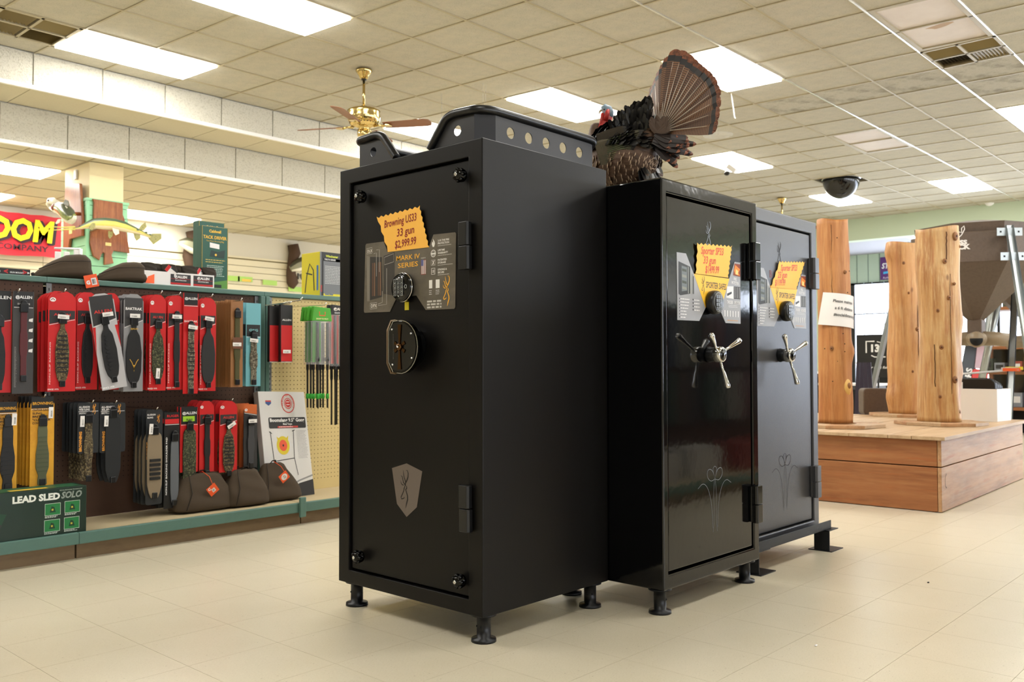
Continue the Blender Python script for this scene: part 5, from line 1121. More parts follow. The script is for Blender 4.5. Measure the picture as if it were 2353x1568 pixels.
finpoly('tail_fin', [(340, 539), (352, 537), (371, 537), (371, 549), (353, 562), (342, 549)], G, gar, o0)
finpoly('dorsal_fin', [(318, 528), (325, 518), (334, 511), (337, 521), (330, 530)], G, gar, o0)
finpoly('anal_fin', [(307, 535), (322, 538), (323, 547), (314, 554), (309, 545)], G, gar, o0)
finpoly('pelvic_fin', [(258, 524), (273, 528), (274, 537), (266, 541), (261, 534)], G-.05, gar, o0, flat('#e0d3b4'))
finpoly('pelvic_fin', [(249, 531), (260, 532), (259, 542), (252, 549), (249, 543)], G, gar, o0)
finpoly('pectoral_fin', [(206, 520), (212, 512), (219, 513), (219, 522), (212, 529), (206, 527)], G-.09, gar, o0)
MB('black').ell(tuple(gy(181, 520)-o0+Vector((0, -.02, 0))), (.005, .004, .005), 8, 6).build('eye', gar)
for x, y in ((314, 529), (333, 535), (342, 540)):
    MB(gb).ell(tuple(gy(x, y)-o0+Vector((0, -.030, 0))), (.016, .006, .008), 8, 6).build('spot', gar)
# open mouthed bass
XB = 3.62
def bx(x, y): return pt(x, y, 'x', XB)
bo = bx(150, 490); bass = empty('mounted_open_mouth_fish', bo, 0, 'green and white mounted fish with gaping mouth on the left plaque', 'mounted fish')
bb, bf, bl = mat('bass_back', '#4b5240', .25), mat('bass_flank', '#8f9a5a', .25, mix=[('noise', 25, I1, '#3f4a2c', .5, .6, .8)]), mat('bass_belly', '#e3dfcc', .3)
pxb = Vector(bo).dot(fw)/F
sp = [(128, 478, 13, 10), (138, 479, 16, 13), (148, 484, 20, 15), (158, 495, 20, 14), (165, 503, 14, 10), (170, 500, 8, 6), (172, 494, 5, 3)]
fishbody('fish_body', [tuple(bx(x, y)-bo) for x, y, _, _ in sp], [c*pxb*.9 for *_, c, _ in sp], [d*pxb for *_, d in sp], (bb, bf, bl), bass, 0)
MB(bl).tube([tuple(bx(134, 470)-bo), tuple(bx(122, 462)-bo), tuple(bx(114, 462)-bo), tuple(bx(111, 470)-bo), tuple(bx(113, 477)-bo)], [.03, .035, .03, .025, .012], 10).build('upper_jaw', bass)
MB(bl).tube([tuple(bx(136, 488)-bo), tuple(bx(126, 484)-bo), tuple(bx(116, 478)-bo)], [.03, .022, .015], 10).build('lower_jaw', bass)
MB(flat('#7a2418')).ell(tuple(bx(130, 478)-bo+Vector((-.03, -.02, 0))), (.03, .045, .038), 10, 8).build('mouth_inside', bass)
MB('black').ell(tuple(bx(119, 464)-bo+Vector((-.035, 0, .01))), (.010, .010, .010), 8, 6).build('eye', bass)
def finx(name, pts, m=None): 
    v = [bx(*p)-bo for p in pts]; n = len(v); b = MB(m or bl); b.add([tuple(p+Vector((-.03, 0, 0))) for p in v]+[tuple(p+Vector((-.024, 0, 0))) for p in v], [tuple(range(n)), tuple(range(2*n-1, n-1, -1))]+[(i, n+i, n+(i+1) % n, (i+1) % n) for i in range(n)]); b.build(name, bass, recalc=True)
MB('plank').tube([(.01, .02, 0), (3.79-XB, .05, .02)], .02, 8).build('mount_rod', bass)
finx('pectoral_fin', [(150, 500), (156, 478), (158, 470), (161, 478), (156, 498), (151, 503)]); finx('dorsal_fin', [(152, 468), (157, 459), (163, 462), (166, 472), (160, 476)], bb); finx('pelvic_fin', [(134, 514), (140, 505), (147, 504), (143, 513), (136, 516)], bl)
# pull chain sensor on the pillar, clip
o = MB('white').box((-.02, -.03, -.05), (0, .03, .05)).build('wall_sensor', None, .004, loc=pt(176, 402, 'x', 3.848)); tag(o, 'small white box sensor high on the left face of the pillar', 'sensor')
# banner
Yb = 12.70; a = pt(0, 540, 'y', Yb); xr = pt(148, 540, 'y', Yb).x; z1, z0 = 2.90, 2.34
bn = empty('wall_banner', (xr, Yb, 0), 0, 'red banner with yellow block letters on the cream back wall', 'banner')
b = MB(flat('#cf2231', .45)); n = 16; L = 2.3; vs = []
for i in range(n+1):
    x = -L+L*i/n; y = .012*sin(i*1.7)
    vs += [(x, y, z0+.010*sin(i)), (x, y, z1-.01*(i % 2))]
b.add(vs, [(2*i, 2*i+2, 2*i+3, 2*i+1) for i in range(n)], True); b.build('cloth', bn)
b = panel('#2a1420'); b.text('BOOM', -.012-.085, 2.535, .27, .025, 'r', bold=.06, shear=.12, fit=1.02); b.text('BOOM', -.028-.085, 2.525, .27, .024, 'r', bold=.06, shear=.12, fit=1.02); b.m('#f3dc12'); b.text('BOOM', -.055-.085, 2.548, .27, .030, 'r', bold=.045, shear=.12, fit=1.02)
b.m('#3a1420'); b.text('EQUIPMENT COMPANY', -.21, 2.41, .072, .026, 'r', bold=.02, fit=1.40); b.build('lettering', bn)
# driftwood fish mounts on the back wall
def driftfish(px_, lab, flip=1, s=1.0, wood=True):
    p = pt(*px_, 'y', 12.70); r = empty('driftwood_fish_mount', p, 0, lab, 'mounted fish')
    MB(flat('#4a3524', .8)).tube([(-.06, .06, .36*s), (-.03, .05, .22*s), (-.08, .06, .05), (-.10, .05, -.12*s), (-.06, .06, -.28*s), (-.09, .06, -.36*s)], [.09*s, .10*s, .07, .08, .10*s, .05], 9).build('driftwood', r)
    fishbody('fish_body', [(-.16*flip, -.02, -.06), (-.05*flip, -.05, 0), (.08*flip, -.06, .05), (.20*flip, -.06, .08), (.30*flip, -.05, .09)], [.05, .10, .12, .09, .03], [.03, .05, .06, .05, .02], (flat('#3d3a26'), flat('#8b8a70'), bl), r, 0)
    b = MB(flat('#3b3524')); b.box((-.02, -.03, -.22), (.0, -.0, -.12)); b.add([(.0, -.02, -.14), (.06, -.02, -.12), (.22, -.02, -.30), (.20, -.02, -.32), (.04, -.02, -.22)], [(0, 1, 2, 3, 4)]); b.build('tail_fin', r)
    return r
driftfish((685, 612), 'driftwood mount with a white bellied fish beside the yellow box', 1)
driftfish((450, 575), 'driftwood mount with a dark fish half hidden behind the green boxes', -1, .8)
for i, (x, y) in enumerate(((533, 640), (563, 642), (620, 650), (678, 665))):
    p = pt(x, y, 'y', 12.79); o = MB(flat('#a9d15e')).box((-.13, -.01, -.04), (.13, .0, .04)).build('shelf_price_card', None, loc=p)
    if i == 1: MB('orange').box((-.06, -.012, -.035), (.10, -.0101, .0)).build('sale_patch', o)
    tag(o, 'small lime green price card on the empty cream slatwall', 'price card', 'green price cards on the back slatwall')

# ------------------------------------------------------------------ ceiling fans, mirror dome and hanging bits
def fan(x, y, zc, rod, label, ang, nb=4, s=1.0):
    f = empty('ceiling_fan', (x, y, zc), 0, label, 'ceiling fan')
    MB('brass').lathe([(.0, 0), (.075, 0), (.078, -.012), (.062, -.035), (.045, -.060), (.036, -.085), (0, -.085)][::-1], 28).build('canopy', f)
    MB('black').lathe([(0, -.098), (.024, -.098), (.026, -.086), (0, -.086)], 16).build('rubber_collar', f)
    MB('brass').cyl((0, 0, -.085), (0, 0, -rod), .0125, 14).build('downrod', f)
    m = MB('brass').lathe([(0, -rod-.27), (.055, -rod-.27), (.060, -rod-.255), (.058, -rod-.205), (.040, -rod-.195), (.075, -rod-.18), (.120, -rod-.165), (.148, -rod-.125), (.155, -rod-.085), (.150, -rod-.045), (.155, -rod-.030), (.120, -rod-.012), (.04, -rod-.005), (.03, -rod+.02), (0, -rod+.02)], 32).build('motor_housing', f)
    b = MB('dark')
    for i in range(28): a = 2*pi*i/28; b.box((0, 0, 0), (0, 0, 0)) if False else b.add([(.100*cos(a), .100*sin(a), -rod-.1725), (.135*cos(a), .135*sin(a), -rod-.148), (.135*cos(a+.1), .135*sin(a+.1), -rod-.148), (.100*cos(a+.1), .100*sin(a+.1), -rod-.1725)], [(0, 1, 2, 3)])
    b.build('cooling_slots', m, kind='stuff')
    for i in range(nb):
        a = ang+2*pi*i/nb; bl = MB('blade'); Z = -rod-.175; bl.T = Matrix.Rotation(a, 4, 'Z') @ Matrix.Translation((0, 0, Z)) @ Matrix.Rotation(R(-13), 4, 'X')
        bl.prism([(.20, -.055), (.30, -.062), (.60, -.068), (.645, -.055), (.66, -.02), (.66, .02), (.645, .055), (.60, .068), (.30, .062), (.20, .055)], 0, .006); o = bl.build('fan_blade', f, .002)
        br = MB('brass'); br.T = Matrix.Rotation(a, 4, 'Z') @ Matrix.Translation((0, 0, Z)); br.tube([(.10, 0, .0), (.16, 0, .004), (.21, 0, -.006)], [.012, .010, .012], 8).prism(circ(.235, 0, .042, 14, .045), -.007, -.001); br.build('blade_bracket', o)
    return f
fan(5.23, 6.648, 3.655, .36, 'polished brass ceiling fan with brown wood blades, left of the steel rack', R(-60)+pi/2*0)
fan(13.99, 6.70, 3.655, .36, 'brass ceiling fan far back, only its rod shows above the third safe', R(10))
# dark convex mirror dome in a missing tile
c_ = (13.18, 5.36)
d = empty('mirror_dome', (cx(9, 5.4)+T/2, cy(2)+T/2, Hc), 0, 'dark convex mirror dome hanging in a missing tile opening', 'mirror dome')
X0 = 0
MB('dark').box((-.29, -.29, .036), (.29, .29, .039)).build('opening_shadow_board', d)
pr_ = [(.27*sin(R(a)), -.30*cos(R(a))+.02) for a in range(0, 91, 9)]
MB('smoke').lathe(pr_, 28).build('dome', d); MB('chrome').lathe([(.27, .012), (.285, .012), (.285, .022), (.27, .022)], 32).build('dome_rim', d)
# small things hanging from the ceiling
p = pt(2275, 463, 'x', 16.97); q = empty('security_camera', (16.99, p.y, p.z), 0, 'small white turret security camera on the green header', 'camera')
MB('white').ell((-.06, 0, 0), (.085, .085, .085), 16, 12).build('housing', q); MB('white').cyl((0, 0, .04), (-.03, 0, .04), .07, 16).build('mount', q)
for yy in (-.025, .03): MB('black').ell((-.138, yy, -.02), (.015, .015, .015), 8, 6).build('lens', q)
def wire(pts, r, lab, nm='hanging_wire', m='white', cat='wire'): return tag(MB(m).tube(pts, r, 6).build(nm), lab, cat)
zc = 3.655; p = pt(1680, 215, 'z', zc); D = p.x
wire([(p.x, p.y, zc), tuple(pt(1684, 240, 'x', D)), tuple(pt(1688, 270, 'x', D)), tuple(pt(1690, 272, 'x', D))], .006, 'white hooked wire hanging below the large light panel behind the turkey')
for x, y0, y1, lab in ((1110, 190, 252, 'left one of two thin clear lines hanging above the steel rack'), (1116, 196, 252, 'right one of two thin clear lines hanging above the steel rack'), (1015, 215, 290, 'single thin clear line hanging right of the brass fan')):
    p = pt(x, y0, 'z', zc); e = pt(x, y1+30, 'x', p.x); wire([(p.x, p.y, zc), tuple(e)], .004, lab, 'hanging_line', 'clear', 'line')
p = pt(1678, 348, 'z', zc); sg = empty('hanging_sensor', (p.x, p.y, zc), 0, 'small white and black sensor on two wires, in front of a lit panel', 'sensor')
e = pt(1678, 385, 'x', p.x)-p; MB('chrome').tube([(0, 0, 0), (0, 0, e.z*.85)], .004, 6).build('wire', sg); MB('chrome').tube([(.0, -.09, 0), (.0, -.07, e.z*.6)], .003, 6).build('wire', sg)
b = MB('white'); b.T = Matrix.Translation((0, -.01, e.z-.01)) @ Matrix.Rotation(R(40), 4, 'X'); b.box((-.04, -.09, -.03), (.04, .05, .03)); b.build('housing', sg, .01); MB('black').ell((0, .05, e.z-.07), (.035, .04, .03), 10, 8).build('lens', sg)
p = pt(1650, 312, 'z', zc-.16); o = MB('clear').lathe([(0, 0), (.16, 0), (.17, .006), (0, .010)], 28).build('clear_disc', None, loc=p); MB('clear').cyl((0, 0, .008), (0, 0, .16), .003, 6).build('line', o); tag(o, 'faint clear plastic disc hanging right of the turkey tail', 'disc')
p = pt(1880, 405, 'z', zc-.004)

# ------------------------------------------------------------------ mounted turkey on the middle safe
TB = pt(1513, 303, 'y', 2.03)          # tail base
Rr, Ff = Vector((rt.x, rt.y, 0)).normalized(), Vector((fw.x, fw.y, 0)).normalized(); UP = Vector((0, 0, 1))
tk = empty('mounted_turkey', (3.0, 2.05, 1.557), 0, 'mounted wild turkey with fanned tail standing on the gloss black safe', 'mounted bird'); TO = tk.location.copy()
fe = mat('tail_feather', '#6b4a33', .55, mix=[('rings', 34, I1, '#38241a', .35, .6, .8)]); fe2 = mat('tail_feather_warm', '#8a6345', .55, mix=[('rings', 36, I1, '#3d2416', .35, .6, .8)])
band, tip = mat('feather_black_band', '#120c0a', .5), mat('feather_rust_tip', '#8a5338', .6, mix=[('noise', 60, I1, '#4e2c1c', .45, .6, .8)]); shaft = mat('feather_shaft', '#d9cbb8', .4)
dark_f = mat('dark_body_feather', '#0b0807', .35, spec=.6); bronze = mat('bronze_body_feather', '#2c2213', .3, .35, mix=[('noise', 22, I1, '#3d4a2c', .5, .62, .8)]); brownf = mat('brown_body_feather', '#5d4431', .6, mix=[('noise', 40, I1, '#3c291b', .45, .65, .7)])
pale = mat('pale_feather_edge', '#b79d80', .6)
def feather(b, base, dirv, wid, L, nrm, mats, curl=.0, full=False, bw=.10):
    """one leaf-shaped feather from base along dirv; tip zones by material"""
    dirv = dirv.normalized(); side = dirv.cross(nrm).normalized(); N_ = nrm.normalized(); prof = [(0, .12), (.15, .35), (.4, .62), (.7, .92), (.86, 1.0), (.93, .97), (.985, .62), (1.0, .25)] if full else [(0, .5), (.35, .95), (.7, 1), (.9, .75), (1, .2)]
    ts = [p[0] for p in prof]; rows = []
    for t, ww in prof:
        c = base+dirv*L*t+N_*curl*L*t*t; rows.append((c-side*wid*ww/2-N_*wid*.06*ww, c+N_*wid*.02, c+side*wid*ww/2-N_*wid*.06*ww))
    for i in range(len(rows)-1):
        tm = (ts[i]+ts[i+1])/2
        if full: b.m(mats[0] if tm < .80 else (mats[1] if tm < .93 else mats[2]))
        else: b.m(mats[0] if tm < .85 or len(mats) < 2 else mats[1])
        a, c = rows[i], rows[i+1]; b.add([a[0], a[1], a[2], c[0], c[1], c[2]], [(0, 1, 4, 3), (1, 2, 5, 4)])
for i in range(19):
    a = R(-58+i*(58+97)/18)
    if a >= 0: lat = Rr*.53*sin(a)-Ff*.74*sin(a); L = .335-.03*abs(sin(a))+.012*cos(5*a)
    else: lat = Ff*.95*abs(sin(a))-Rr*.20*abs(sin(a)); L = .335-.03*abs(sin(a))
    d_ = (UP*cos(a)+lat+Rr*.18*max(0, cos(a))).normalized(); nrm = (-(Ff)*.72-Rr*.4+UP*.1) if a >= -.1 else None
    if nrm is None: tt = abs(a)/R(58); nrm = (-Ff*.72-Rr*.4)*(1-tt)+(-Rr*.95-Ff*.2)*tt
    nrm = (nrm-d_*nrm.dot(d_)).normalized()
    base = TB+Rr*.0008*i; b = MB(fe); b.T = Matrix.Translation(-TB)
    feather(b, base-nrm*.0014*(i % 2)-nrm*.0004*i, d_, .062, L, nrm, (fe if i % 2 else fe2, band, tip), .02, True)
    # ragged rust fringe
    b.m(tip); sd = d_.cross(nrm).normalized(); e = base+d_*L*.97-nrm*.0014*(i % 2)
    for k in range(6): c = e+sd*(-.024+.0095*k); b.add([c-sd*.005-d_*.01, c+sd*.005-d_*.01, c+d_*rnd.uniform(.006, .017)*(1-.12*abs(k-2.5))], [(0, 1, 2)])
    o = b.build('tail_feather', tk, loc=TB-TO)
    s_ = MB(shaft); s_.T = Matrix.Translation(-TB); s_.tube([base+nrm*.003, base+d_*L*.5+nrm*.0045+nrm*.02*L*.25, base+d_*L*.84+nrm*.003+nrm*.02*L*.7], [.0022, .0016, .0006], 5).build('shaft', o)
# body: one continuous skin
def bl(p, q, t): return p*(1-t)+q*t
BF = (-Rr*.70+Ff*.71).normalized(); BS = BF.cross(UP).normalized()      # forward, and the bird's right side
rings = []   # centre, vertical radius, side radius along the body axis
C0 = TB+BF*.02+UP*-.015
spec = [(.0, .03, .025, .035), (.05, -.01, .07, .07), (.11, -.05, .115, .115), (.18, -.075, .145, .140), (.25, -.075, .150, .145), (.31, -.055, .135, .125), (.355, -.02, .105, .09), (.385, .02, .065, .055), (.40, .055, .04, .038), (.405, .09, .028, .026), (.40, .118, .024, .022)]
b = MB(brownf); b.T = Matrix.Translation(-TO); n = 20; vs = []
for i, (f, u, rv, rs) in enumerate(spec):
    c = C0+BF*f*.78+UP*u; nx = spec[min(i+1, len(spec)-1)]; pv = spec[max(i-1, 0)]; tg = (BF*(nx[0]-pv[0])*.78+UP*(nx[1]-pv[1])).normalized(); uu = BS.cross(tg).normalized()
    if uu.z < 0: uu = -uu
    if i > 7: uu = (uu*.3-BF).normalized()
    for j in range(n): a = 2*pi*j/n; vs.append(c+BS*rs*cos(a)+uu*rv*sin(a))
fs = [(i*n+j, i*n+(j+1) % n, (i+1)*n+(j+1) % n, (i+1)*n+j) for i in range(len(spec)-1) for j in range(n)]+[tuple(range(n))[::-1], tuple((len(spec)-1)*n+j for j in range(n))]
o = b.add(vs, fs, True).build('body', tk, recalc=True); sb = o.modifiers.new('s', 'SUBSURF'); sb.levels = sb.render_levels = 1
BC = C0+BF*.165+UP*-.072
def surf(lon, lat_, k=1.0):   # point on the body ellipsoid: lon 0 = front, 90 = bird's left/right, lat -90..90
    d_ = BF*cos(lat_)*cos(lon)+BS*cos(lat_)*sin(lon)+UP*sin(lat_); p = BC+BF*d_.dot(BF)*.165*k+BS*d_.dot(BS)*.150*k+UP*d_.dot(UP)*.150*k
    nn = (BF*d_.dot(BF)/.185+BS*d_.dot(BS)/.15+UP*d_.dot(UP)/.15).normalized(); return p, nn
def coat(name, lons, lats, m, L, wd, step, lift=.35, k=1.0, drop=0.0):
    b = MB(m[0]); b.T = Matrix.Translation(-TO); la = lats[0]; row = 0
    while la < lats[1]:
        lo = lons[0]+(row % 2)*step*.6
        while lo < lons[1]:
            p, nn = surf(lo+rnd.uniform(-.03, .03), la, k); back = -BF*1.0-UP*(.35+drop); back = (back-nn*back.dot(nn)).normalized(); dv = (back+nn*lift*rnd.uniform(.6, 1.3)+BS*rnd.uniform(-.08, .08)+UP*rnd.uniform(-.05, .05)).normalized()
            feather(b, p-nn*.004, dv, wd*rnd.uniform(.85, 1.15), L*rnd.uniform(.8, 1.2), nn, m, -.05)
            lo += step/max(.35, cos(la))
        la += step*.85; row += 1
    return b.build(name, tk, kind='stuff')
coat('flank_feathers', (-pi, pi), (R(-80), R(5)), (brownf, pale), .040, .030, .15, .16)
coat('back_feathers', (-pi, pi), (R(22), R(85)), (dark_f, dark_f), .055, .045, .13, .35, 1.02)
# ruffled black mantle rising to the fan
b = MB(dark_f); b.T = Matrix.Translation(-TO)
for i in range(420):
    t = rnd.random(); a = rnd.uniform(-1, 1); f = .02+t*.19
    p = C0+BF*f+UP*(.085-.085*t+rnd.uniform(-.09, .0))+BS*a*.08; dv = (-BF*.35+UP*(.75+.2*rnd.random())+BS*a*.35).normalized()
    feather(b, p, dv, .026, .055*rnd.uniform(.7, 1.15), (BS*a-BF*.3+UP*.1).normalized(), (dark_f, dark_f), -.1)
b.build('mantle_feathers', tk, kind='stuff')
b = MB(dark_f); b.T = Matrix.Translation(-TO)
for i in range(330):
    fx_ = rnd.random(); x = 1410+84*fx_; y = 292-58*fx_**.8+rnd.uniform(4, 60); dd = rt*((x-1176.5)/F)-up*((y-784)/F)+fw; o_ = Vector((0, 0, CH)); p = o_+dd*((BC-Ff*rnd.uniform(.04, .12)-o_).dot(Ff)/dd.dot(Ff))
    feather(b, p, (UP*(.6+.5*rnd.random())+Rr*rnd.uniform(-.5, .35)-Ff*.25).normalized(), .020, rnd.uniform(.03, .05), (-Ff+Rr*rnd.uniform(-.3, .3)).normalized(), (dark_f, dark_f), .15)
b.build('neck_ruff_feathers', tk, kind='stuff')
# tail coverts below and behind the fan base
b = MB(fe); b.T = Matrix.Translation(-TO)
for i in range(70):
    a = rnd.uniform(-.9, 1.4); dv = (Rr*.75*sin(a)+UP*cos(a)*.9-Ff*.35).normalized(); feather(b, TB+Rr*rnd.uniform(-.015, .02)-Ff*.02-UP*.01, dv, .022, rnd.uniform(.03, .075), (-Ff-Rr*.3).normalized(), (mat('covert', '#5e4c40', .6),), .05)
b.build('tail_coverts', tk, kind='stuff')
b = MB(brownf); b.T = Matrix.Translation(-TO); rust = (mat('covert_dark', '#1f1410', .5), tip)
for i in range(55):
    a = rnd.uniform(R(95), R(165)); dv = (Rr*.85*sin(a)+UP*cos(a)*.8-Ff*.25+Rr*.25).normalized(); feather(b, TB-UP*rnd.uniform(.0, .07)+Rr*rnd.uniform(-.03, .03)-Ff*rnd.uniform(-.02, .03), dv, .034, rnd.uniform(.07, .125), (-Ff+Rr*.2+UP*.3).normalized(), rust, .06)
b.build('undertail_feathers', tk, kind='stuff')
# drooping dark vent tuft behind the legs
b = MB(dark_f); b.T = Matrix.Translation(-TO)
for i in range(40):
    feather(b, BC-BF*.13-UP*rnd.uniform(.0, .06)+BS*rnd.uniform(-.05, .05), (-UP*1-BF*rnd.uniform(.0, .5)).normalized(), .035, rnd.uniform(.07, .11), (-BF-Ff*.3).normalized(), (dark_f, mat('vent_tip', '#4b3526', .6)), 0)
b.build('vent_feathers', tk, kind='stuff')
# wing on the side towards the camera: long overlapping quills in rows
sgn = 1 if BS.dot(-Ff) > 0 else -1; WS = BS*sgn
wm = [mat('wing_quill', '#6a4b2e', .45, mix=[('bars', 8, (1, 1, 1), '#3b2818', .4, .6, .7)]), mat('wing_covert', '#4d4431', .35, .2, mix=[('noise', 30, I1, '#2f3a24', .5, .6, .8)]), mat('wing_shoulder', '#332b20', .3, .3)]
def Wp(x, y, off):   # a point on the bird's camera-side flank, off metres in front of its middle
    base = BC-Ff*off; dd = rt*((x-1176.5)/F)-up*((y-784)/F)+fw; o_ = Vector((0, 0, CH)); return o_+dd*((base-o_).dot(Ff)/dd.dot(Ff))
for row, (cnt, bx0, by0, bdx, bdy, ex0, ey0, edx, edy, wdt, off, m_) in enumerate(((14, 1372, 352, 3.4, 3.2, 1462, 336, -3.4, 4.6, .030, .150, wm[0]), (12, 1366, 330, 1.2, 4.2, 1478, 303, -3.0, 5.0, .026, .160, wm[1]), (9, 1370, 312, .8, 4.0, 1438, 294, 1.0, 5.0, .026, .160, wm[2]))):
    b = MB(m_); b.T = Matrix.Translation(-TO); b2_ = MB(flat('#6f7a4e', .3)); b2_.T = b.T.copy()
    for i in range(cnt):
        p0 = Wp(bx0+bdx*i, by0+bdy*i, off-.03-.0012*i); p1 = Wp(ex0+edx*i, ey0+edy*i, off-.01-.0012*i); dv = p1-p0
        feather(b, p0, dv, wdt, dv.length, (-Ff+UP*.15).normalized(), (m_, mat('wing_edge', '#1c1712', .5)), .08)
        if row == 1: q = (-Ff); b2_.tube([p0+dv*.25+q*.008, p0+dv*.6+q*.014+UP*.004, p0+dv*.82+q*.013+UP*.002], [.0010, .0016, .0006], 4)
    o = b.build(('wing_quills', 'wing_coverts', 'shoulder_feathers')[row], tk, kind='stuff')
    if row == 1: b2_.build('green_feather_edges', o, kind='stuff')
# head and neck
H0 = C0+BF*.30+UP*.10
hd_ = mat('bare_red_skin', '#c22a24', .45, mix=[('noise', 60, I1, '#8f1a1c', .5, .6, .7)]); hb = mat('bare_blue_skin', '#7f95a6', .5, mix=[('noise', 70, I1, '#c7a8a8', .55, .65, .8)])
hp = lambda x, y: pt(x, y, 'y', H0.y)
hx = Vector((H0.x, H0.y, 0)); pxm = (Vector((H0.x, H0.y, 1.9))-Vector((0, 0, CH))).dot(fw)/F
def H(x, y): # a point on the upright plane through the neck facing the camera
    base = Vector((H0.x, H0.y, 0)); dd = rt*((x-1176.5)/F)-up*((y-784)/F)+fw; o_ = Vector((0, 0, CH)); t = (base-o_).dot(Ff)/dd.dot(Ff); return o_+dd*t
b = MB(hd_); b.T = Matrix.Translation(-TO); b.tube([H(1392, 330), H(1386, 312), H(1385, 296), H(1392, 280), H(1398, 266)], [.040, .032, .027, .024, .021], 12).build('neck', tk)
b = MB(hb); b.T = Matrix.Translation(-TO); b.tube([H(1401, 272), H(1398, 262), H(1394, 254), H(1387, 249), H(1382, 250)], [.018, .026, .027, .020, .010], 12); hdobj = b.build('head', tk)
b = MB(hd_); b.T = Matrix.Translation(-TO); b.tube([H(1384, 262)-Ff*.012, H(1383, 275)-Ff*.012, H(1380, 290)-Ff*.01, H(1376, 305)], [.007, .009, .010, .006], 8).build('wattle', hdobj)
b = MB(hd_); b.T = Matrix.Translation(-TO); b.tube([H(1396, 255)-Ff*.020, H(1394, 266)-Ff*.022, H(1390, 280)-Ff*.020], [.008, .012, .012], 8).build('red_cheek', hdobj)
b = MB(flat('#c9b489')); b.T = Matrix.Translation(-TO); b.tube([H(1382, 253), H(1378, 257), H(1376, 262)], [.006, .0045, .002], 8).build('beak', hdobj)
b = MB('black'); b.T = Matrix.Translation(-TO); b.ell(H(1387, 255)-Ff*.021, (.0038, .0038, .0038), 8, 6).build('eye', hdobj)
for s_ in (-1, 1):
    b = MB(flat('#8a5a4a')); b.T = Matrix.Translation(-TO); f0 = BC+BS*s_*.055-UP*.12; g_ = Vector((f0.x, f0.y, TO.z+.004)); b.tube([f0, bl(f0, g_, .6), g_+UP*.012], [.02, .010, .008], 8)
    for k in (-.5, 0, .5): b.tube([g_+UP*.010, g_+(BF*cos(k)+BS*sin(k))*.045+UP*.008], [.006, .004], 6)
    b.build('leg', tk)
MB('plank').box((-.22, -.12, -.0015), (.10, .16, -.0005)).build('base_board', tk) if False else None

# ------------------------------------------------------------------ wooden platform with log posts
PT = .455
pf = empty('wooden_platform', (5.70, 1.735, 0), R(1.4), 'low wooden plank platform on the right carrying three log posts', 'platform')
PW, PD = 2.14, 2.6      # along +X and +Y
MB('ply').box((.0, .0, .004), (PW, .022, .268)).build('board', pf, .003); MB('ply').box((.0, .0, .274), (PW, .022, PT-.024)).build('board', pf, .003)
MB('plx').box((-.0, .024, .004), (.022, PD, .268)).build('board', pf, .003); MB('plx').box((-.0, .024, .274), (.022, PD, PT-.024)).build('board', pf, .003)
MB('ply').box((PW-.022, .024, .004), (PW, PD, .268)).build('board', pf, .003); MB('ply').box((PW-.022, .024, .274), (PW, PD, PT-.024)).build('board', pf, .003)
MB('plx').box((.0, PD, .004), (PW, PD+.02, PT-.024)).build('board', pf, .003)
o = panel('dark', .0006); o.stroke(smooth([(.10, .225), (.075, .21), (.07, .18), (.075, .15), (.10, .14)], 3), .005, .0); o.build('handhold_seam', pf)
y = -.03; ws = [.19, .14, .24, .20, .24, .24, .24, .24, .24, .24, .24, .24]; i = 0
while y < PD: w_ = ws[i % 12]; MB('plt').box((-.03, y+.0015, PT-.022-.0*i), (PW+.03, min(y+w_-.0015, PD+.04), PT-(.0015 if i % 2 else 0))).build('top_board', pf, .002); y += w_; i += 1
def log(x, y, z0, h, r, m, label, seed, bulges=(), taper=.0, flare=.0, ovl=1.0, irr=1.0):
    rg = random.Random(seed); ph = [(rg.uniform(0, 6.3), rg.uniform(.5, 1.6), rg.choice((2, 3, 5))) for _ in range(5)]
    t = empty('log_post', (x, y, z0), 0, label, 'log post'); n, K = 36, 44; vs = []
    for j in range(K+1):
        z = h*j/K; s_ = z/h
        for i in range(n):
            a = 2*pi*i/n; q = 1+sum(.024*sin(k_*a+p_+z*f_*3) for p_, f_, k_ in ph)+.012*sin(9*a+z*2)+irr*(.030*sin(z*6.5+seed+a)+.016*sin(z*15+2*a+seed))
            for (bz, ba, bh, bw) in bulges: da = (a-R(ba)+pi) % (2*pi)-pi; q += bh*math.exp(-((z-bz)/bw)**2-(da/.45)**2)
            rr = r*q*(1-taper*s_)*(1+flare*(1-s_)**6); vs.append((rr*cos(a), rr*sin(a)*ovl, z+(.012*sin(a*2+seed) if j == K else 0)))
    fs = [(j*n+i, j*n+(i+1) % n, (j+1)*n+(i+1) % n, (j+1)*n+i) for j in range(K) for i in range(n)]+[tuple(K*n+i for i in range(n)), tuple(range(n))[::-1]]
    MB(m).add(vs, fs, True).build('trunk', t)
    return t
def knot(t, r, az, z, s, ring=None):
    a = R(az); Mx = Matrix.Rotation(a, 4, 'Z') @ Matrix.Translation((r, 0, z)) @ Matrix(((0, 0, 1, 0), (1, 0, 0, 0), (0, 1, 0, 0), (0, 0, 0, 1)))
    if ring: b = MB(flat('#d9ae62', .5)); b.T = Mx; b.lathe([(0, .004), (s*ring, -.004), (s*ring*1.05, -.012)][::-1], 18) if False else b.ell((0, -.01, -.012), (s*ring, s*ring*1.55, .022), 18, 8); b.build('peeled_patch', t)
    b = MB(flat('#865830', .6)); b.T = Mx; b.ell((0, 0, .0), (s, s*1.25, .010 if not ring else .014), 12, 8); k = b.build('knot', t); c = MB(flat('#3a1f10', .8)); c.T = Mx; c.ell((0, 0, .007), (s*.35, s*.4, .006), 8, 6); c.build('knot_heart', k)
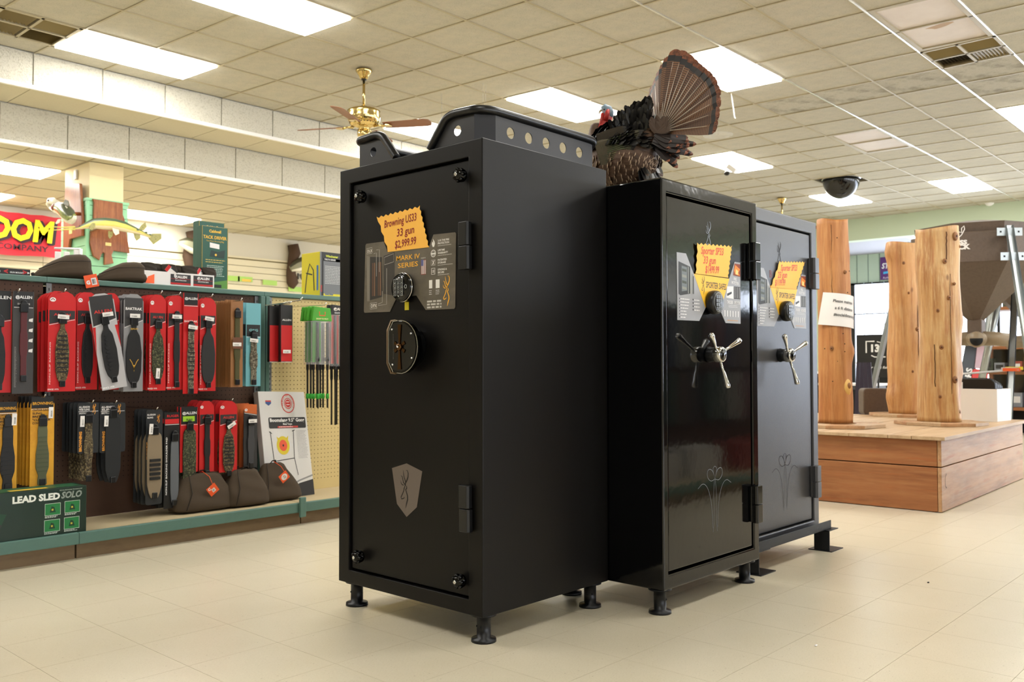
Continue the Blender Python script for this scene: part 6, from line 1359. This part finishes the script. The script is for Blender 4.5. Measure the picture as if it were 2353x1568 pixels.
def crack(t, r, az, z0, z1, w, seed):
    rg = random.Random(seed); pts = [(r*cos(R(az+rg.uniform(-1.5, 1.5))), r*sin(R(az+rg.uniform(-1.5, 1.5))), z0+(z1-z0)*i/9) for i in range(10)]
    MB(flat('#4a2812', .9)).tube(pts, w, 5).build('crack', t)
def base_ring(x, y, s, n, seed, ang=0):
    t = empty('board_collar', (x, y, PT+.0005), ang, {1: 'flat board collar under the left log post', 2: 'flat board collar under the thin rear log post', 3: 'flat board collar under the front right log post'}[seed], 'board')
    for i in range(n):
        a0, a1 = 2*pi*i/n, 2*pi*(i+1)/n; r0, r1 = s*.45, s
        MB('plt' if i % 2 else 'ply').prism([(r0*cos(a0), r0*sin(a0)), (r1*cos(a0), r1*sin(a0)), (r1*cos(a1), r1*sin(a1)), (r0*cos(a1), r0*sin(a1))], 0, .022+.0015*(i % 2)).build('board', t, .002)
    return t
def logpos(px, py): return pt(px, py, 'z', PT+.024)
L1 = logpos(1920, 972); L3 = logpos(2161, 968); L2 = logpos(2082, 950)
base_ring(L1.x, L1.y, .33, 8, 1, .2); base_ring(L3.x, L3.y, .31, 8, 3, .3); base_ring(L2.x, L2.y, .30, 8, 2, .1)
def ztop(p, y): 
    return pt(toimg((p.x, p.y, 1.8))[0], y, 'x', p.x).z
faz = math.degrees(math.atan2(-fw.y, -fw.x)); R1, R2, R3 = .135, .150, .155
def rad(p, px): return px/2/F*Vector((p.x, p.y, .2)).dot(fw)
R1, R3, R2 = rad(L1, 74), rad(L3, 92), rad(L2, 74)
z0 = PT+.0245
t = log(L1.x, L1.y, z0, ztop(L1, 507)-z0, R1, 'log1', 'orange brown log post behind the third safe, with a paper notice on it', 3, [(.5, faz+75, .18, .05), (1.18, faz+80, .10, .06), (.15, faz+80, .06, .1)], .09, irr=.4)
knot(t, R1*1.0, faz+30, .26, .021, 1.9); knot(t, R1*.97, faz+22, 1.05, .012); knot(t, R1*1.0, faz-30, .52, .014)
crack(t, R1*.955, faz-27, .9, 1.38, .0018, 2)
for i in range(14): a = R(faz+rnd.uniform(-60, 60)); z = rnd.uniform(.2, 1.35); MB('dark').ell((R1*.985*cos(a), R1*.985*sin(a), z), (.004, .004, .004), 6, 4).build('nail_hole', t)
t = log(L3.x, L3.y, z0, ztop(L3, 527)-z0, R3, 'log2', 'pale knotty log post at the front right of the platform', 5, [(.72, faz+82, .10, .06), (1.25, faz+80, .06, .08), (.35, faz+80, .08, .05)], .06)
for az, z, s_ in ((28, 1.32, .026), (-8, 1.14, .016), (2, .88, .014), (-28, .79, .012), (-20, .53, .016), (18, .30, .022), (30, .07, .018), (-25, .18, .012), (50, 1.25, .010), (20, .98, .010)): knot(t, R3*.985, faz+az, z, s_)
crack(t, R3*.99, faz+6, .2, 1.05, .002, 5); crack(t, R3*.985, faz-38, .25, .55, .003, 6); crack(t, R3*.97, faz-2, 1.15, 1.35, .004, 7)
t = log(L2.x, L2.y, z0, ztop(L2, 560)-z0, R2, 'log3', 'peeled knobbly log post at the rear of the platform', 9, [(1.35, faz-80, .22, .07), (.15, faz-80, .22, .08), (.25, faz-70, -.10, .12), (.75, faz-80, -.08, .2), (1.0, faz-70, .10, .1)], .04)
for az, z, s_ in ((-25, 1.25, .014), (20, .70, .016), (0, .35, .010), (-10, 1.0, .010)): knot(t, R2*.99, faz+az, z, s_)
crack(t, R2, faz+25, .1, .9, .003, 9)
# paper notice wrapped on the left post
zt_, zb_ = pt(1900, 680, 'x', L1.x).z, pt(1900, 752, 'x', L1.x).z; rp = R1*1.045; hN = (zt_-zb_)*1.02
nt = empty('paper_notice', (L1.x, L1.y, (zt_+zb_)/2), 0, 'white paper distancing notice wrapped round the left log post', 'notice', rot=(0, 0, 0))
def wrap(u, v, k=1.0, w=0):   # u right, v up on the paper, tilted
    tl = R(-10); uu = u*cos(tl)-v*sin(tl); vv = u*sin(tl)*-1*-.6+v*cos(tl); a = R(faz)+uu/rp+.13; r_ = rp+w+max(0, abs(uu)-.09)*.22
    return (r_*cos(a), r_*sin(a), vv+uu*.10*0)
b = MB('paper'); nu = 16; wN = .30; g = [wrap(-wN/2+wN*i/nu, hN/2*s_) for i in range(nu+1) for s_ in (-1, 1)]
b.add(g, [(2*i, 2*i+2, 2*i+3, 2*i+1) for i in range(nu)], True); b.build('sheet', nt)
b = MB('#4a4a4a')
for s, y_, x_ in (('Please maintain', .050, -.075), ('a 6 ft distance', .002, -.055), ('#socialdistancing', -.044, -.055)):
    v, f, wd = text_geo(s, .02); k = .020/.70; b.add([wrap(x_+p[0]*k*.95, y_+p[1]*k, 1, .0012) for p in v], f)
b.build('lettering', nt)
# white box holding black cases
bp = pt(2291, 970, 'z', PT+.001); ang = R(-4)
wb_ = empty('white_box', (bp.x, bp.y, PT+.001), ang, 'open white cardboard box on the platform holding black cases', 'box')
bw, bd, bh_ = .42, .30, .245
for a, e in (((-.003, 0, 0), (0, bw, bh_)), ((bd, 0, 0), (bd+.003, bw, bh_)), ((0, -.003, 0), (bd, 0, bh_)), ((0, bw, 0), (bd, bw+.003, bh_)), ((0, 0, 0), (bd, bw, .003))): MB('white').box(a, e).build('box_wall', wb_)
for i in range(4):
    r = empty('black_case', (bp.x+.045+.052*i, bp.y+.02, PT+.006), ang, ('zipped black case at the front of the white box, with a white tag', 'second black case from the front in the white box', 'third black case from the front in the white box', 'rearmost black case in the white box')[i], 'case', 'black cases in the white box')
    b = MB('black'); b.T = Matrix(((0, 0, 1, 0), (1, 0, 0, 0), (0, 1, 0, 0), (0, 0, 0, 1))); b.prism(rrect(0, 0, bw-.05, bh_+.075-.008*i, .05, 5), 0, .042); b.build('shell', r, .008)
    b = MB(flat('#2e2e30')); b.T = Matrix(((0, 0, 1, .019), (1, 0, 0, 0), (0, 1, 0, 0), (0, 0, 0, 1))); b.prism(rrect(-.002, -.0, bw-.048, bh_+.077-.008*i, .05, 5), 0, .004); b.build('zip_band', r)
    if i == 0: MB('paper').box((-.009, .23, bh_-.04), (-.0075, .30, bh_+.045)).build('white_tag', r)
for i, (x, y, c_) in enumerate(((0, 0, '#e8602a'), (.02, .015, '#c9c9c9'), (.03, -.01, '#e3d21f'))):
    a = empty('arrow', (bp.x+.10+x, bp.y-.05+y, PT+.30), 0, ('orange fletched arrow lying across the black cases', 'silver shafted arrow lying across the black cases', 'yellow vaned arrow lying across the black cases')[i], 'arrow')
    MB(flat('#b9b9ba', .2)).tube([(.05, .42, .045+.005*i), (0, -.08, .09+.005*i)], .004, 6).build('shaft', a); MB(flat(c_)).box((-.002, -.09, .080+.005*i), (.002, .03, .104+.005*i)).build('vane', a)
# rounded brown block behind the rear post
p = pt(2037, 955, 'z', PT+.001); r = empty('brown_block', (p.x+.12, p.y+.10, PT+.001), R(-48), 'rounded brown plastic block at the back of the platform', 'block')
b = MB('hop'); b.T = PANEL; b.prism(rrect(-.14, 0, .14, .225, .03, 4), -.12, .0); b.build('block_body', r, .01)

# ------------------------------------------------------------------ feeders behind the platform
def feeder(x, y, label, b0, ztop_=2.09):
    f = empty('game_feeder', (x, y, 0), 0, label, 'game feeder')
    zt1, zm, zb1 = ztop_, ztop_-.275, 1.305; RT = .61
    def ringp(r, z): return [(r*cos(R(b0+45*i)), r*sin(R(b0+45*i)), z) for i in range(8)]
    prof = [(RT*.985, zt1), (RT, zm), (RT*.985, zm-.012), (.09, zb1+.02), (.075, zb1)]
    vs = [p for r_, z in prof for p in ringp(r_, z)]; fs = [((k+1)*8+i, (k+1)*8+(i+1) % 8, k*8+(i+1) % 8, k*8+i) for k in range(len(prof)-1) for i in range(8)]+[tuple(range(8)), tuple(len(vs)-8+i for i in range(8))[::-1]]
    MB('hop').add(vs, fs).build('hopper', f, .012, recalc=True)
    vs = ringp(RT*.90, zt1)+ringp(RT*.93, zt1+.085)+ringp(RT*.3, zt1+.15); MB('hop').add(vs, [(i, (i+1) % 8, 8+(i+1) % 8, 8+i) for i in range(8)]+[(8+i, 8+(i+1) % 8, 16+(i+1) % 8, 16+i) for i in range(8)]+[tuple(range(8))[::-1], tuple(range(16, 24))]).build('lid', f, recalc=True)
    MB('hop').box((-.066, -.066, 1.17), (.066, .066, zb1+.01)).build('drop_tube', f, .01)
    MB('spout').ell((0, 0, 1.13), (.115, .115, .075), 16, 10).build('spout_hub', f)
    for i in range(4):
        a = R(-165+90*i); d = Vector((cos(a), sin(a), 0)); b = MB('spout'); b.tube([d*.03+Vector((0, 0, 1.135)), d*.16+Vector((0, 0, 1.13)), d*.27+Vector((0, 0, 1.115))], [.070, .066, .064], 18); b.build('spout_arm', f); MB('dark').tube([d*.2705+Vector((0, 0, 1.115)), d*.272+Vector((0, 0, 1.115))], .055, 18).build('spout_mouth', f)
    for i in (0, 120, 225):
        a = R(b0+i); d = Vector((cos(a), sin(a), 0)); q = Vector((-sin(a), cos(a), 0)); tp, bt = d*(RT*1.02)+Vector((0, 0, zt1+.03)), d*1.17
        b = MB('galv'); w_ = .030
        for (o1, o2) in ((-q*w_, q*w_), (-q*w_, -q*w_+d*w_*1.2), (q*w_, q*w_+d*w_*1.2)): b.add([tp+o1, tp+o2, bt+o2, bt+o1, tp+o1+d*.003, tp+o2+d*.003, bt+o2+d*.003, bt+o1+d*.003], [(0, 1, 2, 3), (7, 6, 5, 4), (0, 4, 5, 1), (3, 2, 6, 7)])
        lg = b.build('leg', f)
        for zz in (zt1-.03, zm+.02): c = tp.lerp(bt, (tp.z-zz)/(tp.z)); k = MB('galv'); k.T = Matrix.Translation(c+d*.004) @ Matrix.Rotation(a+pi/2, 4, 'Z'); k.box((-.11, -.008, -.035), (.11, -.002, .035)); k.m('dark').box((-.085, -.0095, -.008), (-.07, -.008, .008)).box((.07, -.0095, -.008), (.085, -.008, .008)); k.build('leg_bracket', lg)
    return f
fd = feeder(9.30, 2.50, 'brown eight sided game feeder with four-way spout on galvanised legs, behind the white box', -140)
A8 = R(-140-22.5); nrm8 = Vector((cos(A8), sin(A8), 0)); tx8 = Vector((-sin(A8), cos(A8), 0)); k8 = .61*cos(R(22.5))*.995
b = MB('#e6e2dd'); b.T = Matrix(((tx8.x, 0, nrm8.x, nrm8.x*k8), (tx8.y, 0, nrm8.y, nrm8.y*k8), (0, 1, 0, 1.94), (0, 0, 0, 1)))
b.text('BOSS', -.160, .035, .036, .006, 'c', bold=.06, fit=.15); b.text('BUCK', -.150, -.010, .042, .006, 'c', bold=.06, fit=.18); b.stroke([(-.16, .15), (-.13, .14), (-.13, .18), (-.11, .20), (-.105, .17), (-.13, .12), (-.15, .10)], .008, .006); b.build('brand_lettering', fd)
feeder(10.8, 2.33, 'second brown game feeder behind the first, at the right edge of the picture', -180, 2.16)
o = MB('galv').tube([tuple(pt(2296, 680, 'x', 10.0)), tuple(pt(2250, 900, 'x', 10.0))], .035, 6).build('metal_strut'); tag(o, 'slanting galvanised strut seen behind the four-way spout', 'strut')
# ------------------------------------------------------------------ things far back on the right
sg = empty('sign_stand', (11, 4.06, 0), R(0), 'black square sign with white emblem and number on a thin stand', 'sign')
zt_, zb_ = 1.253, .733; b = MB('black'); b.box((-.01, -.20, zb_), (.01, .25, zt_)); b.build('sign_panel', sg); MB('black').cyl((.02, .0, 0), (.02, .0, zb_), .012, 8).build('pole', sg)
for i in range(3): a = 2*pi*i/3; MB('black').cyl((.02, 0, .25), (.02+.25*cos(a), .25*sin(a), .01), .008, 6).build('foot', sg)
b = MB('#e8e8e8'); b.T = Matrix(((0, 0, -1, -.0105), (-1, 0, 0, .03), (0, 1, 0, 1.0), (0, 0, 0, 1)))
b.text('13', .0, .045, .085, .001, 'c', bold=.05); b.stroke([(-.10, .03), (-.10, .17), (.0, .17)], .016, .001); b.stroke([(.03, .165), (.07, .155), (.09, .10)], .010, .001); b.stroke([(.06, .10), (.085, .04), (.06, -.02), (.13, -.02)], .014, .001); b.stroke([(-.04, .0), (.0, -.02), (.05, -.02)], .012, .001); b.stroke([(.085, -.02), (.08, -.05), (.075, -.08)], .012, .001); b.text('your next fish', .02, -.16, .030, .001, 'c', bold=.01, shear=.3, fit=.28); b.build('emblem', sg)
ch = empty('dark_plank_back', (9.0, 3.46, 0), R(10), 'dark purple stained fan-shaped plank chair back beyond the platform', 'chair')
for i in range(4):
    y0, y1 = -.11+i*.055, -.11+(i+1)*.055-.003; b = MB('purple'); k0, k1 = .62, 1.15
    b.add([(-.01, y0*k1*.93, .0), (-.01, y1*k1*.93, .0), (.0, y1*k0, .91), (.0, y0*k0, .91), (.008, y0*k1*.93, .0), (.008, y1*k1*.93, .0), (.018, y1*k0, .91), (.018, y0*k0, .91)], [(0, 3, 2, 1), (4, 5, 6, 7), (0, 1, 5, 4), (1, 2, 6, 5), (2, 3, 7, 6), (3, 0, 4, 7)]); b.build('plank', ch)
MB('purple').box((.02, -.13, .3), (.05, .13, .35)).build('cross_rail', ch)
ps = empty('wall_poster', (20.975, 7.46, 3.1), 0, 'purple poster with white and blue lettering on the far green panelling', 'poster')
b = MB('#5b2a72'); b.T = Matrix(((0, 0, -1, 0), (-1, 0, 0, 0), (0, 1, 0, 0), (0, 0, 0, 1))); b.prism([(-.19, -.26), (.40, -.26), (.40, .26), (-.19, .26)], 0, .01); b.build('sheet', ps)
c = MB('#191326'); c.T = b.T.copy(); c.poly(circ(.12, .10, .14, 20), .0105); c.m('#f2f2f4'); c.text('STREAM', -.16, .0, .12, .012, bold=.03, shear=.2, fit=.52); c.m('#3fb0e6'); c.poly([(-.12, -.08), (.38, -.02), (.38, -.07), (-.12, -.13)], .012); c.m('#e9dff0'); c.text('Authorized Dealer', -.13, -.235, .045, .012, fit=.48); c.build('poster_print', ps)
# display shelving and goods beyond the feeders
sh = empty('display_shelf', (12.6, 1.0, 0), 0, 'wooden display shelving full of small goods behind the feeders', 'shelving')
for z in (.35, .80, 1.12, 1.62): MB('shelfw').box((0, 0, z-.04), (.45, 2.35, z)).build('shelf_board', sh, .003)
for y in (0, .78, 1.56, 2.30): MB('shelfw').box((0, y, 0), (.06, y+.05, 1.9 if y > 1 else 1.62)).box((.40, y, 0), (.45, y+.05, 1.62)).build('shelf_post', sh)
MB('dark').box((.46, 0, .0), (.47, 2.35, 1.1)).build('back_panel', sh)
cols = ['#b53a1f', '#d9d5cf', '#3f4a3a', '#c9772a', '#8f959c', '#26282c', '#d8b23a', '#5f6f7e', '#a8433a']
for z in (.35, .80, 1.12, 1.62):
    y = .05
    while y < 2.25:
        w_ = rnd.uniform(.07, .16); h_ = rnd.uniform(.06, .20); c1 = rnd.choice(cols); d_ = rnd.uniform(.08, .2)
        r = MB(flat(c1)).box((-.0, 0, 0), (d_, w_, h_)); r.m(flat(rnd.choice(('#f0eee9', '#1d1d1f', '#e0662a')))).box((-.002, w_*.15, h_*.3), (0, w_*.85, h_*.75)); o = r.build('goods_box', None, loc=(12.66, 1.0+y, z+.0005)); tag(o, 'small packaged item in the row on the %s shelf behind the feeders' % {.35: 'bottom', .80: 'second', 1.12: 'third', 1.62: 'top'}[z], 'packaged item', 'packaged goods on the %s shelf behind the feeders' % {.35: 'bottom', .80: 'second', 1.12: 'third', 1.62: 'top'}[z]); y += w_+rnd.uniform(.01, .05)
MB('glass').box((-.012, .0, .36), (-.006, 2.3, 1.08)).build('glass_front', sh)
o = MB(flat('#d8c21e')).add([(12.5, 2.62, 2.02), (12.5, 2.18, 1.92), (12.5, 2.18, 1.98), (12.5, 2.58, 2.22), (12.52, 2.62, 2.02), (12.52, 2.18, 1.92), (12.52, 2.18, 1.98), (12.52, 2.58, 2.22)], [(0, 1, 2, 3), (7, 6, 5, 4), (0, 4, 5, 1), (2, 6, 7, 3), (1, 5, 6, 2), (0, 3, 7, 4)]).build('yellow_pennant', None)
tag(o, 'yellow pennant tip showing under the feeder hopper', 'pennant'); MB('galv').cyl((12.52, 2.30, 0), (12.52, 2.30, 1.95), .01, 6).build('pennant_pole', o)
rb = empty('leaning_board', (10.6, 3.06, 0), R(8), 'black and white lettered board leaning beside a red one, behind the right post', 'board')
b = MB('black'); b.T = PANEL @ Matrix.Identity(4); b.T = Matrix.Rotation(R(-50), 4, 'Z') @ PANEL @ Matrix.Rotation(R(-12), 4, 'Z'); b.prism([(-.12, 0), (.04, 0), (.04, 1.35), (-.12, 1.35)], 0, .02); b.m('#e9e9e9'); b.text('OUTDOORS', .0, .30, .07, .021, rot=R(90), bold=.04); b.build('board_panel', rb)
b = MB('#d0332b'); b.T = Matrix.Rotation(R(-50), 4, 'Z') @ PANEL @ Matrix.Rotation(R(-8), 4, 'Z'); b.prism(rrect(.06, 0, .24, .86, .03), 0, .03); b.m('#c9a9b5'); b.prism([(.08, .87), (.22, .87), (.22, 1.12), (.08, 1.12)], 0, .03); b.build('red_panel', rb)
for i, (x, y, w_, h_, c1) in enumerate(((13.6, 6.2, .5, .75, '#3b2b25'), (14.0, 4.9, .5, .9, '#57342a'), (11.6, 4.6, .35, .62, '#3a3a3c'))):
    t = empty('display_stand', (x, y, 0), 0, ('low dark cabinet far behind the left log post', 'reddish brown cabinet far behind the platform', 'dark low bin beside the black sign')[i], 'cabinet')
    MB(flat(c1)).box((-.2, -w_, 0), (.2, w_, h_)).build('cabinet_body', t, .005); MB('white').box((-.22, -w_-.02, h_), (.22, w_+.02, h_+.03)).build('cabinet_top', t); MB('dark').box((-.203, -w_*.9, .1), (-.2, -.02, h_-.05)).box((-.203, .02, .1), (-.2, w_*.9, h_-.05)).build('door_panels', t, kind='stuff')
# ------------------------------------------------------------------ shelving just outside the picture on the right; the glossy door mirrors it
def island(x0, y0, n):
    for i in range(n):
        g = empty('shelving_unit', (x0+1.22*i, y0, 0), 0, 'shelving unit outside the picture that the glossy door reflects', 'shelving', 'shelving units outside the picture')
        MB('kick').box((.0, -.02, 0), (1.216, .40, .068)).build('kick_plate', g); MB('deck').box((.0, .0, .105), (1.216, .41, .118)).build('base_deck', g); MB('teal').box((0, .412, .07), (1.216, .436, .124)).build('deck_lip', g)
        MB('pegb').box((.0, -.03, .118), (1.216, 0, 1.30)).build('pegboard', g); MB('teal').box((0, -.05, 1.30), (1.216, .02, 1.33)).build('top_cap', g)
        for j in range(8):
            for k_ in range(2):
                o = MB(flat(rnd.choice(('#5a2422', '#26344a', '#77756f', '#1e1e20', '#6d5a26', '#273a2c', '#4a3626')))).box((0, 0, 0), (.11, .03, .36)).build('carded_item', None, loc=(x0+1.22*i+.06+j*.143, y0+.03, .62+k_*.40-.15)); tag(o, 'carded item hanging outside the picture', 'carded item', 'carded items outside the picture')
        for j in range(2): o = MB(flat(rnd.choice(('#d0a21e', '#b8b5ae', '#7a2a22')))).box((0, 0, 0), (.4, .22, .2)).build('carton', None, loc=(x0+1.22*i+.1+j*.55, y0+.08, .1185)); tag(o, 'carton on a deck outside the picture', 'box', 'cartons outside the picture')
island(3.4, .02, 4)
# floor specks
for x, y, lab in ((2133, 1340, 'tiny dark scrap on the open floor at lower right'), (1755+120, 1485, 'tiny pale scrap on the floor at lower right')):
    p = pt(x, y, 'z', .001); o = MB('dark' if y < 1400 else 'paper').ell((0, 0, .002), (.009, .004, .002), 8, 4).build('floor_scrap', None, loc=p); tag(o, lab, 'scrap')
